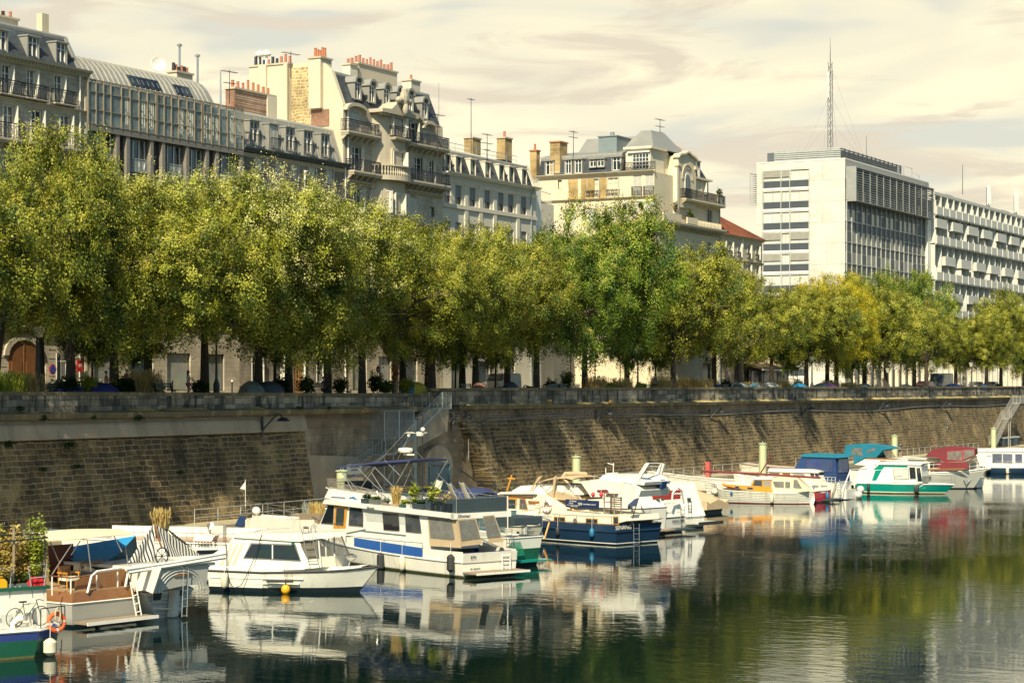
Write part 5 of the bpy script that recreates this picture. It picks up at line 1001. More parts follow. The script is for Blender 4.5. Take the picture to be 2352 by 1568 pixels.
for i, a in enumerate([(160, 1.5, 1.05, (.03, .04, .2), 'dark blue dome tent at the left behind the parapet, nearer the carriage door'), (228, 1.6, 1.0, (.03, .04, .2), 'dark blue dome tent in front of the doorway numbered 7'), (578, 1.6, 1.15, (.2, .24, .22), 'pale grey-green dome tent left of the dark grey one'), (618, 1.4, 1.15, (.06, .08, .1), 'dark grey dome tent left of the thick tree'),
        (952, 1.5, 1.15, (.5, .38, .02), 'yellow and blue dome tent beside the parapet opening', (.02, .15, .25)), (1100, 1.2, 1.1, (.3, .14, .1), 'rust and green tent behind the bench left of the van'), (1172, 1.4, 1.2, (.06, .08, .1), 'dark tent in front of the white van'), (1275, 1.7, 1.05, (.25, .3, .26), 'flat grey-green tent with a rope beside a bench'),
        (1608, 1.8, 1.35, (.55, .58, .5), 'white tent with open front right of the dry grass', (.2, .28, .25)), (1645, 1.4, 1.0, (.02, .05, .1), 'navy low tent between two white tents'), (1695, 2.4, 1.25, (.5, .54, .46), 'long white tent in front of the people in red', (.06, .08, .1)), (1735, 1.9, 1.25, (.32, .25, .18), 'tan and light blue dome tent', (.2, .4, .5)),
        (1768, 2.1, 1.35, (.42, .44, .38), 'pale grey dome tent left of the blue one'), (1834, 1.8, 1.2, (.02, .2, .4), 'bright blue dome tent left of the purple one'), (1893, 2.4, 1.25, (.5, .18, .45), 'purple and pink dome tent', (.25, .35, .3)), (1950, 2.0, 1.3, (.45, .44, .36), 'pale beige dome tent by the no entry sign', (.2, .2, .16)), (1985, 1.8, 1.2, (.14, .17, .15), 'dark grey-green dome tent right of the beige one'),
        (2078, 2.0, 1.1, (.25, .3, .24), 'green-grey dome tent by the pale trunk'), (2187 - 8, 2.2, 1.2, (.02, .1, .4), 'wide blue tarp tent beside the round sign'), (2265 - 8, 1.5, 1.0, (.02, .12, .4), 'small blue tent, last one on the right')]):
    pass
    px = a[0] if a[0] < 1800 else a[0] - (0 if a[0] < 2070 else 0)
    tent({1834: 1834, 1893: 1895, 1950: 1950, 1985: 1985, 2078: 2080, 2179: 2189, 2257: 2260}.get(px, px), a[1], a[2], a[3], a[4], i, 81.0, a[5] if len(a) > 5 else None)

# ---------------------------------------------------------------- street furniture
def lamp_post(px, top, Y, lab):
    x, z = onY(px, top, Y); h = z - 8.85; t = empty('street_lamp', (x, Y, 8.85), 0, lab, 'street lamp', 'old iron street lamps'); q = MB()
    q.lathe([(.28, 0), (.28, .25), (.2, .35), (.22, .8), (.14, 1.0), (.09, 1.2), (.07, 2.5), (.055, h - .95), (.12, h - .9), (.05, h - .85)], (0, 0, 0), 10); q.build('lamp_post', BLACK, t, True)
    g = MB(); g.taper([(-.13, -.13), (.13, -.13), (.13, .13), (-.13, .13)], h - .85, [(-.27, -.27), (.27, -.27), (.27, .27), (-.27, .27)], h - .25); g.build('lantern_glass', mat('lantern_glass', (.5, .48, .36), .2), t)
    g = MB(); g.taper([(-.3, -.3), (.3, -.3), (.3, .3), (-.3, .3)], h - .25, [(-.06, -.06), (.06, -.06), (.06, .06), (-.06, .06)], h - .02); g.ball((0, 0, h), .06); g.build('lantern_roof', BLACK, t)
for px, top, Y, lab in ((90, 740, 80.6, 'black street lamp with glass lantern in front of the carriage door'), (497, 745, 80.6, 'black street lamp post right of the woman in white'), (1465, 790, 82.5, 'street lamp behind the dry grass left of the man in dark'), (1865, 812, 80.6, 'street lamp beside the traffic mirror near the golden trees'), (2231, 828, 80.6, 'street lamp right of the grey van'), (2040, 840, 81.2, 'street lamp behind the pale trunk right of the round sign')): lamp_post(px, top, Y, lab)
for i, px in enumerate((155, 193, 232, 396, 467, 495, 533, 927, 955)):
    x, _ = onY(px, 870, 91.6); t = empty('bollard', (x, 91.6, 8.86), 0, 'dark bollard with a white knob at the kerb in front of the facades', 'bollard', 'kerb bollards')
    MB().lathe([(.06, 0), (.05, .9), (.07, .95), (.03, .98)], (0, 0, 0), 8).build('post', BLACK, t); MB().ball((0, 0, 1.06), .09).build('knob', WHITE, t)
def sign(px, py, Y, lab, fn, name='road_sign', cat='sign'):
    x, z = onY(px, py, Y); t = empty(name, (x, Y, 8.85), 0, lab, cat); MB().tube([(0, .06, 0), (0, .06, z - 8.85 + .3)], .035, 6).build('post', GALV, t); fn(t, z - 8.85); return t
RED = mat('sign_red', (.5, .02, .02), .4); BLUE = mat('sign_blue', (.03, .06, .3), .4)
def disc(t, z, r, m, y=0, name='sign_face'):
    q = MB(); q.prism([(r * math.cos(2 * math.pi * i / 20), z + r * math.sin(2 * math.pi * i / 20)) for i in range(20)], y - .02, y, 'y'); return q.build(name, m, t)
sign(1965 - 0, 932 - 60, 80.8, 'red no entry sign on a post beside the traffic mirror', lambda t, z: (disc(t, z + .75, .38, RED), MB().box(-.26, .26, -.03, -.02, z + .68, z + .82).build('white_bar', WHITE, t)))
sign(2185, 868, 80.8, 'round pale sign on a post right of the golden trees', lambda t, z: disc(t, z, .5, CREAMP))
sign(2670 / 1.3576, 860, 80.7, 'round traffic mirror on a post under the street lamp', lambda t, z: disc(t, z, .6, mat('mirror_dark', (.1, .14, .13), .1)), 'traffic_mirror', 'mirror')
sign(2020 - 4 - 0 if False else 1669, 858, 81, 'no parking sign with red ring and blue face behind the people in red', lambda t, z: (disc(t, z, .34, RED), disc(t, z, .25, BLUE, -.02)))
sign(868 * 1.0 + 0, 848, 90.8, 'small round no entry sign with a white rim before the dark ground floor', lambda t, z: (disc(t, z, .3, WHITE), disc(t, z, .24, RED, -.02), MB().box(-.17, .17, -.05, -.04, z - .04, z + .04).build('white_bar', WHITE, t)))
x, z = onY(126, 848, 94.5); t = empty('no_parking_sign', (x, 94.7, z), 0, 'round red and blue no parking sign on the facade beside the carriage door', 'sign'); disc(t, 0, .36, RED); disc(t, 0, .27, BLUE, -.02)
x, z = onY(189, 840, 94.5); t = empty('hotel_sign', (x, 94.7, z), 0, 'small red square sign beside the doorway numbered 7', 'sign'); MB().box(-.28, .28, 0, .05, -.4, .4).build('sign_face', RED, t)
def txt(s, size, m, par, loc, rot=(math.pi / 2, 0, 0), name='lettering', ext=.004, align='CENTER', shear=0, font_w=1.0):
    c = bpy.data.curves.new(name, 'FONT'); c.body = s; c.size = size; c.extrude = ext; c.align_x = align; c.align_y = 'CENTER'; c.shear = shear
    o = bpy.data.objects.new(name, c); dg = None; COL.objects.link(o); bpy.context.view_layer.update()
    me = bpy.data.meshes.new_from_object(o.evaluated_get(bpy.context.evaluated_depsgraph_get())); bpy.data.objects.remove(o); me.materials.clear(); me.materials.append(m)
    o = bpy.data.objects.new(name, me); COL.objects.link(o); o.parent = par; o.location = loc; o.rotation_euler = rot; o.scale = (font_w, 1, 1); return o
txt('H', .4, WHITE, t, (0, -.01, 0))
x, z = onY(220, 796, 94.8); txt('7', .55, PSTONE, bpy.data.objects['apartment_building'], Vector((x, 94.96, z)) - Vector((98, 95, 8.85)), name='house_number')
def bench(px, lab):
    x, _ = onY(px, 880, 80); t = empty('park_bench', (x, 80.0, 8.86), 0, lab, 'bench', 'green slatted benches'); m = mat('bench_green', (.03, .07, .05), .5)
    [MB().box(-.95, .95, -.2 + .13 * i, -.1 + .13 * i, .44, .47).build('seat_slat', m, t) for i in range(3)]; [MB().box(-.95, .95, .24, .27, .62 + .15 * i, .72 + .15 * i).build('back_slat', m, t) for i in range(2)]
    for s_ in (-.8, .8): MB().prism([(-.2, 0), (-.14, .44), (.2, .44), (.28, .9), (.23, .9), (.16, .4), (.22, 0), (.16, 0), (.1, .36), (-.1, .36), (-.14, 0)], s_ - .03, s_ + .03, 'x').build('leg', BLACK, t)
for px, lab in ((735, 'green bench with the seated person'), (1075, 'green bench left of the rust coloured tent'), (1300, 'green bench beside the flat grey-green tent'), (1495, 'green bench in front of the standing man in dark clothes'), (1672, 'green bench left of the long white tent'), (380, 'green bench left of the woman in white')): bench(px, lab)
# ---------------------------------------------------------------- vehicles
def van(px, Y, lab, name, col, Lg, Hh, Wd, prof, wins, cat='van', rz=math.pi):
    x, _ = onY(px, 880, Y); t = empty(name, (x, Y, 8.86), rz, lab, cat)
    q = MB(); q.prism(prof, -Wd / 2, Wd / 2, 'y'); o = q.build('body', col, t, True); bv = o.modifiers.new('bevel', 'BEVEL'); bv.width = .07; bv.segments = 2
    for wn in wins:
        for s_ in (-1, 1): MB().prism(wn, s_ * (Wd / 2 + .004) - .006, s_ * (Wd / 2 + .004) + .006, 'y').build('side_window', GLASS, t)
    return t
def wheels(t, xs, r, Wd):
    for xx in xs:
        for s_ in (-1, 1):
            q = MB(Matrix.Translation((xx, s_ * (Wd / 2 - .08), r)) @ Matrix.Rotation(math.pi / 2, 4, 'X')); q.lathe([(.02, -.1), (r * .9, -.1), (r, -.05), (r, .05), (r * .9, .1), (.02, .1)], (0, 0, 0), 16); w_ = q.build('wheel', mat('tyre', (.02, .02, .02), .8), t, True)
            q = MB(Matrix.Translation((xx, s_ * (Wd / 2 + .03), r)) @ Matrix.Rotation(math.pi / 2, 4, 'X')); q.lathe([(.02, -.03), (r * .6, -.02), (r * .6, .02), (.02, .03)], (0, 0, 0), 12); q.build('rim', STEEL, w_)
def lights(t, x, y, z, Wd):
    for s_ in (-1, 1): MB().box(x - .02, x + .04, s_ * y - .15, s_ * y + .15, z - .09, z + .09).build('headlight', mat('headlight', (.7, .7, .65), .15), t)
# white small van: front faces left (local +x forward = world -x)
pf = [(-2.1, .3), (-2.12, 1.0), (-2.0, 1.75), (-1.7, 1.85), (.5, 1.85), (.75, 1.78), (1.35, 1.15), (2.0, .98), (2.12, .7), (2.1, .3)]
t = van(1152, 88, 'white panel van parked beyond the promenade bushes', 'parked_van', WHITE, 4.2, 1.85, 1.8, pf, [[(.0, 1.15), (.0, 1.65), (.6, 1.65), (1.2, 1.15)]]); wheels(t, (-1.35, 1.35), .32, 1.8); lights(t, 2.05, .65, .8, 1.8)
MB().add([(1.37, -.75, 1.17), (1.37, .75, 1.17), (.8, .68, 1.74), (.8, -.68, 1.74)], [(0, 1, 2, 3)]).build('windscreen', GLASS, t).location = (.02, 0, .015)
pf = [(-2.8, .35), (-2.85, 1.2), (-2.75, 2.4), (-2.5, 2.55), (1.2, 2.55), (1.6, 2.4), (2.25, 1.35), (2.8, 1.1), (2.9, .8), (2.9, .35)]
GRV = mat('van_grey', (.09, .1, .1), .3, coat=.5)
t = van(2161, 86.5, 'dark grey high roofed van parked near the right edge', 'parked_van', GRV, 5.8, 2.55, 2.0, pf, [[(1.0, 1.4), (1.0, 2.0), (1.5, 2.0), (2.1, 1.4)]]); wheels(t, (-1.8, 1.9), .35, 2.0); lights(t, 2.85, .75, 1.0, 2.0)
MB().add([(2.27, -.8, 1.37), (2.27, .8, 1.37), (1.68, .72, 2.34), (1.68, -.72, 2.34)], [(0, 1, 2, 3)]).build('windscreen', GLASS, t).location = (.02, 0, .015)
pf = [(-2.0, .3), (-2.05, .8), (-1.8, 1.0), (-1.3, 1.42), (.3, 1.45), (1.0, 1.0), (1.9, .85), (2.05, .6), (2.0, .3)]
wn = [[(-1.5, 1.02), (-1.2, 1.34), (-.3, 1.37), (-.3, 1.02)], [(-.2, 1.02), (-.2, 1.37), (.25, 1.37), (.8, 1.02)]]
for px, Y, col, lab in ((2123, 86, mat('car_red', (.5, .03, .02), .25, coat=.6), 'red car in front of the dark grey van'), (2275, 88, mat('car_black', (.03, .035, .035), .25, coat=.6), 'black car parked at the right behind the trees'), (2240, 90, mat('car_silver', (.3, .3, .28), .3, metal=.5), 'silver car parked at the right between trunks')):
    t = van(px, Y, lab, 'parked_car', col, 4, 1.45, 1.7, pf, wn, 'car'); wheels(t, (-1.3, 1.3), .31, 1.7); lights(t, 2.0, .6, .7, 1.7)
# cafe awning and terrace under the trees
x, z = onY(1770, 850, 90); t = empty('cafe_awning', (x, 92, 8.85), 0, 'pale cafe awning with dark glazed terrace under the trees', 'cafe terrace')
MB().prism([(-3, 2.7), (-3, 2.95), (0, 3.9), (0, 3.7)], -6, 7, 'x').build('awning', mat('awning_beige', (.55, .42, .26), .8), t)
for xx in (-5.8, -2, 2, 6.5): MB().tube([(xx, -2.9, 0), (xx, -2.9, 2.8)], .05, 6).build('awning_post', BLACK, t)
MB().box(-5.8, 6.8, -1.6, -1.5, 0, 2.6).build('glass_screen', GLASS, t)

# ---------------------------------------------------------------- people
def skin(name, pts, edges, rad, m, par, sub=1):
    me = bpy.data.meshes.new(name); me.from_pydata(pts, edges, []); o = bpy.data.objects.new(name, me); COL.objects.link(o); md = o.modifiers.new('s', 'SKIN'); sv = me.skin_vertices[0].data
    for i, r in enumerate(rad): sv[i].radius = (r, r) if not isinstance(r, tuple) else r
    sv[0].use_root = True; sb = o.modifiers.new('u', 'SUBSURF'); sb.levels = sub; sb.render_levels = sub
    bpy.context.view_layer.update(); n = bpy.data.meshes.new_from_object(o.evaluated_get(bpy.context.evaluated_depsgraph_get())); bpy.data.objects.remove(o)
    n.name = name; n.materials.clear(); n.materials.append(m)
    for p in n.polygons: p.use_smooth = True; p.material_index = 0
    return place(n, name, par)
SKIN = mat('skin', (.48, .27, .17), .6); HAIRD = mat('hair_dark', (.03, .02, .015), .7)
def person(loc, rz, lab, top, low, hair=HAIRD, arms='down', H=1.75, legs='long', seated=False, hat=None, longhair=False):
    t = empty('person', loc, rz, lab, 'person'); k = H / 1.75   # faces local -y
    sw = .0
    A = {'down': ((.2, .0, 1.18), (.22, -.05, .92), (.21, -.1, .86)), 'phone': ((.22, -.03, 1.2), (.12, -.28, 1.22), (.08, -.3, 1.3)), 'hips': ((.28, .05, 1.2), (.2, -.03, 1.02), (.16, -.06, 1.0)), 'bend': ((.2, -.1, 1.15), (.12, -.3, 1.05), (.1, -.36, 1.04))}[arms]
    hz = .92; P = [(0, 0, hz), (0, .01, 1.1), (0, .02, 1.3), (0, .01, 1.43), (0, 0, 1.52), (0, -.01, 1.6), (0, -.015, 1.69)]; E_ = [(0, 1), (1, 2), (2, 3), (3, 4), (4, 5), (5, 6)]; R_ = [.13, .115, .135, .07, .055, .088, .08]
    for s_ in (-1, 1):
        b = len(P); P += [(s_ * .15, .01, 1.4)] + [(s_ * a[0], a[1], a[2]) for a in A]; E_ += [(2, b), (b, b + 1), (b + 1, b + 2), (b + 2, b + 3)]; R_ += [.055, .042, .03, .026]
        b = len(P)
        if seated: P += [(s_ * .09, 0, .86), (s_ * .12, -.42, .9), (s_ * .12, -.45, .48), (s_ * .12, -.58, .44)]
        else: P += [(s_ * .09, 0, .84), (s_ * .1, -.02, .48), (s_ * .1, .02, .08), (s_ * .11, -.12, .03)]
        E_ += [(0, b), (b, b + 1), (b + 1, b + 2), (b + 2, b + 3)]; R_ += [.085, .06, .042, .035]
    P = [tuple(c * k for c in p) for p in P]; R_ = [r * k for r in R_]; dz = -.4 * k if seated else 0
    b_ = skin('body', P, E_, R_, SKIN, t, 2); b_.location = (0, 0, dz)
    f = lambda sc_, idx: [R_[i] * sc_ for i in idx]
    idx = [0, 1, 2, 3]; sp = [P[i] for i in idx]; se = [(0, 1), (1, 2), (2, 3)]; sr = [.145 * k, .13 * k, .15 * k, .075 * k]
    for j, s_ in enumerate((-1, 1)):
        a = 7 + j * 8; q0 = len(sp); sp += [P[a], tuple((Vector(P[a]).lerp(Vector(P[a + 1]), .85)))]; se += [(2, q0), (q0, q0 + 1)]; sr += [.068 * k, .055 * k]
    c = skin('shirt', sp, se, sr, top, t, 2); c.location = (0, 0, dz)
    sp = [(0, 0, hz * k)]; se = []; sr = [.15 * k]
    for j in (0, 1):
        a = 11 + j * 8; q0 = len(sp); kn = Vector(P[a + 1]); an = Vector(P[a + 2])
        if legs == 'long': sp += [P[a], tuple(kn), tuple(an + Vector((0, 0, .04)))]; se += [(0, q0), (q0, q0 + 1), (q0 + 1, q0 + 2)]; sr += [.1 * k, .075 * k, .06 * k]
        else: sp += [P[a], tuple(Vector(P[a]).lerp(kn, .7))]; se += [(0, q0), (q0, q0 + 1)]; sr += [.1 * k, .085 * k]
    c = skin('trousers' if legs == 'long' else 'shorts', sp, se, sr, low, t, 2); c.location = (0, 0, dz)
    q = MB(); q.ball((0, .02 * k, 1.67 * k + dz), .092 * k, .1 * k, .1 * k, 10, 8)
    if longhair: q.ball((0, .07 * k, 1.52 * k + dz), .09 * k, .06 * k, .17 * k)
    q.build('hair', hat or hair, t, True)
    q = MB(); q.ball((0, -.115 * k, 1.6 * k + dz), .014, .02, .022, 6, 5); q.build('nose', SKIN, t, True)
    q = MB(); [q.ball((s_ * .033, -.098 * k, 1.625 * k + dz), .01, .008, .006, 6, 4) for s_ in (-1, 1)]; q.ball((0, -.1 * k, 1.565 * k + dz), .022, .006, .005, 6, 4); q.build('face_features', HAIRD, t)
    return t
C_ = lambda n, c: mat('cloth_' + n, c, .85, tuple(x * .7 for x in c), 6)
def at(px, Y, z=8.86): x, _ = onY(px, 880, Y); return (x, Y, z)
person(at(433, 80.3), 1.0, 'young woman in a white top and flowery shorts standing behind the parapet', C_('white', (.65, .6, .55)), C_('flower', (.35, .12, .15)), arms='phone', legs='short', longhair=True, H=1.68)
person(at(291, 81.5), 0, 'elderly white-haired man in a checked shirt among the bushes', C_('checked', (.4, .2, .2)), C_('grey', (.2, .2, .2)), hair=mat('hair_white', (.6, .6, .58), .7))
person(at(244, 81.2), .5, 'sunlit person in red bending beside the doorway numbered 7', C_('redtop', (.5, .08, .04)), C_('darkt', (.05, .05, .06)), arms='bend', H=1.6)
person(at(1505, 81.0), 2.8, 'man in a dark t-shirt standing in front of the dry grass', C_('darkteal', (.04, .09, .14)), C_('black', (.02, .02, .025)), arms='bend', H=1.8)
person(at(1666, 82.2), .3, 'man in a light grey shirt with a backpack strap beside the woman in red', C_('greyshirt', (.35, .34, .3)), C_('khaki', (.25, .22, .16)), H=1.8)
person(at(1689, 82.2), .3, 'woman in a red dress standing by the ivied trunk', C_('reddress', (.6, .04, .04)), C_('reddress', (.6, .04, .04)), longhair=True, H=1.65)
person(at(1722, 82.4), .3, 'woman in a pink top behind the long white tent, right of the trunk', C_('pink', (.6, .12, .2)), C_('darkt', (.05, .05, .06)), longhair=True, H=1.65)
person(at(743, 80.0), .2, 'person in dark clothes sitting on the bench', C_('navy', (.02, .025, .05)), C_('black', (.02, .02, .025)), seated=True)
person(at(2068, 75.4, 1.2), 2.6, 'man in a black and white shirt and black shorts on the quay by a piling', C_('blackwhite', (.05, .06, .08)), C_('black', (.02, .02, .025)), legs='short', arms='down', H=1.8)
# ---------------------------------------------------------------- boats
CRP = {'A': (0, 1148.4, .26763), '2': (401.95, 1119.7, .21973), '3': (689.06, 1004.9, .21973), '4': (1091.0, 1033.6, .24414), '5': (1492.97, 976.2, .19531), '6': (1837.5, 947.5, .21875), '9': (0, 1177.1, .14648), 'P': (0, 0, 1)}
TEAK = mat('varnished_wood', (.26, .11, .035), .35, (.17, .07, .022), 4, .5, stretch=(1, 1, 6), coat=.4); ORW = mat('orange_varnish', (.62, .28, .03), .3, (.5, .22, .03), 3, coat=.4)
WOODG = mat('weathered_wood', (.3, .23, .15), .85, (.2, .15, .1), 4); DECKM = mat('teak_deck', (.34, .22, .11), .8, (.26, .17, .09), 5)
NAVY = mat('navy_canvas', (.03, .04, .12), .8, (.02, .03, .09), 2); TAN = mat('tan_canvas', (.5, .37, .22), .85, (.42, .31, .18), 2, .4, .3, 5); CRC = mat('cream_canvas', (.74, .62, .4), .85, (.66, .55, .35), 1.2, .4, .2, 4)
BLUH = mat('navy_hull', (.012, .035, .075), .22, (.01, .028, .06), 1, coat=.6); BLUB = mat('blue_band', (.02, .1, .35), .3, (.018, .08, .28), 1, coat=.3); GRNH = mat('green_hull', (.012, .09, .05), .35, (.01, .07, .045), 2)
BOOT = mat('boot_top', (.012, .02, .028), .4); TEAL = mat('teal_hull', (.0, .24, .18), .3, (.0, .2, .15), 1.5, coat=.3); REDH = mat('red_hull', (.5, .01, .02), .3, (.4, .01, .02), 1.5, coat=.4)
REDC = mat('red_canvas', (.42, .035, .03), .85, (.33, .03, .025), 2, .4, .3, 5); BLUC = mat('blue_canvas', (.012, .045, .15), .85, (.008, .03, .1), 2, .4, .3, 5); TURQ = mat('turquoise_canvas', (.005, .17, .26), .85, (.004, .13, .2), 2, .4, .3, 5)
TARP = mat('blue_tarp', (.03, .26, .52), .5, (.02, .2, .42), 2, .4, .4, 4); VNL = vinyl('clear_vinyl', (.2, .2, .18), .7); TINT = vinyl('tinted_screen', (.2, .17, .13), .55); BERRY = mat('dark_red_cover', (.18, .022, .03), .8)
ALGAE = mat('waterline_algae', (.12, .12, .03), .8, (.05, .06, .02), 4)
GREYH = mat('grey_hull', (.42, .41, .36), .45, (.36, .35, .3), 1.2, dirt=(2, .6, .4, (.3, .27, .2))); WHH = mat('white_hull', (.74, .71, .62), .3, (.68, .64, .54), 1, .5, coat=.3, dirt=(2.6, .54, .5, (.36, .3, .18)))
class Boat:
    def __init__(s, label, px, py, lx, ly, hd, name='motor_boat', cat='boat', group='boats moored along the quay', crop='P'):
        a = math.radians(hd); s.a = a; s.u = Vector((math.cos(a), math.sin(a), 0)); s.v = Vector((-math.sin(a), math.cos(a), 0)); s.c = crop
        ox, oy, k = CRP[crop]; w_ = onZ(ox + px * k, oy + py * k, 0); s.O = w_ - s.u * lx - s.v * ly
        s.t = empty(name, s.O, a, label, cat, group)
    def _r(s, px, py, c=None):
        ox, oy, k = CRP[c or s.c]; d = Vector(ray(ox + px * k, oy + py * k)); o = Vector((0, 0, 9.5)) - s.O
        return Vector((o.dot(s.u), o.dot(s.v), o.z)), Vector((d.dot(s.u), d.dot(s.v), d.z))
    def S(s, px, py, ly, c=None):                 # pixel on the fore-and-aft plane y = ly -> (x,z)
        o, d = s._r(px, py, c); t = (ly - o.y) / d.y; return (o.x + t * d.x, o.z + t * d.z)
    def T(s, px, py, lx, c=None):                 # pixel on the athwartships plane x = lx -> (y,z)
        o, d = s._r(px, py, c); t = (lx - o.x) / d.x; return (o.y + t * d.y, o.z + t * d.z)
    def p(s, px, py, ly, c=None): x, z = s.S(px, py, ly, c); return Vector((x, ly, z))
    def pt(s, px, py, lx, c=None): y, z = s.T(px, py, lx, c); return Vector((lx, y, z))
    def W(s, v): v = Vector(v); return s.O + s.u * v.x + s.v * v.y + Vector((0, 0, v.z))
    def side(s, name, m, pts, y0, y1, c=None, par=None, at=None, smooth=False):
        pl = [s.S(a, b_, y0 if at is None else at, c) for a, b_ in pts]; return MB().prism(pl, y0, y1, 'y').build(name, m, par or s.t, smooth)
    def tran(s, name, m, pts, x0, x1, c=None, par=None, at=None):
        pl = [s.T(a, b_, x0 if at is None else at, c) for a, b_ in pts]; return MB().prism(pl, x0, x1, 'x').build(name, m, par or s.t)
    def win(s, pts, y, c=None, m=None, fm=None, both=True, fr=.05):
        sg = 1 if y > 0 else -1; pl = [s.S(a, b_, y, c) for a, b_ in pts]; cx = sum(p[0] for p in pl) / len(pl); cz = sum(p[1] for p in pl) / len(pl)
        big = [(cx + (p[0] - cx) * (1 + fr * 2 / max(.3, abs(p[0] - cx) * 2)), cz + (p[1] - cz) * (1 + fr * 2 / max(.3, abs(p[1] - cz) * 2))) for p in pl]
        for k in ((1, -1) if both else (1,)):
            w_ = MB().prism(big, y * k, (y + sg * .012) * k, 'y').build('window', fm or STEEL, s.t); MB().prism(pl, (y + sg * .012) * k, (y + sg * .02) * k, 'y').build('pane', m or GLASS, w_)
    def twin(s, pts, x, c=None, m=None, fm=None, d=-1, fr=.05):
        pl = [s.T(a, b_, x, c) for a, b_ in pts]; cx = sum(p[0] for p in pl) / len(pl); cz = sum(p[1] for p in pl) / len(pl)
        big = [(cx + (p[0] - cx) * (1 + fr * 2 / max(.3, abs(p[0] - cx) * 2)), cz + (p[1] - cz) * (1 + fr * 2 / max(.3, abs(p[1] - cz) * 2))) for p in pl]
        w_ = MB().prism(big, x, x + d * .012, 'x').build('window', fm or STEEL, s.t); MB().prism(pl, x + d * .012, x + d * .02, 'x').build('pane', m or GLASS, w_)
    def tubes(s, name, m, lines, r=.02, par=None):
        q = MB(); [q.tube(l, r, 5) for l in lines]; return q.build(name, m, par or s.t)
    def hull(s, st, lev, mats, deck=None, rub=None, name='hull', rubr=.04, tumble=.75, transom_round=0):
        # st: (x, half beam deck, half beam waterline, sheer z, rake); lev: fractions of the sheer height
        q = MB(); nl = len(lev)
        # refine stations smoothly
        S_ = []
        for i in range(len(st) - 1):
            for k in range(4):
                t = k / 4; P0 = st[max(i - 1, 0)]; P1 = st[i]; P2 = st[i + 1]; P3 = st[min(i + 2, len(st) - 1)]
                S_.append([.5 * (2 * b_ + (c - a) * t + (2 * a - 5 * b_ + 4 * c - d) * t * t + (3 * b_ - a - 3 * c + d) * t ** 3) for a, b_, c, d in zip(P0, P1, P2, P3)])
        S_.append(list(st[-1]))
        def pt(stn, f, sg):
            x, bd, bw, zs, rk = stn; z = zs * f if f >= 0 else f; g = max(0, f) ** tumble; return (x + rk * (f if f > 0 else f * .6), sg * max(.02, bw + (bd - bw) * g) * (1 if f >= 0 else .8), z)
        for stn in S_:
            for sg in (1, -1): q.v += [pt(stn, f, sg) for f in lev]
        N_ = 2 * nl
        for i in range(len(S_) - 1):
            for h_ in (0, 1):
                for j in range(nl - 1):
                    a = i * N_ + h_ * nl + j; q.f.append((a, a + 1, a + N_ + 1, a + N_)); q.m.append(mats[j])
            a = i * N_ + nl - 1; b_ = a + nl; q.f.append((a, b_, b_ + N_, a + N_)); q.m.append(mats[-1])
        for i in (0, len(S_) - 1):
            for j in range(nl - 1): a = i * N_ + j; q.f.append((a, a + nl, a + nl + 1, a + 1)); q.m.append(mats[j])
        ml = list(dict.fromkeys(mats)); idx = {m: i for i, m in enumerate(ml)}; q.m = [idx[m] for m in q.m]
        o = q.build(name, ml, s.t, True); s.S_ = S_; s.lev = lev
        if rub:
            r_ = MB()
            for sg in (1, -1): r_.tube([pt(z, 1.0, sg) for z in S_], rubr, 5)
            r_.tube([pt(S_[0], 1, 1), pt(S_[0], 1, -1)], rubr, 5); r_.build('rubbing_strake', rub, s.t, True)
        return o
    def railing(s, h=.6, inset=.1, x0=None, x1=None, m=STEEL, n=8, r=.016, mid=True, sides=(1, -1), dz=0):
        q = MB(); S_ = [z for z in s.S_ if (x0 is None or z[0] >= x0) and (x1 is None or z[0] <= x1)]
        for sg in sides:
            P = [Vector((z[0] + z[4], sg * max(.03, z[1] - inset), z[3] + dz)) for z in S_]; q.tube([p + Vector((0, 0, h)) for p in P], r, 5)
            if mid: q.tube([p + Vector((0, 0, h * .5)) for p in P], r * .6, 4)
            st_ = max(1, len(P) // n)
            for p in P[::st_] + [P[-1]]: q.tube([p, p + Vector((0, 0, h))], r, 5)
        return q.build('guard_rail', m, s.t)
def fender(b, px, py0, py1, ly, m, label, c=None, r=.13, rope=True, lx=None, rz=0):
    a = b.p(px, py0, ly, c) if lx is None else b.pt(px, py0, lx, c); e = b.p(px, py1, ly, c) if lx is None else b.pt(px, py1, lx, c); w0, w1 = b.W(a), b.W(e); h = w0.z - w1.z; h = max(h, .3)
    t = empty('fender', w1, rz, label, 'fender', 'fenders hanging along the hulls'); q = MB(); q.lathe([(.03, 0), (r * .55, .04), (r, .14), (r, h - .14), (r * .6, h - .05), (.04, h)], (0, 0, 0), 12); q.build('body', m, t, True)
    MB().tube([(0, 0, h), (.0, 0, h + .6)], .012, 4).build('rope', WHITE, t); return t
FBLK = mat('black_rubber', (.03, .03, .03), .6); FWHT = mat('white_rubber', (.68, .62, .48), .6, (.5, .43, .3), 5); FBLU = mat('blue_rubber', (.02, .16, .3), .5)
def planter(w_, size, m, leaf, label, seed=0, kind='leaf', h=.5, rz=0, n=260, cat='planter', ls=.06):
    t = empty('planter', w_, rz, label, cat, 'planters and pots on the boats'); a, b_, c = size
    q = MB(); q.taper([(-a / 2 * .9, -b_ / 2 * .9), (a / 2 * .9, -b_ / 2 * .9), (a / 2 * .9, b_ / 2 * .9), (-a / 2 * .9, b_ / 2 * .9)], 0, [(-a / 2, -b_ / 2), (a / 2, -b_ / 2), (a / 2, b_ / 2), (-a / 2, b_ / 2)], c); q.build('box', m, t)
    if kind == 'leaf': leafcloud((0, 0, c + h * .5), (a * .55, b_ * .7, h * .55), n, seed, ls).build('plant', leaf, t)
    else: grass((0, 0, c), a * .5, h, n, seed).build('plant', leaf, t)
    return t
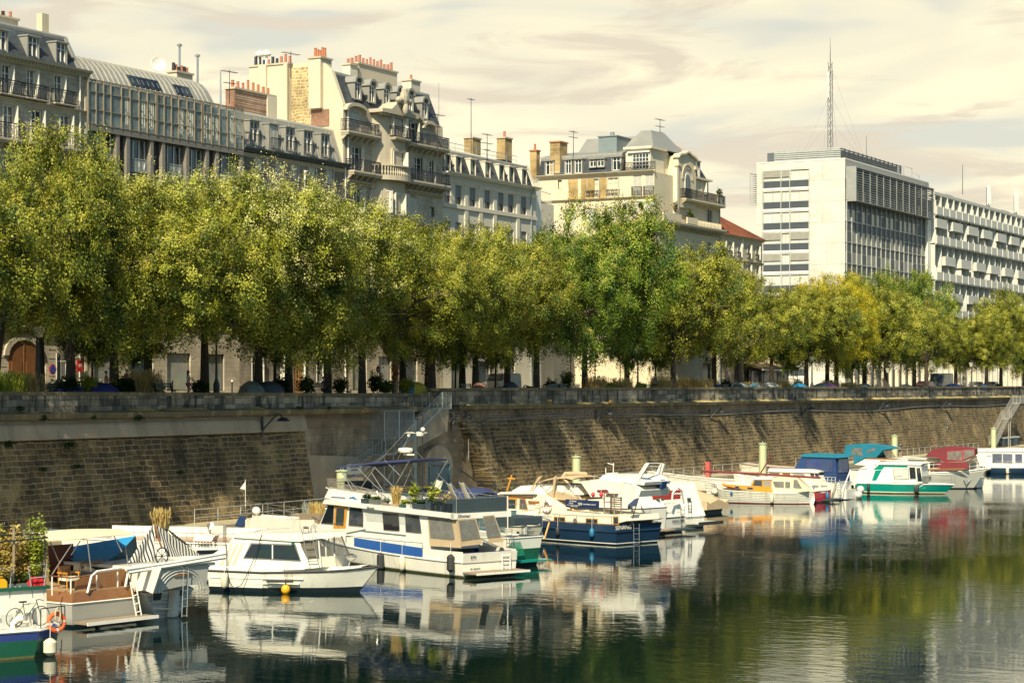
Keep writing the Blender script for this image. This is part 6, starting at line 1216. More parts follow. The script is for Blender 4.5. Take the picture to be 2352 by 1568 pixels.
def steps_ladder(b, name, m, p0, p1, wv, n=4, r=.02, label=None):
    q = MB(); p0, p1, wv = Vector(p0), Vector(p1), Vector(wv); q.tube([p0, p1], r, 5); q.tube([p0 + wv, p1 + wv], r, 5)
    for i in range(n): f = (i + .7) / (n + .2); a = p0.lerp(p1, f); q.tube([a, a + wv], r, 5)
    return q.build(name, m, b.t)
def bimini(b, name, m, x0, x1, w_, z0, z1, sag=.12, th=.03, curve=.18, ends=.3, nx=7):
    rows = []
    for i in range(nx):
        f = i / (nx - 1); x = x0 + (x1 - x0) * f; z = z0 + (z1 - z0) * f - ends * (abs(2 * f - 1) ** 4) * .5
        rows.append([(x, w_ * math.sin(a), z + curve * (math.cos(a) - 1) * 1.2 - sag * .15 * math.sin(f * math.pi * 4) ** 2) for a in [(-1 + 2 * k / 8) * math.pi / 2.2 for k in range(9)]])
    return MB().sheet(rows, th).build(name, m, b.t, True)

# ===== F: large white motor yacht with roof terrace
b = Boat('large white motor yacht with blue hull band, orange wooden door and planted roof terrace', 1690, 1465, 0, 1.75, 67.6, crop='3'); F = b
zr = b.S(1680, 1300, 1.75)[1]; bowx, bowz = b.S(559, 1183, .2, 'P')
Lf = bowx
b.hull([(0, 1.75, 1.65, zr, 0), (2.5, 1.85, 1.75, zr, 0), (7, 1.9, 1.75, zr + .1, 0), (11, 1.75, 1.35, zr + .3, 0), (14.5, 1.25, .6, zr + .65, .3), (Lf - .9, .3, .06, bowz * .9, .8)], [-.35, .12, .2, .75, 1], [ALGAE, WHH, WHH, WHH], rub=WHH, rubr=.06)
sh = [b.S(1682, 1190, 1.75), b.S(1285, 1182, 1.8), b.S(490, 1105, 1.8)]; zb = 1.35
bl = MB(); x_a, x_b = b.S(1280, 1200, 1.85)[0], b.S(560, 1130, 1.9)[0]
def strip(b, name, m, x0, x1, z0f, z1f, off=.02, n=14):
    for sg in (1, -1):
        P = []; q = MB()
        for i in range(n + 1):
            x = x0 + (x1 - x0) * i / n; S_ = b.S_; k = max(j for j in range(len(S_)) if S_[j][0] <= x or j == 0); k = min(k, len(S_) - 2); f = (x - S_[k][0]) / max(1e-6, S_[k + 1][0] - S_[k][0]); y = S_[k][1] + (S_[k + 1][1] - S_[k][1]) * f
            P.append((x, sg * (y + off), z0f(x), z1f(x)))
        for i in range(n):
            a, c = P[i], P[i + 1]; q.add([(a[0], a[1], a[2]), (c[0], c[1], c[2]), (c[0], c[1], c[3]), (a[0], a[1], a[3]), (a[0], a[1] - sg * .08, a[2]), (c[0], c[1] - sg * .08, c[2]), (c[0], c[1] - sg * .08, c[3]), (a[0], a[1] - sg * .08, a[3])], [(0, 1, 2, 3), (7, 6, 5, 4), (3, 2, 6, 7), (0, 4, 5, 1), (0, 3, 7, 4), (1, 5, 6, 2)])
        q.build(name, m, b.t)
zf = lambda x: zr + .05 * max(0, x - 3) * .6
strip(b, 'blue_bulwark', BLUB, x_a, x_b, lambda x: zf(x) + .03, lambda x: zf(x) + .52)
strip(b, 'white_bulwark', WHH, x_b, Lf - 1.2, lambda x: zf(x) + .03 + .1 * max(0, x - x_b) * .4, lambda x: min(bowz + .1, zf(x) + .5 + .09 * max(0, x - x_b)), off=0)
strip(b, 'aft_side', WHH, .02, x_a - .02, lambda x: zr + .04, lambda x: zr + .5, off=-.02)
YS = 1.62
b.side('superstructure', WHITE, [(160, 985), (215, 880), (300, 690), (1335, 800), (1345, 1180), (1290, 1185), (480, 1100)], YS, -YS, at=YS)
b.side('roof', WHITE, [(262, 684), (262, 650), (640, 700), (1612, 800), (2040, 800), (1610, 848)], YS + .22, -YS - .22, at=YS + .22)
xr0 = b.S(1610, 800, YS + .2)[0]; zro = b.S(1610, 800, YS + .2)[1]
for o_ in [o for o in b.t.children if o.name.startswith('roof')]: bpy.data.objects.remove(o_)
rb, rf = b.S(1612, 848, YS + .2), b.S(262, 690, YS + .2); rh = .24
MB().prism([(rb[0], rb[1]), (rf[0], rf[1]), (rf[0] + .1, rf[1] + rh), (rb[0], rb[1] + rh + .02)], YS + .2, -YS - .2, 'y').build('roof', WHITE, b.t)
ZR = rb[1] + rh
for pts in ([(222, 890), (300, 708), (355, 712), (345, 900)], [(525, 728), (645, 740), (660, 800), (658, 925), (512, 912)], [(865, 782), (1030, 796), (1040, 960), (1025, 970), (880, 960)], [(1100, 803), (1245, 817), (1268, 985), (1250, 992), (1112, 978)]): b.win(pts, YS)
dd = b.side('door', ORW, [(372, 700), (500, 712), (470, 1050), (350, 1040)], YS, YS + .05); b.side('door_pane', GLASS, [(392, 732), (475, 740), (462, 918), (382, 905)], YS + .05, YS + .07, par=dd, at=YS); MB().box(*[v for v in (b.S(372, 890, YS)[0] - .06, b.S(372, 890, YS)[0] + .02)], YS + .05, YS + .1, b.S(372, 890, YS)[1] - .02, b.S(372, 890, YS)[1] + .02).build('handle', STEEL, dd)
b.side('door_lintel', TEAK, [(365, 700), (365, 712), (615, 727), (615, 716)], YS, YS + .06)
b.side('window_blind', GREYW, [(668, 762), (862, 780), (868, 882), (700, 868)], YS, YS + .012); b.side('window_blind', GREYW, [(1035, 796), (1098, 802), (1105, 908), (1042, 900)], YS, YS + .012)
b.side('side_rail', GALV, [(632, 962), (1110, 1012), (1110, 1020), (632, 970)], YS, YS + .05)
# canvas aft
cx0 = .12
b.side('canvas_panel', TAN, [(1335, 826), (1640, 850), (1690, 1150), (1362, 1130)], YS, YS + .02, at=YS); b.side('canvas_window', VNL, [(1350, 836), (1590, 862), (1622, 1060), (1600, 1070), (1368, 1050)], YS + .021, YS + .03, at=YS)
for sgn in (1,): pass
for pts, m in (([(1645, 850), (1840, 838), (1905, 1110), (1685, 1135)], TAN), ([(1912, 815), (2030, 806), (2130, 1085), (1980, 1100)], TAN)): b.tran('canvas_panel', m, pts, cx0, cx0 + .02)
for pts in ([(1660, 865), (1830, 850), (1885, 1050), (1690, 1075)], [(1922, 825), (2025, 815), (2100, 1030), (1960, 1045)]): b.tran('canvas_window', VNL, pts, cx0 - .03, cx0)
MB().box(.4, 3.2, -1.55, 1.55, .5, zr + .05).build('cockpit_floor', BOOT, b.t); MB().box(3.3, 3.4, -1.6, 1.6, zr, ZR - .25).build('cockpit_bulkhead', mat('cabin_dark_paint', (.12, .1, .08), .6), b.t)  # cockpit bulkhead in one even dark brown
MB().box(.05, .35, -1.6, 1.6, zr - .1, zr + .42).build('aft_coaming', NAVY, b.t)
# transom board raised, platform and ladder
MB().prism([(-.05, zr - .05), (-.12, zr + .42), (.05, zr + .42), (.05, zr - .05)], -1.72, 1.72, 'y').build('transom_board', WHH, b.t)
txt('BTK', .2, BLACK, b.t, (-.13, 1.1, zr + .22), (math.pi / 2, 0, -math.pi / 2)); txt('PA G23A72', .13, BLACK, b.t, (-.01, .9, zr - .38), (math.pi / 2, 0, -math.pi / 2))
MB().box(-1.15, -.02, -1.7, 1.7, .22, .3).build('swim_platform', WOODG, b.t); MB().box(-1.18, -1.13, -1.7, 1.7, .2, .31).build('platform_edge', WHH, b.t)
steps_ladder(b, 'boarding_ladder', WHITE, (-.35, -.55, .3), (-.12, -.75, zr + .3), (0, -.5, 0), 4)
# deck rails of the side deck
P0 = [b.p(x, y, 1.86) for x, y in ((480, 1022), (880, 1066), (1097, 1085), (1280, 1100))]; ql = [P0] + [[p, p - Vector((0, 0, .35))] for p in P0]; b.tubes('guard_rail', STEEL, ql, .018)
b.railing(.6, .05, 11, None, n=5, dz=.35)
for X_, Y_ in ((65, 945), (225, 965)): b.win([(X_ - 25, Y_ - 14), (X_ + 25, Y_ - 10), (X_ + 25, Y_ + 8), (X_ - 25, Y_ + 4)], 1.74)
# foredeck
MB().prism([b.S(160, 985, 1.4), b.S(120, 860, 1.4), b.S(-300, 850, 1.0), (Lf - 2, bowz * .95), (Lf - 2, zr), (8, zr)], -1.3, 1.3, 'y').build('foredeck', WHH, b.t)
MB().ball((Lf - 1.6, .3, bowz + .35), .3, .25, .25).build('windlass', WHITE, b.t, True)
MB().tube([(Lf + .1, 0, bowz + .1), (Lf + .1, 0, bowz + 2.1)], .02, 5).build('flag_staff', WHITE, b.t); MB().add([(Lf + .1, 0, bowz + 2), (Lf + .1, .02, bowz + 1.5), (Lf + .55, .1, bowz + 1.55), (Lf + .1, .01, bowz + 2)], [(0, 1, 2)]).build('pennant', WHITE, b.t)
# anchor bundle (dark blue cover hanging at bow)
b.side('bow_cover', BLUC, [(640, 395), (690, 290), (730, 300), (780, 350), (700, 415)], .35, .45, c='2')
# flybridge
b.side('flybridge', WHITE, [(235, 690), (262, 610), (305, 530), (620, 575), (800, 600), (858, 622), (862, 700)], 1.3, -1.3, at=1.3)
MB().prism([b.S(300, 560, 1.2), b.S(300, 528, 1.2), b.S(800, 598, 1.2), b.S(800, 640, 1.2)], -1.1, 1.1, 'y').build('helm_floor', BOOT, b.t)
b.side('side_vents', mat('blue_grey_vent', (.1, .14, .2), .5), [(330, 612), (475, 622), (475, 636), (330, 626)], 1.3, 1.32); b.side('front_vent', BLACK, [(256, 630), (326, 636), (326, 665), (246, 655)], 1.3, 1.32)
b.side('dinosaur_emblem', mat('emblem_blue', (.03, .15, .3), .5), [(508, 635), (520, 622), (545, 618), (552, 610), (560, 622), (568, 612), (578, 630), (600, 640), (625, 640), (590, 645), (560, 643), (548, 636), (530, 640), (520, 634)], 1.3, 1.315)
q = MB(); A_ = [b.p(290, 490, 1.2), b.p(310, 540, 1.15), b.p(620, 575, 1.25), b.p(815, 600, 1.25), b.p(805, 560, 1.25), b.p(610, 510, 1.25), b.p(300, 465, 1.2)]
q.add([tuple(p) for p in A_], [tuple(range(len(A_)))]); q.add([(p[0], -p[1], p[2]) for p in A_], [tuple(range(len(A_)))]); f1, f2 = A_[0], A_[6]; q.add([(f1[0], f1[1], f1[2]), (f1[0], -f1[1], f1[2]), (f2[0] + .2, -f2[1], f2[2] + .2), (f2[0] + .2, f2[1], f2[2] + .2)], [(0, 1, 2, 3)]); q.build('windscreen', TINT, b.t)
b.tubes('windscreen_frame', STEEL, [[A_[6], A_[5], A_[4], A_[3]], [Vector((p.x, -p.y, p.z)) for p in (A_[6], A_[5], A_[4], A_[3])], [A_[6], Vector((A_[6].x, -A_[6].y, A_[6].z))]], .022)
MB().box(b.S(640, 540, 0)[0] - .3, b.S(560, 540, 0)[0], -.5, .6, ZR + .4, ZR + 1.2).build('helm_seat', BOOT, b.t)
x0, z0 = b.S(392, 300, 1.2); x1, z1 = b.S(1150, 228, 1.2)
bimini(b, 'bimini_top', NAVY, x0, x1, 1.35, z0 + .1, z1 + .1, curve=.12, ends=.1)
pl = []
for sg in (1, -1):
    f = lambda X, Y: Vector((b.S(X, Y, 1.2)[0], sg * 1.25, b.S(X, Y, 1.2)[1]))
    pl += [[f(400, 318), f(620, 550)], [f(590, 295), f(800, 505), f(898, 580)], [f(795, 300), f(640, 530)], [f(755, 362), f(895, 580)], [f(900, 240), f(1050, 390)], [f(1150, 240), f(990, 520)], [f(795, 315), f(985, 510)], [f(430, 310), f(560, 560)]]
b.tubes('bimini_frame', STEEL, pl, .024)
for (X, Y, s_, yy) in ((735, 735, .22, YS + .21), (1660, 806, .0, 0)):
    if s_: x_, z_ = b.S(X, Y, yy); txt('Sikoinan', .22, BLACK, b.t, (x_, yy + .005, z_), (math.pi / 2, 0, math.pi), shear=.35)
y_, z_ = b.T(1662, 808, -.02); MB().box(rb[0] - .02, rb[0] + .3, -YS - .2, YS + .2, rb[1] - .02, ZR + .02).build('roof_edge', WHITE, b.t)
txt('Sikoinan', .24, BLACK, b.t, (rb[0] - .03, 1.25, rb[1] + .12), (math.pi / 2, 0, -math.pi / 2), shear=.35)
# roof terrace screen
tx0, tx1 = rb[0] + .1, b.S(1565, 700, 1.6)[0] + .1
b.tubes('terrace_rail', STEEL, [[(b.S(860, 600, 1.0)[0], 1.5, ZR + .9), (tx0, 1.6, ZR + .75)], [(b.S(860, 600, 1.0)[0], -1.6, ZR + .9), (tx0, -1.6, ZR + .75)], [(tx0, 1.6, ZR + .75), (tx0, -1.6, ZR + .75)]] + [[(x, sg * 1.6, ZR), (x, sg * 1.6, ZR + .8)] for x in [tx0 + 1.3 * i for i in range(7)] for sg in (1, -1)], .018)
SCR = mat('dark_terrace_screen', (.03, .05, .06), .8); xs = b.S(1570, 700, 1.62)[0]
xx2 = tx0 + 3.0
MB().box(tx0 - .02, tx0 + .02, -1.6, 1.6, ZR + .03, ZR + .72).build('terrace_screen', SCR, b.t); MB().box(tx0, xx2, -1.62, -1.58, ZR + .03, ZR + .72).build('terrace_screen', SCR, b.t); MB().box(xx2 - .02, xx2, -1.6, 1.6, ZR + .03, ZR + .6).build('terrace_screen', SCR, b.t)
MB().box(tx0 + .02, xx2 + 3.5, -1.5, 1.55, ZR, ZR + .03).build('terrace_deck', DECKM, b.t); xside = tx0 + 2.6
MB().box(tx0, xside, 1.58, 1.62, ZR + .03, ZR + .7).build('terrace_screen', SCR, b.t)
[MB().box(tx0 + .3 + .45 * i, tx0 + .65 + .45 * i, 1.63, 1.72, ZR + .1, ZR + .5).build('pocket', BOOT, b.t) for i in range(4)]
# deck chairs: sling chairs
def sling(w_, rz, label):
    t = empty('deck_chair', w_, rz, label, 'deck chair', 'white sling chairs on the yacht roof'); t.scale = (1.3, 1.3, 1.4)
    rows = [[(x, -.3 + .15 * j, z - .05 * math.sin(j / 4 * math.pi)) for j in range(5)] for x, z in ((-.5, .42), (-.3, .3), (0, .22), (.25, .35), (.45, .75), (.58, 1.05))]
    MB().sheet(rows, .02).build('sling', mat('white_canvas', (.75, .7, .56), .85), t, True)
    q = MB(); [q.tube(l, .015, 5) for l in ([(-.5, -.3, .42), (.3, -.3, 0)], [(-.5, .3, .42), (.3, .3, 0)], [(.58, -.3, 1.05), (-.3, -.3, 0)], [(.58, .3, 1.05), (-.3, .3, 0)], [(-.3, -.3, 0), (-.3, .3, 0)], [(.3, -.3, 0), (.3, .3, 0)])]; q.build('frame', STEEL, t)
for (X, Y, yy, rz, lab) in ((1700, 645, .4, 2.4, 'white sling chair on the yacht roof, middle one of the terrace'), (1830, 645, -.6, 2.4, 'white sling chair on the yacht roof, rightmost'), (1330, 640, .2, -.6, 'white sling chair half hidden by the vines on the yacht roof')):
    x_, z_ = b.S(X, Y, yy); sling(b.W((x_, yy, ZR + .03)), rz, lab)
for (X, Y, sz, m, lf, k, h, lab) in ((692, 690, (.55, .4, .4), SCR, LD, 'leaf', .25, 'black round pot at the front end of the roof planters'), (790, 705, (.85, .35, .4), mat('grey_planter', (.13, .13, .12), .7), LF, 'leaf', .15, 'grey box planter with low plants, first from the flybridge'), (900, 718, (.6, .3, .2), WOODG, mm['w'], 'leaf', .35, 'low planter with grey heather on the yacht roof'), (1000, 725, (.55, .35, .25), mat('tan_pot', (.4, .3, .2), .8), LS, 'g', .75, 'tan pot with tall golden grass on the yacht roof'),
      (1085, 732, (.45, .4, .22), mat('teal_pot', (.02, .1, .09), .4), mm['y'], 'leaf', .3, 'teal pot with a yellow-green cushion plant'), (1145, 738, (.3, .3, .3), GREYW, LF, 'leaf', .12, 'small white pot right of the teal pot'), (1255, 752, (1.0, .4, .35), SCR, LD, 'leaf', .2, 'black trough planter below the grape vine, left one'), (1455, 772, (1.15, .4, .35), SCR, LF, 'leaf', .3, 'black trough planter below the grape vine, right one')):
    x_, _ = b.S(X, Y, 1.55); planter(b.W((x_, 1.52, ZR + .02)), (sz[0], sz[1], sz[2]), m, lf, lab, int(X), k, h, b.a, 300)
for X, Y, r, lab in ((1190, 620, (.45, .3, .7), 'climbing vine with big yellow-green leaves on the yacht roof, left'), (1400, 630, (.75, .3, .7), 'climbing vine with big yellow-green leaves on the yacht roof, right'), (1540, 660, (.4, .25, .4), 'dry brown plant beside the right vine')):
    x_, _ = b.S(X, Y, 1.4); t = empty('vine', b.W((x_, 1.4, ZR + .3)), 0, lab, 'vine'); leafcloud((0, 0, r[2] * .8), r, 170, int(X), .1).build('foliage', mm['y'] if X < 1500 else LS, t); q = MB(); [q.tube([(0, 0, 0), (dx, 0, r[2] * .8), (dx * 1.6, .1, r[2] * 1.4)], .012, 4) for dx in (-.2, .05, .25)]; q.build('stem', BARK, t)
q = b.S(1425, 640, .3); person(b.W((q[0], .3, ZR - .25)), b.a + 1.2, 'shirtless person with curly hair sitting among the vines on the yacht roof', SKIN, C_('darkt', (.05, .05, .06)), hair=mat('curly_brown', (.12, .05, .02), .8), seated=True, H=1.7)
for i in range(3):
    x_, z_ = b.S(55 + 70 * i, 830, 1.1); planter(b.W((x_, 1.0, z_ - .35)), (.75, .55, .55), WOODG, LS if i else mm['w'], ('wooden crate planter on the foredeck, nearest the wheelhouse', 'wooden crate planter on the foredeck, middle one', 'wooden crate planter on the foredeck, nearest the bow')[2 - i], 80 + i, 'g', .5, b.a, 160)
fender(b, 843, 1200, 1385, 2.0, FBLK, 'black fender on the white yacht, leftmost', r=.2); fender(b, 1067, 1230, 1390, 2.0, FWHT, 'dirty white fender in the middle of the white yacht side', r=.17); fender(b, 1575, 1215, 1405, 1.95, FBLK, 'black fender near the stern of the white yacht', r=.2)
# ===== E: white cabin cruiser, bow to the right
b = Boat('white cabin cruiser with wraparound windows and black waterline, bow pointing right', 1850, 1092, 9.3, -.35, -76, crop='2'); Y0 = -1.45
def xz(X, Y, yy=Y0): return b.S(X, Y, yy)
sx = xz(340, 1040)[0]
b.hull([(sx, 1.4, 1.25, .95, 0), (sx + 2.5, 1.5, 1.35, .92, 0), (5.5, 1.45, 1.15, .93, .1), (8.0, 1.0, .6, 1.02, .5), (9.5, .12, .04, 1.2, 1.0)], [-.35, .16, .22, .5, .82, 1], [BOOT, BOOT, WHH, WHH, WHH], rub=FBLK, rubr=.05)
strip(b, 'moulded_ridge', WHH, sx + .1, 7.2, lambda x: .62, lambda x: .68, off=-.01); strip(b, 'moulded_ridge', WHH, sx + .1, 7.0, lambda x: .38, lambda x: .43, off=-.06)
strip(b, 'deck_coaming', WHITE, sx, 8.8, lambda x: .95 if x < 8 else 1.05, lambda x: 1.1 if x < 7 else 1.18, off=-.08)
b.side('cabin', WHITE, [(345, 880), (400, 690), (560, 580), (620, 505), (1290, 560), (1420, 830), (1340, 855)], -1.3, 1.3, at=-1.3)
b.side('cabin_roof', CREAMP, [(640, 485), (700, 470), (1790, 470), (1790, 490), (1290, 562), (1230, 560), (610, 520)], -1.38, 1.38, at=-1.38)
b.win([(725, 725), (805, 588), (1250, 602), (1308, 757)], -1.3, fr=.06); b.side('window_bar', WHITE, [(1015, 597), (1027, 597), (1027, 742), (1015, 742)], -1.325, -1.33, at=-1.3)
for k_ in (0, 1, 2): b.side('decor_stripe', mat('decor_beige', (.6, .53, .4), .5), [(700 - 55 * k_, 572), (725 - 55 * k_, 572), (625 - 60 * k_, 810), (590 - 60 * k_, 810)], -1.3, -1.31)
# wheelhouse
b.side('wheelhouse_side', CREAMP, [(1345, 755), (1500, 740), (1530, 830), (1360, 850)], -1.28, -1.2, at=-1.28); b.side('wheelhouse_glass', TINT, [(1310, 572), (1480, 545), (1500, 735), (1350, 752)], -1.27, -1.25, at=-1.28)
q = MB(); FR = [(b.S(1520, 540, -1.2), -1.2), (b.S(1745, 510, -.2), .6)]
pa, pb, pc, pd = b.p(1500, 545, -1.25), b.p(1520, 830, -1.25), b.p(1740, 505, .9), b.p(1830, 690, .9)
b.tubes('window_post', WHITE, [[pa, b.p(1525, 820, -1.25)], [b.p(1605, 530, -.5), b.p(1672, 715, -.5)], [b.p(1572, 535, -.9), b.p(1580, 825, -.9)], [pc, b.p(1820, 690, 1.0)], [b.p(1300, 565, -1.27), b.p(1352, 752, -1.27)], [b.p(1665, 510, .1), b.p(1668, 715, .1)]], .035)
q.add([tuple(b.p(1515, 540, -1.2)), tuple(b.p(1575, 535, -.9)), tuple(b.p(1582, 715, -.9)), tuple(b.p(1520, 715, -1.2))], [(0, 1, 2, 3)]); q.add([tuple(b.p(1620, 530, -.5)), tuple(b.p(1735, 515, .9)), tuple(b.p(1815, 692, 1.0)), tuple(b.p(1680, 710, -.5))], [(0, 1, 2, 3)]); q.add([tuple(b.p(1580, 545, -.9)), tuple(b.p(1605, 540, -.6)), tuple(b.p(1645, 712, -.55)), tuple(b.p(1590, 712, -.9))], [(0, 1, 2, 3)]); q.build('windscreen', TINT, b.t)
q = MB(); q.add([tuple(b.p(*a)) for a in ((1515, 715, -1.2), (1580, 715, -.9), (1670, 712, -.5), (1825, 692, 1.0), (1835, 820, 1.0), (1680, 828, -.5), (1590, 828, -.9), (1525, 828, -1.2))], [(0, 1, 6, 7), (1, 2, 5, 6), (2, 3, 4, 5)]); q.build('wheelhouse_front', CREAMP, b.t)
MB().box(b.S(1350, 800, -1.2)[0], b.S(1480, 800, -1.2)[0], -1.1, 1.1, .95, 1.3).build('helm_seat', CREAMP, b.t)
xd = b.S(1840, 830, 0)[0]; MB().prism([(b.S(1400, 840, -1)[0], .95), (b.S(1400, 840, -1)[0], 1.12), (8.6, 1.14), (9.9, 1.24), (9.4, 1.0)], -.5, .5, 'y').build('foredeck', WHITE, b.t)
steps_ladder(b, 'roof_ladder', STEEL, b.p(1415, 420, -1.35), b.p(1500, 800, -1.45), (-.45, -.02, -.02), 5, .02)
b.tubes('ladder_hoop', STEEL, [[b.p(1330, 515, -1.2), b.p(1350, 400, -1.2), b.p(1385, 400, -1.3), b.p(1415, 560, -1.42)], [b.p(1415, 510, -1.2), b.p(1430, 392, -1.2), b.p(1460, 392, -1.3), b.p(1480, 560, -1.42)]], .018)
b.tubes('roof_rail', STEEL, [[b.p(690, 468, -1.2), b.p(1790, 452, -1.2)], [b.p(690, 468, 1.2), b.p(1790, 440, 1.2)], [b.p(800, 470, -1.2), b.p(900, 440, 0), b.p(1200, 420, .8)]], .015)
l_ = MB(); pw = b.p(1842, 725, -.2)
l_.lathe([(.0, -.17), (.12, -.15), (.28, 0), (.28, .06), (.1, .16), (.0, .17)], tuple(pw), 14); l_.tube([pw, (pw.x - .15, pw.y, 1.15)], .03, 5); l_.build('deck_lamp', STEEL, b.t, True)
b.side('hull_vent', FBLK, [(960, 968), (1235, 968), (1235, 990), (960, 990)], -1.52, -1.46, at=-1.47)
b.side('bow_stem', BOOT, [(2060, 850), (2045, 905), (1925, 1045), (1850, 1085), (1960, 1045)], .0, .06, at=.0)
b.tubes('mooring_line', BOOT, [[b.p(905, 490, -1.4), b.p(860, 650, -1.45), b.p(800, 800, -1.5), b.p(740, 930, -1.6), b.p(690, 1020, -1.6), b.p(620, 1045, -1.6), b.p(570, 990, -1.6), b.p(545, 870, -1.55), b.p(530, 570, -1.4)]], .018)
MB().box(b.S(1237, 575, -1.32)[0] - .06, b.S(1237, 575, -1.32)[0] + .06, -1.42, -1.34, b.S(1237, 590, -1.32)[1], b.S(1237, 562, -1.32)[1]).build('side_light', mat('green_lamp', (.0, .1, .08), .3), b.t)
fender(b, 515, 890, 1052, -1.62, FWHT, 'pale long fender on the left half of the white cabin cruiser', r=.16)
w_ = b.W(b.p(1157, 1062, -1.68)); t = empty('round_buoy', w_, 0, 'yellow ball fender hanging on the side of the white cabin cruiser', 'buoy'); MB().ball((0, 0, 0), .21, .21, .23, 14, 10).build('ball', mat('buoy_yellow', (.85, .4, .01), .4), t, True); MB().lathe([(.05, .2), (.03, .34)], (0, 0, 0), 8).build('eye', BOOT, t); MB().tube([(0, 0, .3), (.03, .1, .95)], .012, 4).build('rope', BOOT, t)
# ===== D: barge behind, registration on its side
b = Boat('white barge with wooden deck lying behind the striped tent boat', 500, 1303, 6, 2.1, 104, 'barge'); xa = b.S(300, 1250, 2.1, 'P')[0]; xb = b.S(548, 1250, 2.1, 'P')[0]; z1 = b.S(300, 578, 2.1, '2')[1]
lo, hi = min(xa, xb), max(xa, xb); b.hull([(lo - 1, 2.1, 2.0, z1, 0), (lo + 3, 2.2, 2.1, z1, 0), (hi - 1, 2.1, 2.0, z1, 0), (hi + 5, 1.6, 1.3, z1 + .2, 0), (hi + 8, .3, .1, z1 + .5, .4)], [-.3, .1, .6, 1], [BOOT, WHH, WHH], rub=WHITE, rubr=.06)
MB().box(lo, hi + 5, -1.6, 1.7, z1, z1 + .06).build('wooden_deck', TEAK, b.t); MB().box(lo, hi + 3, -2.1, -1.9, z1, z1 + .55).build('bulwark', WHH, b.t)
b.side('hatch', WHITE, [(180, 555), (225, 490), (415, 500), (380, 560)], .6, 1.3, c='2', at=1.3); b.win([(235, 655), (510, 650), (510, 690), (235, 695)], 2.16, c='2')
x_, z_ = b.S(272, 590, 2.2, '2'); txt('NT F58889 F', .34, BLACK, b.t, (x_, 2.235, z_), (math.pi / 2, 0, math.pi))
x_, z_ = b.S(470, 430, -1.8, '2'); MB().box(x_ - .35, x_ + .35, -1.8, -1.4, z_ - .6, z_ + .2).build('locker', GREYW, b.t); p_ = b.p(360, 440, -1.5, '2'); q = MB(Matrix.Translation(p_) @ Matrix.Rotation(1.2, 4, 'X')); q.lathe([(.05, 0), (.28, .3), (.3, .32), (.02, .05)], (0, 0, 0), 12); q.build('ventilator', STEEL, b.t, True)
b.tubes('guard_rail', STEEL, [[(lo, 1.95, z1 + .5), (hi + 4, 1.9, z1 + .5)]] + [[(lo + 1.5 * i, 1.95, z1), (lo + 1.5 * i, 1.95, z1 + .5)] for i in range(8)], .018)
# ===== C: white clinker boat with striped tent
b = Boat('white clinker built boat with arched transom, seen from its stern under a striped tent', 1440, 1000, 0, 0, 82, 'wooden_boat', crop='A')
CLK = mat('clinker_planks', (.55, .55, .5), .5, (.47, .47, .43), 1.5, .5, dirt=(2, .6, .4, (.3, .3, .27)))
yl, zl = b.T(1232, 860, -.1); yr, zr_ = b.T(1660, 740, -.1); zt_ = b.T(1385, 575, -1.0)[1]
b.hull([(0, 1.35, .55, 1.05, -.1), (1.2, 1.7, .95, 1.2, 0), (4, 1.95, 1.4, 1.25, 0), (8, 1.7, 1.0, 1.35, 0), (10.5, .2, .05, 1.7, .8)], [-.3, .0, .18, .36, .54, .72, .9, 1], [BOOT, CLK, CLK, CLK, CLK, CLK, CLK], rub=WHITE, rubr=.05)
q = MB()
for i in range(6):
    z = .15 + .15 * i; hw = .62 + .72 * (i / 6) ** .7; q.tube([(-.11, hw, z), (-.13, 0, z - .05), (-.11, -hw, z)], .008, 3)
q.build('plank_lines', BOOT, b.t)
for pts in ([(1315, 800), (1390, 790), (1375, 855), (1310, 860)], [(1525, 775), (1590, 760), (1575, 815), (1520, 825)]): b.twin(pts, -.14, m=BLACK, fm=CLK)
b.tran('rudder', GREYW, [(1475, 770), (1515, 760), (1500, 985), (1455, 1000)], -.5, -.15, at=-.3)
b.side('side_upper', WHH, [(1090, 610), (1385, 575), (1310, 800), (1240, 770), (1150, 782)], 1.9, 1.8, at=1.9)
b.tran('arched_transom', GREYH, [(1310, 800), (1385, 577), (1790, 540), (1770, 735), (1700, 722), (1560, 735), (1430, 765)], -1.0, -.85, at=-1.0)
q = MB(); yy0, zz0 = b.T(1340, 790, -1.02); yy1, _ = b.T(1745, 690, -1.02); cy = (yy0 + yy1) / 2; hw = abs(yy1 - yy0) / 2
for k in (1, .88, .76): q.tube([(-1.02, cy - hw * k * math.cos(a), zz0 - .05 + .95 * k * math.sin(a)) for a in [math.pi * i / 14 for i in range(15)]], .018, 4)
q.build('carved_arches', GREYW, b.t)
b.tran('name_board', TEAK, [(1490, 655), (1530, 625), (1640, 628), (1600, 650)], -1.05, -1.0, at=-1.0); b.tran('corner_post', TEAK, [(1290, 800), (1370, 580), (1385, 577), (1310, 803)], -1.06, -1.0, at=-1.0)
MB().box(-1.0, 9, -1.75, 1.8, zt_ - .12, zt_).build('deck', WHH, b.t)
b.tubes('boom', WHITE, [[b.pt(1080, 592, -1.0), b.pt(1500, 530, -1.0), b.pt(1930, 455, -1.1)], [b.pt(1100, 620, -1.0), b.pt(1930, 490, -1.1)]], .075)
b.tubes('stern_ladder', GALV, [[b.pt(1560, 575, -1.15), b.pt(1578, 590, -1.15), b.pt(1560, 1000, -1.15)], [b.pt(1605, 575, -1.15), b.pt(1618, 590, -1.15), b.pt(1602, 1000, -1.15)]] + [[b.pt(1570, y, -1.15), b.pt(1612, y, -1.15)] for y in (700, 775, 845, 910, 990)], .018)
b.tubes('rudder_bar', WHITE, [[b.pt(1315, 925, -.3), b.pt(1560, 932, -.3)]], .03)
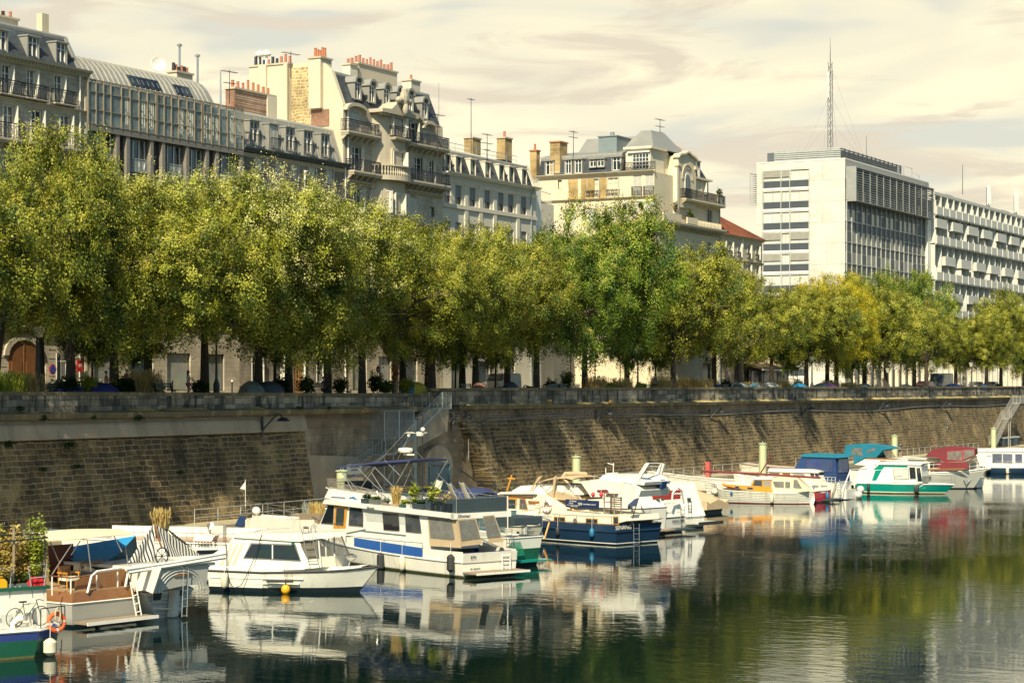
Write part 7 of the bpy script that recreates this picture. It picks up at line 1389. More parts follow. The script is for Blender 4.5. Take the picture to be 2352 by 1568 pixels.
STR = bpy.data.materials.new('striped_canvas'); STR.use_nodes = True; nt = STR.node_tree; tc = N(nt, 'ShaderNodeTexCoord'); sp = N(nt, 'ShaderNodeSeparateXYZ'); L(nt, tc, 'Object', sp, 0); mu = math_(nt, 'MULTIPLY', sp.outputs['Y'], 6.5); fr = math_(nt, 'FRACT', mu.outputs[0]); r = ramp(nt, [(.0, (.62, .58, .47)), (.5, (.62, .58, .47)), (.55, (.03, .035, .06)), (.95, (.03, .035, .06))]); L(nt, fr, 0, r, 0); L(nt, r, 0, nt.nodes['Principled BSDF'], 'Base Color'); nt.nodes['Principled BSDF'].inputs['Roughness'].default_value = .9
t = empty('striped_tent', b.W((0, 0, zt_)), b.a, 'dark and white striped canvas tent pitched over the clinker boat stern', 'tent'); T_ = lambda X, Y, lx: Vector(b.pt(X, Y, lx)) - Vector((0, 0, zt_))
ap = T_(1322, 195, -.3); q = MB(); bl_, bm, brr, bb = T_(1100, 530, -.55), T_(1330, 520, -.7), T_(1720, 470, -.55), T_(1435, 482, -.7)
def fan(q, a, b1, b2, n=10, sag=.12):
    rows = []
    for i in range(7):
        f = (i + .05) / 6.05; rows.append([a.lerp(b1, f).lerp(a.lerp(b2, f), j / n) + Vector((-.05 * math.sin(j * .9) * f, 0, -sag * math.sin(math.pi * f) * math.sin(math.pi * j / n))) for j in range(n + 1)])
    q.sheet(rows, .015)
fan(q, ap, bl_, bm); fan(q, ap, bb, brr); fan(q, T_(1420, 225, 2.4), T_(1500, 300, 3.2), T_(1690, 440, 2.6)); q.build('canopy', STR, t)
MB().tube([T_(1325, 200, -.32), T_(1385, 400, -.6)], .04, 5).build('ridge_pole', TEAK, t)
p_ = b.pt(1390, 478, -.95); q = MB(Matrix.Translation(p_) @ Matrix.Rotation(math.pi / 2, 4, 'Y')); R_ = .34; q.tube([(R_ * math.cos(a), R_ * math.sin(a), 0) for a in [i * math.pi / 10 for i in range(21)]], .03, 5); [q.tube([(0, 0, 0), (R_ * 1.25 * math.cos(a), R_ * 1.25 * math.sin(a), 0)], .018, 4) for a in [i * math.pi / 4 for i in range(8)]]; q.build('steering_wheel', BOOT, b.t)
w_ = b.W(b.pt(1385, 225, 2.4)); t = empty('dry_plant', w_, 0, 'tuft of dry orange plants behind the striped tent', 'plant'); grass((0, 0, -.1), .45, .75, 260, 3).build('stalks', LS, t); MB().lathe([(.25, -.5), (.3, -.1)], (0, 0, 0), 10).build('pot', SCR, t)
# blue tarp
t = empty('blue_tarp', b.W((5.2, 1.2, 2.0)), b.a, 'bright blue tarpaulin stretched between the wooden boat and the striped tent boat', 'tarpaulin'); G = lambda X, Y, lx: Vector(b.pt(X, Y, lx)) - Vector((5.2, 1.2, 2.0))
c1, c2_, c3_, c4_ = G(415, 430, 5.5), G(1165, 303, 4.0), G(1045, 430, 3.2), G(825, 592, 2.8); rows = [[c1.lerp(c4_, j / 8).lerp(c2_.lerp(c3_, j / 8), i / 8) + Vector((0, 0, -.12 * math.sin(math.pi * i / 8) * math.sin(math.pi * j / 8))) for j in range(9)] for i in range(9)]
MB().sheet(rows, .015).build('sheet', TARP, t, True); q = MB(); q.add([c2_, c3_, c4_, c4_ + Vector((.2, -.6, -.7)), c2_ + Vector((0, -.3, -1.6))], [(0, 1, 2, 3, 4)]); q.build('shaded_flap', mat('tarp_painted_shade', (.01, .06, .09), .7), t)  # flap of the same tarp, its shade painted in as a darker blue
# ===== B: grey boat with varnished stern and cream bimini
b = Boat('grey hulled motor cruiser with varnished wooden stern band and cream bimini, seen from its stern', 600, 1095, 0, 1.75, 80, crop='A')
zb_ = b.T(900, 870, 0)[1]; zt_ = b.T(900, 800, 0)[1]; ye = b.T(1160, 830, 0)[0]
b.hull([(0, 1.75, 1.6, .95, -.12), (2, 1.95, 1.8, .97, 0), (6, 1.9, 1.6, 1.1, 0), (10, 1.2, .6, 1.4, 0), (12, .15, .04, 1.7, .6)], [-.3, .12, .5, 1], [BOOT, GREYH, GREYH], rub=WHITE, rubr=.035)
MB().taper([(-.13, -1.75), (-.13, 1.75), (4.5, 1.98), (4.5, -1.98)], .97, [(-.02, -1.62), (-.02, 1.62), (4.5, 1.9), (4.5, -1.9)], 1.38).build('varnished_band', TEAK, b.t)
MB().box(.05, 4.2, -1.5, 1.5, 1.38, 1.42).build('cockpit_deck', DECKM, b.t)
MB().box(-1.05, -.14, -1.85, 1.7, .17, .26).build('swim_platform', WOODG, b.t); MB().box(-1.09, -1.04, -1.9, 1.75, .15, .28).build('platform_edge', WHITE, b.t)
b.tubes('exhaust_pipe', STEEL, [[(-.2, .6, .1), (-.4, .6, .05)]], .08)
b.tran('aft_coaming', TEAK, [(650, 800), (650, 690), (780, 632), (1090, 585), (1080, 745), (660, 800)], .3, .36, at=.3)
MB().box(4.2, 4.3, -1.85, 1.85, 1.4, 2.9).build('cabin_bulkhead', mat('dark_mahogany', (.13, .03, .015), .5, (.09, .02, .01), 2), b.t); MB().box(4.3, 9.5, -1.6, 1.6, 1.2, 2.75).build('cabin', TEAK, b.t)  # bulkhead of dark brown mahogany
b.tubes('white_davit', WHITE, [[b.pt(750, 795, -.1), b.pt(785, 650, -.1), b.pt(830, 612, -.1), b.pt(1040, 580, -.1)], [b.pt(1075, 740, -.1), b.pt(1100, 610, -.1), b.pt(1140, 568, -.1), b.pt(1300, 550, -.1)]], .055)
b.tubes('guard_rail', TEAK, [[b.pt(425, 648, .4), b.pt(600, 665, .1), b.pt(780, 640, .1)]], .03); b.tubes('rail_post', WHITE, [[b.pt(x, y0, .1), b.pt(x, y1, .1)] for x, y0, y1 in ((447, 655, 815), (608, 668, 850), (830, 640, 785), (1010, 612, 755))], .03)
steps_ladder(b, 'stern_ladder', WHITE, b.pt(1118, 700, -.3), b.pt(1172, 1000, -.5), b.pt(1160, 685, -.3) - b.pt(1118, 700, -.3), 4, .028)
b.tran('corner_panel', mat('tan_panel', (.45, .28, .15), .6), [(388, 350), (412, 355), (425, 775), (378, 762)], 2.0, 2.06, at=2.0)
t = empty('helm_chair', b.W(b.pt(590, 775, 1.2)), b.a, 'wooden armchair with a white cushion at the stern of the grey boat', 'chair'); MB().box(-.3, .3, -.3, .3, .42, .58).build('cushion', CREAMP, t); MB().box(.25, .32, -.3, .3, .5, 1.0).build('backrest', TEAK, t); [MB().box(-.3, .3, y - .03, y + .03, .7, .76).build('armrest', ORW, t) for y in (-.32, .32)]; [MB().tube([(x, y, 0), (x * .9, y, .7)], .03, 5).build('leg', ORW, t) for x in (-.27, .27) for y in (-.3, .3)]
def fold_chair(w_, rz, label):
    t = empty('folding_chair', w_, rz, label, 'chair', 'folding wooden chairs'); [MB().box(-.2, .2, -.2 + .08 * i, -.14 + .08 * i, .44, .46).build('seat_slat', WOODG, t) for i in range(5)]; [MB().box(-.2, .2, .2, .22, z, z + .09).build('back_slat', WOODG, t) for z in (.62, .82)]
    for s_ in (-.2, .2): MB().tube([(s_, -.2, 0), (s_, .12, .5), (s_, .23, .95)], .016, 5).build('leg', WOODG, t); MB().tube([(s_ * .9, .22, 0), (s_ * .9, -.18, .45)], .016, 5).build('leg', WOODG, t)
fold_chair(b.W(b.pt(665, 640, 2.6) - Vector((0, 0, .35))), b.a + 2.2, 'grey folding chair under the cream bimini, left of the small table'); fold_chair(b.W(b.pt(905, 600, 2.6) - Vector((0, 0, .45))), b.a - .9, 'grey folding chair under the cream bimini, right of the small table')
t = empty('small_table', b.W(b.pt(790, 600, 2.5) - Vector((0, 0, .35))), b.a, 'small slatted folding table under the cream bimini', 'table'); MB().box(-.35, .35, -.5, .5, .68, .71).build('tabletop', WOODG, t); [MB().tube([(-.3, y, 0), (.3, y, .68)], .018, 4).build('leg', WOODG, t) for y in (-.4, .4)]
zA = b.T(600, 350, 1.5)[1]; 
t_ = Vector; P_ = {'fl': b.pt(130, 305, 4.6), 'fr': b.pt(930, 248, 4.6), 'nl': b.pt(420, 345, .6), 'nm': b.pt(630, 362, .5), 'nr': b.pt(1150, 290, .8)}
n = 9; rows = []
for i in range(n):
    f = i / (n - 1); A0, A1 = P_['fl'].lerp(P_['fr'], f), (P_['nl'].lerp(P_['nm'], f * 2.2) if f < .45 else P_['nm'].lerp(P_['nr'], (f - .45) / .55)); rows.append([A0.lerp(A1, j / 6) + Vector((0, 0, .10 * math.sin(math.pi * j / 6) + .12 * math.sin(math.pi * f))) for j in range(7)])
MB().sheet(rows, .03).build('bimini_top', CRC, b.t, True)
b.tubes('bimini_frame', STEEL, [[b.pt(430, 355, .7), b.pt(510, 530, 1.0)], [b.pt(620, 370, .6), b.pt(445, 635, 1.2)], [b.pt(690, 345, 1.8), b.pt(610, 470, 2)], [b.pt(970, 290, 1.2), b.pt(1045, 440, 1.2)], [b.pt(1075, 385, 1.2), b.pt(1100, 560, 1.0)], [b.pt(748, 335, .6), b.pt(782, 610, .5)]], .025)
# ===== A: green and blue barge stern in the left corner
b = Boat('green and blue barge stern with plants, pergola and bicycle in the bottom left corner', 120, 1362, 0, 0, 66, 'barge', crop='A')
GB = mat('barge_blue', (.03, .05, .2), .4); 
b.hull([(0, .9, .75, .95, -.1), (.45, 1.7, 1.5, .95, 0), (1.3, 2.25, 2.05, .93, 0), (4, 2.45, 2.3, .93, 0), (14, 2.4, 2.3, 1.0, 0)], [-.3, .08, .3, .66, 1], [ALGAE, GRNH, GRNH, GB], rub=WHH, rubr=.05)
MB().prism([(0, -.9), (0, .9), (.5, 1.65), (1.4, 2.1), (1.4, -2.1), (.5, -1.65)], .96, 1.0, 'z').build('aft_deck', WHH, b.t)
zh = 2.35; MB().box(1.5, 12, -1.9, 2.1, .95, zh - .12).build('deckhouse', WHH, b.t); MB().box(1.4, 12, -2.0, 2.2, zh - .12, zh).build('green_roof_edge', GRNH, b.t)
MB().box(1.46, 1.5, .6, 1.9, 1.3, 2.1).build('hatch_window', SCR, b.t)
for i, (x, y, lab) in enumerate(((.8, -.3, 0), (.5, .7, 0), (1.0, 1.3, 0))): q = MB(); q.tube([(x, y, 1.0), (x, y, 1.15), (x - .1, y - .15, 1.32), (x - .3, y - .3, 1.36)], .1, 8); q.build('ventilator', WHITE, b.t, True)
b.tubes('guard_rail', BLACK, [[b.pt(350, 930, .25), b.pt(350, 1150, .25)], [b.pt(350, 930, .25), b.pt(555, 905, .25)], [b.pt(555, 905, .25), b.pt(560, 1100, .25)]], .022)
b.tran('white_ladder_rack', WHITE, [(100, 870), (130, 860), (150, 1150), (120, 1155)], 1.2, 1.26, at=1.2); b.tran('white_ladder_rack', WHITE, [(240, 845), (265, 845), (285, 1120), (262, 1125)], 1.2, 1.26, at=1.2)
[b.tran('ladder_rung', WHITE, [(130, y), (262, y - 15), (262, y + 5), (130, y + 20)], 1.2, 1.24, at=1.2) for y in (890, 975, 1060)]
b.tran('white_locker', GREYW, [(5, 980), (110, 975), (120, 1110), (15, 1115)], .95, 1.1, at=.95)
# bicycle
w_ = b.W(b.pt(240, 1140, .85)); t = empty('bicycle', (w_.x, w_.y, 1.0 + .0), b.a - math.pi / 2 + .1, 'dark green road bicycle leaning on the barge deckhouse', 'bicycle'); r = .34
def wheel(x, nm='wheel'):
    q = MB(); q.tube([(x + r * math.cos(a), 0, r + r * math.sin(a)) for a in [i * math.pi / 14 for i in range(29)]], .016, 5); w = q.build(nm, BOOT, t); q = MB(); [q.tube([(x, 0, r), (x + r * math.cos(a), 0, r + r * math.sin(a))], .004, 3) for a in [i * math.pi / 8 for i in range(16)]]; q.build('spokes', STEEL, w)
wheel(-.52); wheel(.52)
q = MB(); [q.tube(l, .018, 5) for l in ([(-.52, 0, r), (-.1, 0, .3), (-.2, 0, .85)], [(-.52, 0, r), (-.18, 0, .78), (.35, 0, .82), (-.1, 0, .3)], [(.52, 0, r), (.33, 0, .92)])]; q.build('frame', GRNH, t); MB().tube([(.33, 0, .92), (.35, -.2, .95), (.5, -.22, .9)], .014, 5).build('handlebar', BOOT, t); MB().box(-.33, -.08, -.07, .07, .86, .91).build('saddle', BOOT, t); q = MB(); q.prism([(-.1 + .09 * math.cos(a), .3 + .09 * math.sin(a)) for a in [i * math.pi / 6 for i in range(12)]], -.04, -.02); q.build('chainring', STEEL, t)
# lifebuoy
ORB = mat('lifebuoy_orange', (.7, .13, .03), .5)
def lifebuoy(w_, rz, R_, label, m, m2, tilt=0):
    t = empty('lifebuoy', w_, rz, label, 'lifebuoy', 'lifebuoys'); q = MB(); n = 28
    for i in range(n):
        a = 2 * math.pi * i / n
        for j in range(8): c = 2 * math.pi * j / 8; q.v.append(((R_ + .085 * math.cos(c)) * math.cos(a), .075 * math.sin(c), (R_ + .085 * math.cos(c)) * math.sin(a)))
        for j in range(8): q.f.append((i * 8 + j, i * 8 + (j + 1) % 8, ((i + 1) % n) * 8 + (j + 1) % 8, ((i + 1) % n) * 8 + j)); q.m.append(1 if i % 7 == 0 else 0)
    q.build('ring', [m, m2], t, True); return t
t = lifebuoy(b.W(b.pt(483, 1045, .2)), b.a - math.pi / 2, .3, 'orange lifebuoy hanging on the barge rail', ORB, GREYW); q = MB(); [q.tube([(.0 + .1 * math.cos(a), -.1 - .02 * k, .28 + .25 * math.sin(a)) for a in [i * math.pi / 6 for i in range(13)]], .018, 4) for k in range(4)]; q.build('coiled_rope', mat('rope_tan', (.45, .35, .22), .9), t)
t = fender(b, 430, 1180, 1335, 0, FWHT, 'big dirty white fender hanging at the barge stern', r=.24, lx=-.15); 
# pergola, planters, cans
b.tubes('pergola', BLACK, [[b.pt(-20, 300, 1.9), b.pt(380, 290, 1.9), b.pt(388, 560, 1.9), b.pt(380, 790, 1.9)], [b.pt(-20, 360, 1.6), b.pt(410, 318, 1.6)]], .03)
b.tubes('pergola_post', WOODG, [[b.pt(118, 232, 1.7), b.pt(118, 560, 1.7), b.pt(112, 700, 1.7)]], .05); b.tubes('deck_rail', GALV, [[b.pt(80, 830, 1.5), b.pt(100, 580, 1.5), b.pt(-40, 590, 1.5)], [b.pt(280, 830, 1.5), b.pt(242, 565, 1.5), b.pt(400, 545, 1.5), b.pt(370, 800, 1.5)], [b.pt(260, 670, 1.5), b.pt(400, 655, 1.5)]], .022)
for X, Y, lx, sz, m, lf, h, lab in ((150, 830, 1.9, (1.15, .4, .5), mat('slate_crate', (.12, .12, .12), .7), LF, .4, 'dark wooden crate planter with a white name on the barge roof'), (50, 820, 2.0, (.5, .4, .45), WOODG, LS, .4, 'plain wooden crate planter beside the yellow can')):
    planter(b.W(b.pt(X, Y, lx)) * 1 + Vector((0, 0, .0)), sz, m, lf, lab, X, 'leaf', h, b.a - math.pi / 2, 320)
p_ = b.pt(160, 775, 1.62); txt('Sully', .18, WHITE, b.t, p_ + Vector((-.0, 0, .1)), (math.pi / 2, 0, -math.pi / 2)); txt('PA F17176F', .14, WHITE, b.t, p_ + Vector((0, 0, -.1)), (math.pi / 2, 0, -math.pi / 2))
CANR = mat('jerrycan_red', (.75, .02, .03), .4); 
for X, lab, m in ((285, 'red jerrycan on the barge roof, left one', CANR), (335, 'red jerrycan on the barge roof, right one', CANR), (5, 'yellow jerrycan at the left edge of the barge roof', mat('jerrycan_yellow', (.75, .4, .01), .4))):
    t = empty('jerrycan', b.W(b.pt(X, 800, 1.75)), b.a - math.pi / 2, lab, 'jerrycan', 'jerrycans on the barge'); MB().prism([(-.2, 0), (-.2, .42), (-.1, .52), (.12, .52), (.2, .42), (.2, 0)], -.12, .12, 'y').build('body', m, t); MB().tube([(-.1, 0, .52), (-.08, 0, .6), (.08, 0, .6), (.1, 0, .52)], .02, 5).build('handle', m, t); MB().lathe([(.05, .5), (.05, .58)], (.15, 0, 0), 8).build('cap', BOOT, t)
for i, (X, Y, lx, r_, n, m, lab) in enumerate([(60, 480, 2.6, (1.7, 1.0, 1.35), 3000, leafm('autumn_leaf', (.35, .25, .06), (.65, .5, .15)), 'tall dry golden plants under the barge pergola'), (310, 420, 2.3, (.6, .5, 1.55), 1800, mm['y'], 'slender green climbing plant at the pergola corner'), (5, 290, 2.8, (.3, .3, .6), 200, mm['y'], 'green plant top at the left picture edge'), (200, 620, 2.4, (1.2, .5, .7), 1200, leafm('autumn_leaf2', (.3, .2, .05), (.6, .42, .12)), 'brown withered plants in front of the blue barrels')]):
    p_ = b.pt(X, Y, lx); t = empty('deck_plant', b.W(p_ - Vector((0, 0, r_[2]))), 0, lab, 'plant', 'plants on the barge roof'); leafcloud((0, 0, r_[2]), r_, n, 200 + i, .06).build('foliage', m, t); q = MB(); [q.tube([(dx * r_[0], 0, -.2), (dx * r_[0] * .6, .1, r_[2]), (dx * r_[0], 0, r_[2] * 1.7)], .015, 4) for dx in (-.6, -.2, .3, .7)]; q.build('stem', BARK2, t)
for i, lab in enumerate(('blue plastic barrel behind the slatted fence on the barge, left', 'blue plastic barrel behind the slatted fence on the barge, middle', 'blue plastic barrel behind the slatted fence on the barge, right')):
    p_ = b.pt(60 + 120 * i, 640, 3.0); t = empty('plastic_barrel', b.W((3.0, p_.y, zh)), 0, lab, 'barrel', 'blue barrels on the barge'); MB().lathe([(.25, 0), (.29, .1), (.29, .4), (.27, .42), (.29, .45), (.29, .8), (.24, .9)], (0, 0, 0), 14).build('drum', mat('barrel_blue', (.02, .05, .3), .4), t, True); MB().lathe([(.2, .9), (.2, .93)], (0, 0, 0), 12).build('lid', BOOT, t)
# ===== G2: sailing barge behind the big yacht, with mast and radar
b = Boat('blue-grey sailing boat with dark mast and navy sprayhood hidden behind the large white yacht', 1068, 1258, 0, 2.0, 70, 'sailing_boat')
BG = mat('blue_grey_hull', (.13, .2, .21), .4); b.hull([(0, 1.9, 1.7, 2.1, -.2), (4, 2.2, 2.0, 2.1, 0), (9, 2.1, 1.7, 2.2, 0), (13, 1.2, .7, 2.5, 0), (15.5, .15, .05, 2.9, .9)], [-.3, .1, .6, 1], [BOOT, BG, BG], rub=WHITE)
MB().box(2, 9, -1.4, 1.4, 2.1, 2.5).build('coachroof', WHITE, b.t)
x0, z0 = b.S(1500, 540, 0, '3'); x1, z1 = b.S(1950, 530, 0, '3'); rows = [[(x, 1.5 * math.sin(a), 2.3 + hh * math.cos(a)) for a in [(-1 + k / 4) * math.pi / 2 for k in range(9)]] for x, hh in ((.4, .9), (.8, 1.15), (2.0, 1.15), (3.2, 1.0), (4.2, .25))]
MB().sheet(rows, .03).build('sprayhood', NAVY, b.t, True)
mp_ = b.S(1215, 500, 0, '3'); mt = b.S(1208, 120, 0, '3')
mxx = b.S(1210, 400, 0, '3')[0]; ztop = b.S(957, 905, 0, 'P')[1]; MB().tube([(mxx, 0, 2.2), (mxx, 0, ztop - 1.6)], [.12, .1], 8).build('mast', SCR, b.t); MB().tube([(mxx - .3, -.3, 2.4), (mxx - .3, -.3, ztop)], .03, 6).build('antenna_pole', BOOT, b.t)
rz_ = b.S(1120, 135, 0, '3')[1]; q = MB(); q.lathe([(.05, -.15), (.42, -.1), (.48, .02), (.44, .16), (.1, .2)], (mxx + .9, .1, rz_), 18); q.build('radar_dome', WHITE, b.t, True); MB().box(mxx, mxx + 1.0, .0, .2, rz_ - .28, rz_ - .18).build('radar_bracket', WHITE, b.t)
q = MB(); [q.tube([(mxx - 1, s_ * .1, rz_ + dz), (mxx + 1, s_ * .1, rz_ + dz)], .02, 4) for s_, dz in ((1, 1.1), (-1, 1.15))]; q.ball((mxx - .7, 0, rz_ + 1.35), .14); q.box(mxx - .6, mxx - .2, -.1, .1, rz_ + .95, rz_ + 1.2); q.ball((mxx + .7, 0, rz_ + .95), .1); q.build('mast_fittings', WHITE, b.t)
b.tubes('rigging', STEEL, [[(mxx, 0, ztop - 1.7), (mxx + 6, 1, 2.4)], [(mxx, 0, ztop - 1.7), (mxx + 5, -1, 2.4)], [(mxx, 0, rz_), (.2, 1.2, 2.2)], [(mxx, 0, rz_ - .5), (mxx, 1.6, 2.2)]], .015); b.railing(.6, .1, n=7)
# ===== G: green-white stern right of the yacht
b = Boat('white and green stern with net and tall ladder, squeezed behind the white yacht', 300, 1095, 0, 1.25, 72, crop='4')
b.hull([(0, 1.15, .95, 1.5, -.2), (3, 1.45, 1.3, 1.45, 0), (7, 1.2, .9, 1.6, 0), (9.5, .15, .05, 1.9, .6)], [-.3, .1, .55, .6, 1], [BOOT, GRNH, GRNH, WHH], rub=WHITE); b.tran('net', vinyl('green_net', (.02, .25, .15), .5), [(280, 940), (350, 860), (430, 860), (470, 985), (290, 1010)], -.35, -.34, at=-.35)
MB().box(-.9, -.1, -1.2, 1.2, .25, .33).build('swim_platform', TEAL, b.t); b.side('dark_cover', SCR, [(190, 620), (375, 640), (378, 705), (230, 720)], 1.0, -1.0, c='4', at=1.0)
q = b.pt(300, 740, -.4), b.pt(300, 1000, -.6); steps_ladder(b, 'tall_ladder', STEEL, q[0], q[1], b.pt(350, 735, -.4) - q[0], 7, .018); b.tubes('white_staff', WHITE, [[b.pt(308, 430, 0), b.pt(308, 740, 0)]], .03); b.railing(.5, .08, n=5)
# ===== I: small white stern with outboard
b = Boat('small white sailing boat stern with lettering and white outboard engine', 500, 893, 0, 0, 74, crop='4')
b.hull([(0, .95, .5, 1.15, -.35), (2, 1.2, .95, 1.1, 0), (5, 1.0, .7, 1.2, 0), (7.5, .1, .04, 1.4, .6)], [-.3, .08, .5, 1], [BOOT, CREAMP, CREAMP], rub=BOOT, rubr=.025); b.railing(.5, .08, 0, 3, n=4)
p_ = b.pt(488, 778, -.36); txt('LUCKMEAD', .24, BLACK, b.t, p_, (math.pi / 2, 0, -math.pi / 2)); txt('PORTSMOUTH', .17, BLACK, b.t, p_ - Vector((.0, 0, .26)), (math.pi / 2, 0, -math.pi / 2)); txt('St Mawes S.C.', .11, BLACK, b.t, p_ - Vector((-.06, 0, .44)), (math.pi / 2, 0, -math.pi / 2))
p_ = b.pt(470, 650, -.3); MB().box(p_.x - .2, p_.x + .2, p_.y - .22, p_.y + .3, p_.z - .25, p_.z + .3).build('outboard_engine', WHITE, b.t); MB().box(p_.x - .1, p_.x + .1, p_.y - .08, p_.y + .08, p_.z - 1.0, p_.z - .25).build('engine_leg', GREYW, b.t); b.tran('blue_flag', BLUC, [(392, 762), (415, 762), (415, 785), (392, 785)], -.36, -.34, at=-.35)
b.tubes('yellow_oar', ORW, [[b.pt(698, 680, -.2), b.pt(652, 835, -.4)]], .06); b.tubes('mooring_line', WHITE, [[b.pt(560, 600, .5), b.pt(610, 700, .2), b.pt(650, 840, -.2)]], .02)
# ===== H: navy hulled motor yacht
b = Boat('navy blue hulled motor yacht with cream cabins, tan bimini and a banner on its rail', 1312, 897, 0, 2.0, 73, crop='4'); Yh = 2.0
z_k = b.S(1310, 768, Yh)[1]; z_s = b.S(1300, 705, Yh)[1]; xbw = b.S(200, 700, 1.2)[0]
b.hull([(0, 2.0, 1.85, z_k, -.15), (2, 2.15, 2.0, z_k, 0), (8, 2.15, 1.9, z_k + .05, 0), (12, 1.5, 1.0, z_k + .3, 0), (15, .2, .05, z_k + .7, .7)], [-.35, .0, .1, .17, 1], [ALGAE, BOOT, WHITE, BLUH], rub=BLUH, rubr=.06)
strip(b, 'bulwark', BLUH, .02, 14.6, lambda x: z_k + .02 + .03 * max(0, x - 8), lambda x: z_s + .05 * max(0, x - 8), off=-.06); strip(b, 'wooden_toe_rail', TEAK, .02, 14.5, lambda x: z_s + .02 + .05 * max(0, x - 8), lambda x: z_s + .06 + .05 * max(0, x - 8), off=-.04)
MB().prism([(-.15, z_k), (-.28, z_s + .04), (-.1, z_s + .04), (.05, z_k)], -1.95, 1.95, 'y').build('transom_bulwark', BLUH, b.t)
q0 = b.pt(1395, 728, -.25); txt('SENANG', .36, WHITE, b.t, q0 + Vector((-.02, 0, 0)), (math.pi / 2, -.0, -math.pi / 2))
b.side('deckhouse', CREAMP, [(560, 690), (575, 410), (640, 425), (735, 470), (800, 540), (870, 570), (1235, 605), (1410, 612), (1420, 665), (1290, 700)], 1.5, -1.5, at=1.5)
b.side('wheelhouse', CREAMP, [(165, 560), (225, 400), (560, 405), (740, 455), (735, 475), (600, 640), (160, 600)], 1.45, -1.45, at=1.45); b.side('wheelhouse_roof', WHITE, [(205, 412), (240, 392), (560, 385), (575, 412)], 1.65, -1.65, at=1.65)
for pts in ([(205, 535), (228, 450), (275, 450), (275, 545)], [(422, 550), (425, 460), (470, 460), (495, 555)]): b.win(pts, 1.45, m=CURT, fm=ORW, fr=.06)
dd = b.side('door', ORW, [(285, 440), (400, 445), (385, 610), (290, 600)], 1.45, 1.5); b.side('door_pane', CURT, [(312, 458), (385, 462), (382, 552), (310, 548)], 1.5, 1.52, par=dd, at=1.45); b.side('wooden_rail', TEAK, [(272, 425), (548, 438), (548, 448), (272, 435)], 1.45, 1.52); b.side('name_board', TEAK, [(508, 474), (612, 478), (612, 500), (508, 496)], 1.45, 1.52)
x_, z_ = b.S(560, 488, 1.53); txt('SENANG', .2, ORW, b.t, (x_, 1.53, z_), (math.pi / 2, 0, math.pi))
for pts in ([(615, 625), (695, 630), (690, 680), (615, 672)], [(748, 630), (845, 635), (845, 690), (748, 682)], [(1048, 645), (1150, 650), (1150, 692), (1048, 690)], [(1305, 630), (1345, 632), (1348, 690), (1308, 688)]): b.win(pts, 1.5, m=CURT, fm=ORW, fr=.06)
x_, z_ = b.S(945, 664, 1.5); q = MB(); q.prism([(x_ + .18 * math.cos(a), z_ + .18 * math.sin(a)) for a in [i * math.pi / 8 for i in range(16)]], 1.5, 1.53); q.build('porthole', STEEL, b.t)
lifebuoy(b.W(b.p(675, 527, 1.62)), b.a + math.pi, .32, 'white lifebuoy with red bands on the navy yacht deckhouse', WHITE, RED)
# cockpit: tan seat, canvas
b.side('cockpit_coaming', TAN, [(640, 425), (720, 380), (830, 400), (940, 440), (945, 470), (740, 465)], 1.2, -1.2, at=1.2)
x0, z0 = b.S(560, 320, 1.2); x1, z1 = b.S(940, 225, 1.2); bimini(b, 'bimini_top', TAN, b.S(610, 250, 1.2)[0], b.S(930, 225, 1.2)[0], 1.35, b.S(610, 260, 1.2)[1], z1, curve=.15, ends=.35)
b.side('bimini_flap', TAN, [(515, 385), (600, 250), (640, 240), (560, 330), (530, 385)], 1.3, 1.34); b.side('bimini_flap', TAN, [(725, 450), (745, 250), (770, 235), (755, 330), (740, 455)], 1.3, 1.34)
q = MB(); q.tube([b.p(820, 260, 1.2), b.p(850, 225, .6), b.p(950, 218, 0), b.p(1040, 225, -.6), b.p(1065, 290, -1.2)], [.1, .16, .14, .14, .08], 7); q.tube([b.p(820, 255, 1.2), b.p(880, 310, 1.2)], .1, 6); q.build('rolled_canvas', TAN, b.t, True)
fl_ = lambda X, Y, yy: b.p(X, Y, yy); b.tubes('bimini_frame', STEEL, [[fl_(600, 290, 1.25), fl_(730, 440, 1.25)], [fl_(800, 250, 1.25), fl_(660, 400, 1.25)], [fl_(875, 305, 1.2), fl_(1005, 460, 1.2)], [fl_(1085, 300, -1.2), fl_(1010, 420, -1.2)], [fl_(1075, 275, -1.2), fl_(1210, 460, -1.2)], [fl_(890, 330, 1.2), fl_(820, 420, 1.2)]], .022)
MB().box(b.S(1160, 560, 1)[0], b.S(800, 560, 1)[0], -1.3, 1.3, z_s + .3, z_s + .36).build('aft_deck', DECKM, b.t)
t = empty('advertising_banner', b.W(b.p(1008, 505, 1.62)), b.a + math.pi, 'dark blue boat hire banner tied to the navy yacht rail', 'banner')
wB = abs(b.S(1165, 520, 1.62)[0] - b.S(850, 490, 1.62)[0]); hB = b.S(850, 460, 1.62)[1] - b.S(850, 535, 1.62)[1]; MB().box(-wB / 2, wB / 2, 0, .02, -hB / 2, hB / 2).build('cloth', mat('banner_blue', (.012, .028, .09), .6), t)
txt('Un Bateau', .2 * hB / .72, WHITE, t, (-wB * .27, -.012, hB * .3)); txt('à Paris', .2 * hB / .72, WHITE, t, (-wB * .33, -.012, hB * .02)); txt('PRIVATE CRUISES', .11 * hB / .72, WHITE, t, (-wB * .24, -.012, -hB * .36)); txt('www.bateau-a-paris.fr', .175 * hB / .72, WHITE, t, (wB * .22, -.012, 0))
q = MB(); [q.tube([(-wB * .12 + .045 * i, -.012, .0 + dz + .02 * math.sin(i * 1.6)) for i in range(9)], .012, 4) for dz in (.05, 0, -.05)]; q.tube([(-wB * .46, -.012, -hB * .22), (-wB * .06, -.012, -hB * .22)], .01, 4); q.build('wave_emblem', WHITE, t)
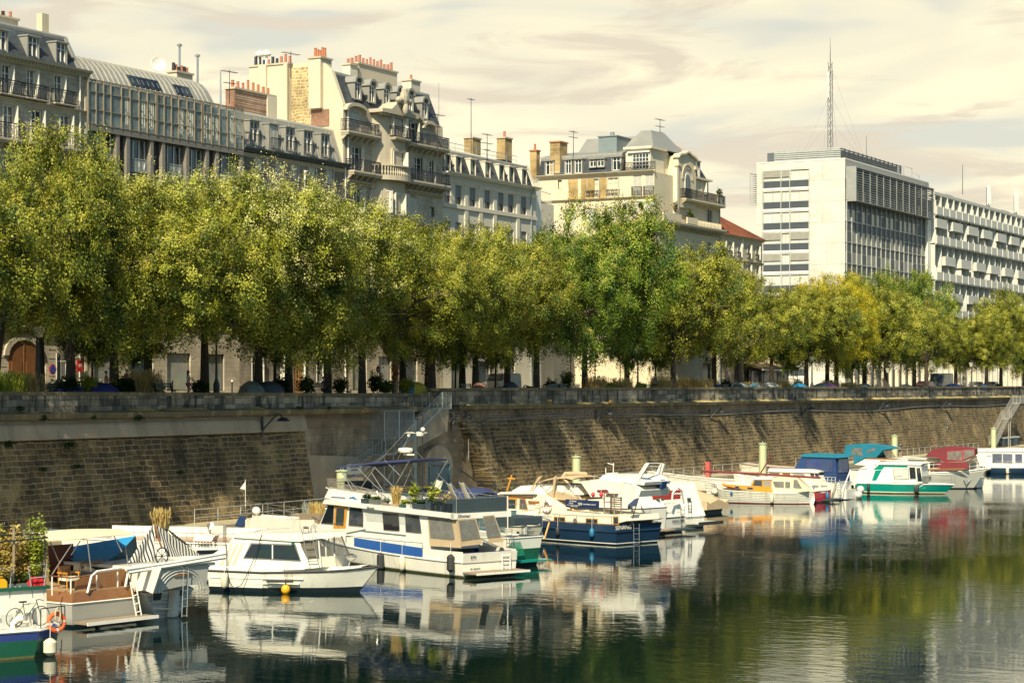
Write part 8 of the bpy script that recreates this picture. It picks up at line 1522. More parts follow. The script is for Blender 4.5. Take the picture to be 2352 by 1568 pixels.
for X in (905, 945, 1100, 1140): b.tubes('trestle_leg', ORW, [[b.p(X, 530, 1.45), b.p(X - 14, 575, 1.45)], [b.p(X, 530, 1.45), b.p(X + 12, 578, 1.45)]], .03)
t = empty('wooden_rack', b.W(b.p(1295, 605, .9)), b.a, 'dark slatted wooden rack on the aft deck of the navy yacht', 'rack'); 
for s_ in (-1, 1): [MB().box(s_ * .42 - .03, s_ * .42 + .03, y - .03, y + .03, 0, 1.3).build('post', WOODG, t) for y in (-.3, .3)]
[MB().box(-.45, .45, -.33, .33, z, z + .03).build('shelf', TEAK, t) for z in (.3, .75, 1.27)]; [MB().box(-.45, .45, -.36, -.33, z, z + .06).build('slat', WOODG, t) for z in (.45, .6, .85, .98, 1.1)]
P0 = [b.p(x, y, 1.95) for x, y in ((600, 582), (797, 605), (955, 613), (1115, 622), (1283, 625))] + [b.pt(1480, 600, -.1)]; b.tubes('guard_rail', STEEL, [P0] + [[p, Vector((p.x, p.y, z_s))] for p in P0], .02); b.tubes('guard_rail', STEEL, [[(9 + .0, sg * 1.9, z_s + .8), (13, sg * 1.2, z_s + 1.2), (15.3, 0, z_s + 1.5)] for sg in (1, -1)], .02)
b.tubes('flag_pole', TEAK, [[b.pt(1452, 730, -.2), b.pt(1540, 450, -.9)]], .03); b.tran('ensign', mat('ensign_blue', (.08, .1, .2), .8), [(1538, 445), (1500, 460), (1440, 512), (1455, 525), (1520, 528)], -.86, -.84, at=-.85)
b.tubes('boarding_ladder', STEEL, [[b.pt(1492, 690, -.5), b.pt(1495, 885, -.5)], [b.pt(1545, 690, -.5), b.pt(1545, 880, -.5)]] + [[b.pt(1492, y, -.5), b.pt(1545, y, -.5)] for y in (735, 785, 835, 880)], .02)
b.tubes('wooden_mast', ORW, [[b.p(300, 385, 0), b.p(345, 235, 0)], [b.p(310, 265, 0), b.p(375, 268, 0)]], .06)
fender(b, 778, 715, 805, 2.2, FBLK, 'black fender on the navy yacht side, left', r=.15); fender(b, 1100, 730, 820, 2.2, FBLU, 'blue fender on the navy yacht side', r=.16)
# ===== K: white yacht with radar arches behind
b = Boat('white yacht with two slanted arch legs and a radar, behind the navy yacht', 1400, 890, 0, 1.9, 78, crop='4'); b.O += b.u * 6; b.t.location = b.O
b.hull([(0, 1.8, 1.6, 1.5, -.2), (5, 2.1, 1.9, 1.6, 0), (11, 1.7, 1.2, 1.9, 0), (15, .15, .05, 2.3, 1.0)], [-.3, .1, .6, 1], [BOOT, WHH, WHH], rub=WHITE)
b.side('cabin', WHH, [(1090, 440), (1000, 310), (930, 300), (1170, 270), (1500, 330), (1560, 380), (1540, 440)], 1.5, -1.5, at=1.5); b.side('upper_deck', WHITE, [(1165, 270), (1210, 228), (1500, 235), (1600, 300), (1590, 330)], 1.3, -1.3, at=1.3); b.win([(1150, 375), (1240, 372), (1258, 395), (1160, 395)], 1.5, m=BERRY)
b.side('cabin', WHITE, [(350, 380), (430, 335), (700, 320), (960, 330), (1000, 420), (400, 420)], 1.2, -1.2, at=1.2)
b.side('radar_arch', WHITE, [(1462, 340), (1600, 125), (1640, 122), (1500, 345)], 1.35, 1.2); b.side('radar_arch', WHITE, [(1660, 310), (1742, 130), (1782, 125), (1722, 320)], -1.2, -1.35); b.tubes('arch_beam', WHITE, [[b.p(1610, 122, 1.3), b.p(1765, 125, -1.3)], [b.p(1598, 150, 1.3), b.p(1752, 155, -1.3)]], .035)
b.side('radar', WHITE, [(1228, 215), (1290, 210), (1290, 240), (1228, 245)], .3, -.3, at=.3); b.tubes('aerial', WHITE, [[b.p(1300, 240, 0), b.p(1302, 118, 0)], [b.p(1250, 122, 0), b.p(1310, 140, 0)], [b.p(1230, 165, .4), b.p(1230, 215, .4)]], .025); b.railing(.6, .1, n=7, dz=.0)
b.side('red_cover', REDC, [(1600, 375), (1660, 310), (1700, 315), (1695, 385)], -.4, .4); b.side('blue_cover', BLUC, [(1705, 300), (1740, 275), (1765, 300), (1750, 360), (1712, 362)], -.9, -.4, at=-.4)
for X in (1110, 1187): fender(b, X, 405, 440, 2.0, CANR, 'small red fender on the white arch yacht, %s' % ('left' if X < 1150 else 'right'), c='4', r=.13)
# ===== L, M, N sterns
b = Boat('white motor boat stern with slanted ladder, right of the navy yacht', 1560, 800, 0, 1.2, 75, crop='4')
b.hull([(0, 1.3, 1.15, 1.7, -.1), (3, 1.5, 1.4, 1.6, 0), (7, 1.3, 1.0, 1.7, 0), (10, .15, .05, 2, .6)], [-.3, .08, .6, 1], [BOOT, WHH, WHH], rub=FBLK, rubr=.03); MB().prism([(-.1, 1.7), (.6, 2.7), (1.2, 2.8), (6, 2.4), (6, 1.6)], -1.2, 1.2, 'y').build('superstructure', WHITE, b.t); MB().box(-1, -.05, -1.2, 1.2, .25, .33).build('swim_platform', WOODG, b.t)
txt('MOBITAI', .26, BLACK, b.t, b.pt(1560, 603, -.16), (math.pi / 2, 0, -math.pi / 2)); b.tubes('stern_rail', STEEL, [[b.pt(1480, 560, -.1), b.pt(1620, 760, -.6)], [b.pt(1560, 520, -.1), b.pt(1680, 740, -.6)]], .03); b.twin([(1440, 520), (1480, 515), (1480, 550), (1440, 555)], .45)
b = Boat('white motor boat stern with red cockpit screen and a small white crane', 1700, 788, 0, 1.5, 78, crop='4')
zc = b.T(1750, 640, 0)[1]; zt2 = b.T(1750, 575, 0)[1]
b.hull([(0, 1.55, 1.4, zc, -.1), (3, 1.75, 1.6, zc, 0), (7, 1.5, 1.1, zc + .1, 0), (10, .15, .05, zc + .5, .7)], [-.3, .1, .6, 1], [BOOT, WHH, WHH], rub=FBLK, rubr=.035)
MB().taper([(-.1, -1.5), (-.1, 1.5), (7, 1.3), (7, -1.3)], zc, [(.15, -1.35), (.15, 1.35), (7, 1.2), (7, -1.2)], zt2 + .45).build('aft_cabin', WHITE, b.t)
for pts in ([(1665, 592), (1695, 590), (1698, 622), (1668, 625)], [(1798, 590), (1860, 588), (1858, 618), (1798, 620)], [(1898, 585), (1930, 583), (1930, 612), (1898, 615)]): b.twin(pts, .0, m=CURT)
txt('NUKU-HIVA', .26, BLACK, b.t, b.pt(1915, 664, -.13), (math.pi / 2, 0, -math.pi / 2), shear=.2)
zs_ = zt2 + .45; MB().box(.2, .24, -1.5, 1.5, zs_ + .25, zs_ + .85).build('red_screen', REDC, b.t); MB().box(.2, 6, 1.42, 1.46, zs_ + .2, zs_ + .8).build('red_screen', REDC, b.t); [MB().lathe([(.02, 0), (.16, .1), (.02, .2)], (.12, y, zs_ + .2), 10).build('float', LF if False else GRNH, b.t) for y in (.6, 1.1)]
b.tubes('stern_crane', WHITE, [[b.pt(1850, 520, -.3), b.pt(1860, 400, -.4), b.pt(1905, 350, -.5), b.pt(1945, 380, -.5), b.pt(1965, 500, -.3)], [b.pt(1870, 410, -.4), b.pt(1950, 412, -.4)]], .07); b.tubes('boarding_ladder', STEEL, [[b.pt(1935, 530, -.3), b.pt(1935, 730, -.3)], [b.pt(1970, 525, -.3), b.pt(1970, 725, -.3)]] + [[b.pt(1935, y, -.3), b.pt(1970, y, -.3)] for y in (560, 600, 640, 680, 715)], .02)
MB().box(-1.1, -.1, -1.4, .9, .2, .3).build('swim_platform', SCR, b.t)
b = Boat('white angular stern with tinted hatch, rightmost of the sterns', 2010, 735, 0, .6, 75, crop='4')
b.hull([(0, 1.1, 1.0, .8, 0), (3, 1.3, 1.2, .9, 0), (8, 1.0, .7, 1.1, 0), (10, .1, .05, 1.3, .6)], [-.3, .1, .6, 1], [BOOT, WHH, WHH], rub=WHITE); MB().prism([(-.1, .8), (.9, 3.0), (2.2, 3.1), (6, 2.6), (6, .8)], -1.1, 1.0, 'y').build('superstructure', WHITE, b.t)
for pts in ([(2068, 530), (2095, 525), (2120, 610), (2085, 622)], [(2000, 455), (2022, 453), (2030, 480), (2005, 482)]): b.twin(pts, .3, fr=.1)
MB().box(-1.3, -.1, -1.4, 1.1, .35, .45).build('swim_platform', GREYW, b.t); MB().box(-1.35, -1.28, -1.45, 1.15, .28, .5).build('platform_edge', FBLK, b.t); b.tubes('boarding_ladder', BLACK, [[b.pt(2005, 490, .1), b.pt(2015, 640, -.1)], [b.pt(2035, 488, .1), b.pt(2040, 640, -.1)]] + [[b.pt(2007, y, .0), b.pt(2038, y, .0)] for y in (520, 550, 580, 610)], .02)
# ===== O: covered boat
b = Boat('motor boat wholly under a tan cover', 880, 1022, -.2, -1.2, 80, crop='5'); b.hull([(0, 1.3, 1.0, .4, 0), (3, 1.4, 1.2, .4, 0), (7, 1.0, .7, .5, 0), (8.5, .1, .05, .6, .5)], [-.3, .1, .5, 1], [BOOT, BLACK, BLACK])
q = MB(); rows = []
for x, zt3, hw in ((-.35, 1.0, 1.45), (.3, 1.35, 1.5), (2, 1.75, 1.55), (4.5, 1.7, 1.5), (7, 1.4, 1.1), (8.7, .9, .3)): rows.append([(x, hw * 1.03, .3), (x, hw, .95), (x, hw * .75, zt3 - .25), (x, 0, zt3), (x, -hw * .75, zt3 - .25), (x, -hw, .95), (x, -hw * 1.03, .3)])
q.sheet(rows, .02); r0 = rows[0]; q.add(r0, [tuple(range(7))]); q.build('boat_cover', TAN, b.t, False)
# ===== P: clinker launch, orange cabin
b = Boat('white clinker launch with orange varnished cabin and cream cockpit tent, bow pointing left', 1850, 925, .2, 0, 97, 'wooden_boat', crop='5'); Yp_ = 1.15
L_ = b.S(690, 780, .2)[0]; zb2 = b.S(660, 665, .1)[1]; za2 = b.S(1890, 775, .2)[1]; zm = b.S(1300, 790, 1.3)[1]
b.hull([(0, .15, .05, za2, -.4), (1.2, .95, .6, za2 - .15, 0), (3.5, 1.35, 1.1, zm, 0), (7, 1.2, .8, zm + .15, 0), (L_ - .8, .5, .2, zb2 - .15, .1), (L_, .05, .03, zb2, .5)], [-.3, .08, .25, .42, .6, .8, 1], [BERRY, WHH, WHH, WHH, WHH, WHH], rub=WHH, rubr=.04)
q = MB()
for f in (.25, .4, .55, .7, .85):
    for sg in (1, -1): q.tube([(z[0] + z[4] * f, sg * (max(.02, z[2] + (z[1] - z[2]) * f ** .75) + .012), z[3] * f) for z in b.S_], .012, 3)
q.build('plank_lines', mat('dark_seam', (.25, .23, .18), .8), b.t)  # darker lines along the plank seams
b.side('cabin_side', ORW, [(835, 693), (900, 690), (1190, 715), (1430, 725), (1445, 785), (1260, 780), (1000, 735), (850, 705)], .95, -.95, at=.95); b.side('cabin_top', WHITE, [(880, 690), (905, 668), (1190, 680), (1190, 712)], .9, -.9, at=.9)
b.side('wheelhouse', ORW, [(1188, 708), (1220, 630), (1430, 635), (1430, 722)], .85, -.85, at=.85); b.side('wheelhouse_roof', WHITE, [(1205, 640), (1235, 608), (1440, 612), (1440, 640)], .92, -.92, at=.92)
for pts in ([(1210, 708), (1232, 645), (1318, 652), (1318, 716)], [(1332, 653), (1420, 657), (1418, 720), (1332, 717)]): b.win(pts, .85, m=CURT, fm=ORW)
for pts in ([(1003, 716), (1045, 720), (1045, 738), (1003, 734)], [(1148, 730), (1208, 734), (1205, 754), (1148, 750)]): b.win(pts, .95)
b.side('cockpit_tent', CRC, [(1425, 790), (1425, 640), (1460, 618), (1710, 618), (1775, 690), (1860, 775), (1660, 795)], .85, -.85, at=.85)
for pts in ([(1442, 660), (1575, 662), (1575, 738), (1470, 730)], [(1590, 663), (1650, 665), (1650, 738), (1590, 738)], [(1690, 640), (1730, 640), (1790, 745), (1685, 738)]): b.win(pts, .85, m=VNL, fm=CRC, fr=.02)
b.tubes('laid_mast', BERRY, [[b.p(610, 538, .1), b.p(1300, 575, .1), b.p(2005, 618, .1)]], .09); b.tubes('mast_crutch', WHITE, [[b.p(1100, 560, 0), b.p(1100, 680, 0)]], .12); b.side('rudder', WHITE, [(1895, 790), (1925, 760), (1940, 880), (1925, 925), (1850, 925)], .06, -.06, at=0)
fender(b, 1430, 810, 915, 1.45, FWHT, 'white fender on the clinker launch near its stern', r=.14, c='5'); w_ = b.W(b.p(757, 780, .9)); t = empty('round_buoy', w_, 0, 'white ball fender at the bow of the clinker launch', 'buoy'); MB().ball((0, 0, 0), .3, .3, .28).build('ball', FWHT, t, True); MB().tube([(0, 0, .25), (.05, 0, .7)], .015, 4).build('rope', BOOT, t)
w_ = b.W(b.p(957, 797, 1.3)); t = empty('round_buoy', w_, 0, 'small teal ball fender on the clinker launch', 'buoy'); MB().ball((0, 0, 0), .12, .12, .13).build('ball', FBLU, t, True); MB().tube([(0, 0, .1), (.02, 0, .45)], .012, 4).build('rope', BOOT, t)
# ===== Q: white motor cruiser behind the launch
b = Boat('white motor cruiser with wooden door behind the clinker launch', 1900, 880, -1, 1.6, 84, crop='5'); b.O += b.v * -.2 + b.u * 2.5; b.t.location = b.O
b.hull([(0, 1.6, 1.4, 1.3, -.1), (4, 1.9, 1.6, 1.3, 0), (9, 1.4, 1.0, 1.5, 0), (13, .15, .05, 2.0, .8)], [-.3, .1, .6, 1], [BOOT, WHH, WHH], rub=WHITE)
b.side('cabin', CREAMP, [(1370, 640), (1390, 540), (1900, 560), (1985, 590), (2030, 690), (1860, 720), (1400, 700)], 1.4, -1.4, at=1.4); b.side('cabin_roof', WHITE, [(1380, 545), (1400, 508), (1880, 520), (1995, 545), (1985, 562)], 1.5, -1.5, at=1.5); b.side('wooden_hatch', TEAK, [(1465, 506), (1480, 500), (1700, 508), (1690, 516)], .5, -.5)
for pts in ([(1405, 560), (1520, 560), (1520, 580), (1405, 580)], [(1690, 568), (1800, 570), (1830, 600), (1690, 592)], [(1880, 560), (1925, 560), (1930, 605), (1900, 605)], [(1940, 562), (1975, 575), (1990, 610), (1950, 606)]): b.win(pts, 1.4, m=CURT)
b.side('wooden_door', TEAK, [(1560, 562), (1650, 566), (1650, 590), (1560, 588)], 1.4, 1.43); b.railing(.5, .1, 6, None, n=5, dz=.0); b.tubes('red_spar', BERRY, [[b.p(1300, 565, 0), b.p(1435, 345, 0)]], .06)
for X, lab in ((1880, 'terracotta trough with herbs on the white cruiser roof'), (1960, 'small teal pot on the white cruiser roof')): planter(b.W(b.p(X, 505, 0)), (.9 if X < 1900 else .4, .3, .25), POT if X < 1900 else GRNH, LF, lab, X, 'leaf', .2, b.a, 120)
# ===== R: red hulled boat
b = Boat('small cruiser with bright red hull and white cabin seen from its stern', 1945, 912, 0, 1.45, 84, crop='5')
zc = b.T(2000, 770, 0)[1]; zt2 = b.T(2000, 690, 0)[1]
b.hull([(0, 1.45, 1.3, zc, 0), (3, 1.6, 1.45, zc, 0), (7, 1.3, .9, zc + .1, 0), (9.5, .1, .05, zc + .4, .6)], [-.3, .1, .6, 1], [BOOT, REDH, REDH], rub=CREAMP, rubr=.05); MB().taper([(-.02, -1.4), (-.02, 1.4), (7, 1.2), (7, -1.2)], zc, [(.3, -1.2), (.3, 1.2), (7, 1.1), (7, -1.1)], zt2 + .15).build('aft_cabin', CREAMP, b.t)
for pts in ([(1905, 708), (1975, 710), (1975, 738), (1908, 735)], [(2008, 712), (2080, 714), (2080, 742), (2012, 740)]): b.twin(pts, .12, m=GREYW)
txt('PAPERCUT', .2, WHITE, b.t, b.pt(2040, 790, -.02), (math.pi / 2, 0, -math.pi / 2), shear=.2); b.tubes('guard_rail', WHITE, [[b.pt(2010, y, .3), b.pt(2180, y + 10, .3)] for y in (605, 640, 665)] + [[b.pt(x, 610, .3), b.pt(x, 690, .3)] for x in (2010, 2050, 2090, 2135, 2180)], .025); MB().box(-.9, -.05, -1.3, .3, .15, .25).build('swim_platform', SCR, b.t); fender(b, 2085, 785, 870, 0, FBLU, 'blue fender on the red stern', c='5', r=.14, lx=-.15)
b.tubes('gangway', GALV, [[b.pt(2180, 640, -.2), b.pt(2225, 870, -.6)], [b.pt(2230, 640, -.2), b.pt(2250, 870, -.6)]] + [[b.pt(2190 + i * 7, 670 + 30 * i, -.3), b.pt(2235 + i * 3, 670 + 30 * i, -.3)] for i in range(7)], .03)
# ===== S: boat with blue tent
b = Boat('white boat with a tall dark blue canvas tent beside the red hull', 430, 915, 0, 1.0, 86, crop='6')
b.hull([(0, 1.2, 1.05, 1.5, 0), (3, 1.4, 1.3, 1.5, 0), (8, 1.1, .8, 1.6, 0), (10, .1, .05, 1.9, .5)], [-.3, .1, .6, 1], [BOOT, WHH, WHH], rub=WHITE)
z0 = b.S(220, 465, 1.25)[1]
a0 = b.pt(205, 480, .3); MB().prism([(.2, 1.5), (.35, z0), (3.4, z0 + .05), (4.3, 2.3), (4.3, 1.5)], -1.35, 1.35, 'y').build('canvas_tent', BLUC, b.t); MB().prism([(.15, z0 - .05), (.5, z0 + .22), (3.2, z0 + .25), (3.6, z0)], -1.45, 1.45, 'y').build('tent_roof', TURQ, b.t)
q = MB(); q.box(.22, .26, -.95, 1.0, z0 - 1.3, z0 - .15); q.build('tent_window', glassm('blue_vinyl', (.05, .07, .18), .2, (.06, .09, .22)), b.t); MB().box(.6, 3.0, 1.36, 1.38, z0 - 1.25, z0 - .2).build('tent_window', MC['blue_vinyl'], b.t)
for i, (X, Y, lab) in enumerate(((635, 805, 'pale round outboard engine cowl at the blue tent boat stern, upper'), (615, 860, 'pale round outboard engine cowl at the blue tent boat stern, lower'))): w_ = b.W(b.pt(X, Y, -.5)); t = empty('outboard_engine', w_, 0, lab, 'outboard'); MB().ball((0, 0, 0), .3, .35, .33).build('cowl', GREYW, t, True); MB().box(-.08, .08, -.08, .08, -.8, -.2).build('shaft', GREYW, t)
b.tubes('davit', WHITE, [[b.pt(440, 830, -.3), b.pt(530, 600, -.2), b.pt(710, 585, -.2)], [b.pt(560, 700, -.2), b.pt(575, 790, -.3)]], .05); b.tran('stern_box', WHH, [(480, 800), (580, 810), (585, 900), (480, 905)], -.35, 0, at=-.3)
# ===== T: turquoise tent boat behind
b = Boat('wooden trimmed cruiser with bright turquoise canopy behind the teal boat', 620, 780, 0, 1.5, 86, crop='6'); b.O += b.u * 3.0 + b.v * 0; b.t.location = b.O
b.hull([(-4, 1.5, 1.3, 1.6, 0), (3, 1.8, 1.6, 1.6, 0), (8, 1.5, 1.1, 1.8, 0), (11, .1, .05, 2.2, .6)], [-.3, .1, .6, 1], [BOOT, WHH, WHH], rub=TEAK)
b.side('canopy', TURQ, [(462, 430), (480, 340), (640, 325), (860, 350), (960, 378), (870, 392), (800, 470), (690, 470), (560, 540), (570, 460)], 1.2, -1.2, at=1.2); b.win([(540, 375), (650, 368), (660, 455), (545, 440)], 1.2, m=VNL, fm=TURQ); b.win([(690, 400), (790, 365), (800, 390), (715, 425)], 1.2, m=VNL, fm=TURQ)
b.side('cabin', WHITE, [(570, 545), (690, 480), (1010, 475), (1030, 520), (800, 560)], 1.3, -1.3, at=1.3); b.side('wooden_band', TEAK, [(685, 485), (700, 470), (1015, 480), (1015, 492)], 1.32, -1.32, at=1.32); b.side('windscreen', TINT, [(870, 395), (950, 380), (1010, 470), (905, 470)], 1.1, 1.06); b.side('life_raft', CREAMP, [(655, 550), (665, 505), (840, 505), (820, 555)], .5, -.5, at=.5)
# ===== U: teal boat, bow right
b = Boat('teal green and white motor cruiser, bow pointing right', 1425, 852, 7.6, -.3, -86, crop='6')
Yu = -1.5; sx = b.S(590, 830, Yu)[0]; zs = b.S(900, 745, Yu)[1]; zb_ = b.S(1530, 752, 0)[1]
b.hull([(sx, 1.5, 1.35, zs, 0), (sx + 3, 1.6, 1.45, zs, 0), (4.5, 1.5, 1.3, zs - .02, 0), (7.2, .9, .5, zs, .3), (8.3, .1, .05, zb_, .9)], [-.3, .1, .2, .6, 1], [ALGAE, CREAMP, TEAL, TEAL], rub=WHITE, rubr=.05)
b.side('cabin', WHITE, [(575, 735), (620, 590), (700, 550), (790, 570), (820, 540), (1130, 550), (1270, 560), (1285, 740)], -1.3, 1.3, at=-1.3); b.side('cabin_roof', WHITE, [(820, 545), (850, 515), (1200, 520), (1290, 535), (1265, 552), (1140, 548)], -1.4, 1.4, at=-1.4)
b.side('teal_panel', TEAL, [(755, 712), (790, 605), (860, 600), (800, 712)], -1.31, -1.3, at=-1.3); b.side('teal_panel', TEAL, [(768, 598), (830, 545), (1130, 552), (1130, 575), (885, 570), (862, 597)], -1.31, -1.3, at=-1.3)
b.win([(985, 588), (1135, 592), (1140, 692), (988, 688)], -1.31, m=mat('white_blind', (.62, .58, .48), .8)); b.win([(1150, 575), (1205, 575), (1215, 690), (1160, 692)], -1.31); b.side('glass_side', GLASS, [(1222, 580), (1260, 575), (1285, 720), (1235, 720)], -1.31, -1.33, at=-1.3)
b.side('front_screen', TINT, [(1262, 560), (1268, 555), (1290, 735), (1280, 740)], -1.2, 1.2, at=-1.2); b.railing(.75, .1, 4.2, None, n=5); b.side('wooden_trim', TEAK, [(835, 515), (850, 500), (1260, 515), (1255, 524)], 1.0, 1.3, at=1.0); b.side('roof_box', CREAMP, [(655, 548), (665, 505), (835, 500), (830, 545)], .3, 1.1, at=.3)
fender(b, 718, 738, 825, -1.65, FBLK, 'black fender on the teal boat, near its stern', c='6', r=.14); fender(b, 1210, 768, 845, -1.62, FBLK, 'black fender on the teal boat, left of the front pair', c='6', r=.14); fender(b, 1232, 758, 845, -1.55, FBLK, 'grey-black fender on the teal boat, right of the front pair', c='6', r=.15)
# ===== V: grey hull with dark red canopy, bow right
b = Boat('grey hulled cruiser with dark red canopy and anchor at its bow, pointing right', 1745, 798, 9.0, -.2, -80, crop='6'); Yv = -1.7
sx = b.S(1275, 780, Yv)[0] - 4; zs = b.S(1400, 632, Yv)[1]; zb_ = b.S(1900, 580, 0)[1]
b.hull([(sx, 1.6, 1.4, zs, 0), (sx + 4, 1.8, 1.6, zs - .05, 0), (5.5, 1.7, 1.35, zs, 0), (8.3, 1.0, .45, zs + .15, .4), (9.6, .12, .04, zb_, 1.3)], [-.3, .06, .5, .88, 1], [BOOT, GREYH, GREYH, WHH], rub=WHITE, rubr=.06)
b.side('wooden_side', TEAK, [(1275, 610), (1275, 590), (1700, 580), (1760, 590), (1700, 602)], -1.5, -1.45, at=-1.5); b.side('deckhouse', CREAMP, [(1270, 590), (1275, 515), (1440, 515), (1460, 585)], -1.3, 1.3, at=-1.3)
for pts in ([(1285, 545), (1335, 530), (1335, 580), (1290, 585)], [(1365, 525), (1400, 522), (1408, 575), (1370, 578)], [(1410, 522), (1440, 520), (1450, 572), (1415, 575)]): b.win(pts, -1.3, fm=TEAK)
b.side('canopy', BERRY, [(1315, 460), (1385, 385), (1540, 358), (1700, 362), (1835, 385), (1835, 440), (1700, 510), (1510, 520), (1440, 470)], -1.3, 1.3, at=-1.3); b.win([(1545, 410), (1700, 400), (1700, 500), (1550, 490)], -1.3, m=VNL, fm=REDC); b.win([(1712, 395), (1825, 390), (1830, 440), (1715, 490)], -1.3, m=VNL, fm=REDC); b.side('cockpit_side', BERRY, [(1440, 590), (1440, 520), (1760, 520), (1780, 580)], -1.35, -1.3, at=-1.3)
b.tubes('roof_spar', WHITE, [[b.p(1040, 478, 0), b.p(1525, 498, -.6)], [b.p(1080, 460, .5), b.p(1490, 490, 0)]], .04); b.tubes('wooden_mast', TEAK, [[b.p(1375, 280, -.3), b.p(1530, 520, -.3)]], .05); b.tubes('spreader', STEEL, [[b.p(1375, 352, -.3), b.p(1440, 338, -.3)]], .03); b.railing(.75, .1, sx + 4, None, n=8, m=WHITE); b.tubes('pulpit', STEEL, [[b.p(1780, 510, -.8), b.p(1840, 455, -.4), b.p(1860, 460, 0)]], .05)
q = MB(); a_ = b.p(1760, 720, -.6); q.tube([b.p(1748, 665, -.5), a_], .04, 5); q.tube([b.p(1722, 700, -.75), b.p(1745, 750, -.6), b.p(1795, 700, -.4)], .06, 5); q.build('anchor', GALV, b.t)
fender(b, 1362, 610, 670, -1.9, FWHT, 'white fender on the grey hull', c='6', r=.14)
# ===== X: small white tender bow behind
b = Boat('small white boat tucked behind the grey hull bow', 1860, 795, 0, .6, 84, crop='6'); b.hull([(0, .9, .7, 1.0, -.1), (2, 1.1, .9, 1.0, 0), (6, .1, .05, 1.3, .5)], [-.3, .1, .6, 1], [BOOT, WHH, WHH], rub=WHITE); MB().prism([(-.1, 1.0), (.3, 2.2), (1.6, 2.3), (3, 1.1)], -.8, .8, 'y').build('spray_tent', vinyl('pale_vinyl', (.6, .58, .5), .6), b.t); b.railing(.7, .1, 0, 2, n=3)
# ===== W: blue and white canal cruiser at right edge
b = Boat('white canal cruiser with navy hull and curtained windows at the right edge', 2000, 652, 0, 0, -74, crop='6'); Yw = -1.7
b.O = onZ(1837.5 + 2000 * .21875, 947.5 + 640 * .21875) - b.v * Yw; b.t.location = b.O; zs = b.S(2100, 570, Yw)[1]; z2 = b.S(2100, 400, -1.5)[1]
xe = b.S(2352, 600, Yw)[0] + 3
b.hull([(-.5, 1.5, 1.3, zs, 0), (1, 1.7, 1.6, zs, 0), (xe - 3, 1.7, 1.5, zs, 0), (xe, .8, .4, zs + .2, .5), (xe + .8, .1, .05, zs + .3, .6)], [-.3, .08, .6, .85, 1], [BOOT, BLUH, BLUH, WHH], rub=WHITE, rubr=.05)
b.side('cabin', WHITE, [(1890, 560), (1845, 430), (1850, 400), (2352, 395), (2500, 400), (2500, 570)], -1.5, 1.5, at=-1.5); b.side('cabin_roof', WHITE, [(1840, 412), (1860, 380), (2352, 375), (2540, 380), (2540, 410)], -1.6, 1.6, at=-1.6)
for pts in ([(2022, 432), (2118, 432), (2118, 525), (2022, 525)], [(2132, 433), (2228, 435), (2228, 528), (2132, 526)], [(2262, 435), (2330, 436), (2330, 525), (2262, 525)]): b.win(pts, -1.5, m=glassm('blue_curtain', (.1, .11, .18), .2, (.16, .17, .25)))
b.win([(1880, 450), (1948, 450), (1948, 522), (1895, 522)], -1.5, m=CREAMP); b.side('green_letters', GRNH, [(1958, 450), (2010, 450), (2010, 457), (1958, 457)], -1.51, -1.5, at=-1.5); b.railing(.6, .15, n=6); fender(b, 2178, 570, 645, -1.85, FWHT, 'white fender on the canal cruiser at the right edge', c='6', r=.17)
w_ = b.W(b.p(1975, 590, -2.0)); t = empty('inflatable_tube', w_, 0, 'long cream tube fender at the stern of the canal cruiser', 'fender'); MB().tube([(-1.2, 0, 0), (-1.1, 0, .02), (1.1, 0, 0), (1.2, 0, 0)], [.08, .2, .2, .08], 8).build('body', CREAMP, t, True); MB().tube([(1.2, 0, 0), (1.8, .3, .5)], .015, 4).build('rope', WHITE, t)

# ===== pilings, quay rail, pontoon
PIL = mat('piling_green', (.48, .52, .3), .6, (.42, .46, .27), 1, .5, dirt=(1.5, .62, .4, (.3, .3, .18)))
for px, top, bot, wpx, lab in ((785, 1080, 1160, 24, 'pale green mooring piling behind the white yacht windscreen'), (1324, 1048, 1150, 19, 'pale green mooring piling behind the tan bimini'), (1752, 1018, 1100, 17, 'pale green mooring piling above the clinker launch'), (2055, 1000, 1080, 14, 'pale green mooring piling beside the man on the quay'), (2282, 983, 1060, 12, 'pale green mooring piling below the far staircase')):
    x, zt = onY(px, top, 73.2); D = (x * CT + 73.2 * ST); r = wpx * .5 * D / FPX; t = empty('mooring_piling', (x, 73.2, -.5), 0, lab, 'piling', 'pale green pilings along the quay'); q = MB(); q.lathe([(r, 0), (r, zt + .4), (r * 1.0, zt + .44)], (0, 0, 0), 20); q.build('post', PIL, t, True); MB().lathe([(r * 1.22, zt + .44), (r * 1.22, zt + .5), (r * .3, zt + .56)], (0, 0, 0), 20).build('cap', PIL, t, True); MB().tube([(.15 * math.cos(a), 0, zt + .56 + .16 * math.sin(a)) for a in [i * math.pi / 6 for i in range(7)]], .03, 5).build('ring', GALV, t)
def quay_rail(x0, x1, label):
    t = empty('quay_railing', (x0, 74.5, 1.2), 0, label, 'railing', 'railings along the quay edge'); q = MB(); n = int((x1 - x0) / 2.2)
    for z in (1.05, .55): q.tube([(0, 0, z), (x1 - x0, 0, z)], .026, 5)
    q.build('rail', GREYH, t); q = MB(); [q.tube([((x1 - x0) * i / n, 0, 0), ((x1 - x0) * i / n, 0, 1.05)], .03, 5) for i in range(n + 1)]; q.build('post', GREYH, t)
quay_rail(97, 113, 'pale railing on the quay edge at the left of the staircase'); quay_rail(150, 186, 'pale railing on the quay edge behind the clinker launch'); quay_rail(196, 262, 'pale railing on the quay edge at the right')
tag(MB().box(60, 300, 70.5, 73.0, .0, .5).build('pontoon', WOODG), kind='structure')
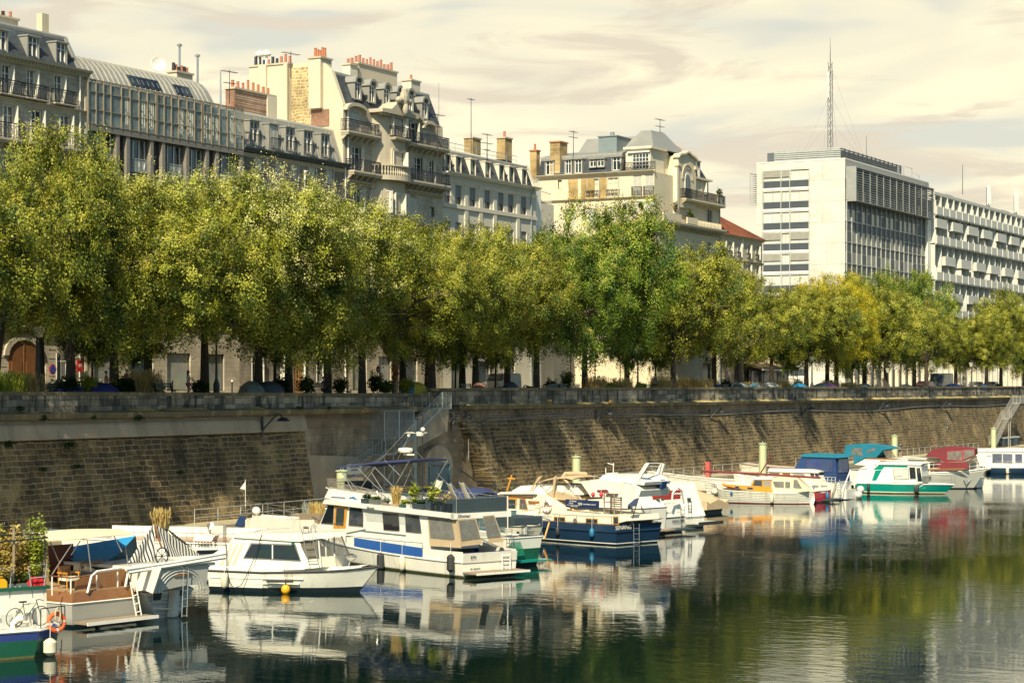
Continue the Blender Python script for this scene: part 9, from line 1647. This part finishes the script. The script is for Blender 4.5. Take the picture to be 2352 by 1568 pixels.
for X, Y, rz, lab in ((1600, 1010, .2, 'group bicycle parked at the wall foot, left one'), (1790, 1000, .1, 'bicycle parked at the wall foot, middle one'), (1910, 985, -.1, 'bicycle parked at the wall foot, right one')):
    px_, py_ = 746.5 + .2441 * X, 861.3 + .2441 * Y; x, _ = onY(px_, py_, 76.3); t0 = bpy.data.objects['bicycle']; dup(t0, None, Vector((x, 76.3, 1.2)), rz, lab.replace('group ', '')); 
for px, lab in ((2303, 'dark wheeled bin at the foot of the far staircase, left'), (2318, 'dark wheeled bin at the foot of the far staircase, middle'), (2333, 'dark wheeled bin at the foot of the far staircase, right')):
    x, _ = onY(px, 1030, 76); t = empty('wheeled_bin', (x, 76, 1.2), 0, lab, 'bin', 'bins by the staircase'); MB().taper([(-.5, -.4), (.5, -.4), (.5, .4), (-.5, .4)], .15, [(-.65, -.5), (.65, -.5), (.65, .5), (-.65, .5)], 1.2).build('body', SCR, t); MB().prism([(-.55, 1.2), (.5, 1.2), (.3, 1.38), (-.3, 1.38)], -.66, .66, 'x').build('lid', GALV, t)
for k, lab in enumerate(('yellow lidded slatted bin box beside the arched door, left', 'yellow lidded slatted bin box beside the arched door, right')):
    x, _ = onY(945 + 22 * k, 1110, 76.5); t = empty('bin_box', (x, 76.5, 1.2), 0, lab, 'bin', 'bin boxes by the door'); [MB().box(-.7, .7, -.45, -.4, .1 + .16 * i, .22 + .16 * i).build('slat', SCR, t) for i in range(6)]; MB().box(-.68, .68, -.4, .45, .08, 1.05).build('body', BLACK, t); MB().box(-.72, .72, -.5, .5, 1.06, 1.12).build('lid', mat('lid_yellow', (.5, .38, .03), .5), t)
x, z = onY(870, 1094, 77.4); t = empty('direction_sign', (746.5 and onY(812, 1077, 77.3)[0], 77.3, 1.2), 0, 'white arrow shaped direction sign under the staircase', 'sign'); zz = onY(812, 1077, 77.3)[1] - 1.2; MB().prism([(-1.0, 0), (-.75, .35), (.95, .35), (.95, -.35), (-.75, -.35)], -.03, 0, 'y').build('panel', GREYW, t).location = (0, 0, zz); MB().tube([(.3, .05, 0), (.3, .05, zz + .4)], .04, 6).build('post', GALV, t); txt('CAPITAINERIE', .2, BLACK, t, (.08, -.035, zz + .16)); txt('SANITAIRES', .16, BLACK, t, (.05, -.035, zz - .06))
x, z = onY(1540 / 1.0 * 1.0, 1080, 74.6); x = onY(1613, 1100, 74.6)[0]; t = empty('service_post', (x, 74.0, 1.2), 0, 'red service post on the quay beside the tan covered boat', 'service post'); MB().box(-.22, .22, -.2, .2, 0, 1.5).build('cabinet', mat('post_red', (.5, .1, .08), .5), t); MB().lathe([(.25, 1.5), (.25, 1.6), (.1, 1.7)], (0, 0, 0), 10).build('lamp_cap', BLACK, t)
# stored things: mooring ropes on wall
x, z = onY(1062, 1080, 77.4); t = empty('mooring_rope', (x, 77.5, 1.2), 0, 'black sagging rope from a wall ring right of the arched door', 'rope'); MB().tube([(0, 0, z - 1.2), (2, -.15, z - 2.1), (5, -.5, z - 2.9), (8.5, -1, z - 3.5)], .06, 5).build('rope', BLACK, t); MB().tube([(.2 * math.cos(a), 0, z - 1.2 + .2 * math.sin(a)) for a in [i * math.pi / 6 for i in range(13)]], .03, 4).build('wall_ring', BLACK, t)

# ---- split countable pieces of a part into parts of their own
def split_loose(o):
    me = o.data; n = len(me.vertices); par = list(range(n))
    def fd(a):
        while par[a] != a: par[a] = par[par[a]]; a = par[a]
        return a
    for p in me.polygons:
        v = list(p.vertices)
        for k in v[1:]: par[fd(k)] = fd(v[0])
    gr = {}
    for p in me.polygons: gr.setdefault(fd(p.vertices[0]), []).append(p)
    if not 1 < len(gr) < 110: return
    nm = o.name.split('.')[0]
    for k, ps in gr.items():
        ids = sorted({v for p in ps for v in p.vertices}); ix = {v: i for i, v in enumerate(ids)}; m = bpy.data.meshes.new(nm)
        m.from_pydata([me.vertices[v].co for v in ids], [], [[ix[v] for v in p.vertices] for p in ps]); [m.materials.append(q) for q in me.materials]; c = place(m, nm, o.parent, o.location, o.rotation_euler.z)
    bpy.data.objects.remove(o)
for o in list(bpy.data.objects):
    if o.type == 'MESH' and o.parent and not o.children and o.name.split('.')[0] in ('rubble_wall', 'arched_hood', 'arched_gable', 'louvre_blind', 'column', 'pier', 'pilaster', 'roof_unit', 'roof_units', 'partition', 'boom', 'white_davit', 'stair_buttress', 'white_vent', 'spandrel', 'facade_fin', 'mullion', 'roof_seam', 'sill_strip', 'quoin', 'facade_panel', 'blind', 'roof_frame', 'flue', 'downpipe', 'brick_panel', 'party_wall', 'arched_pane', 'panel_antenna', 'curtain'): split_loose(o)
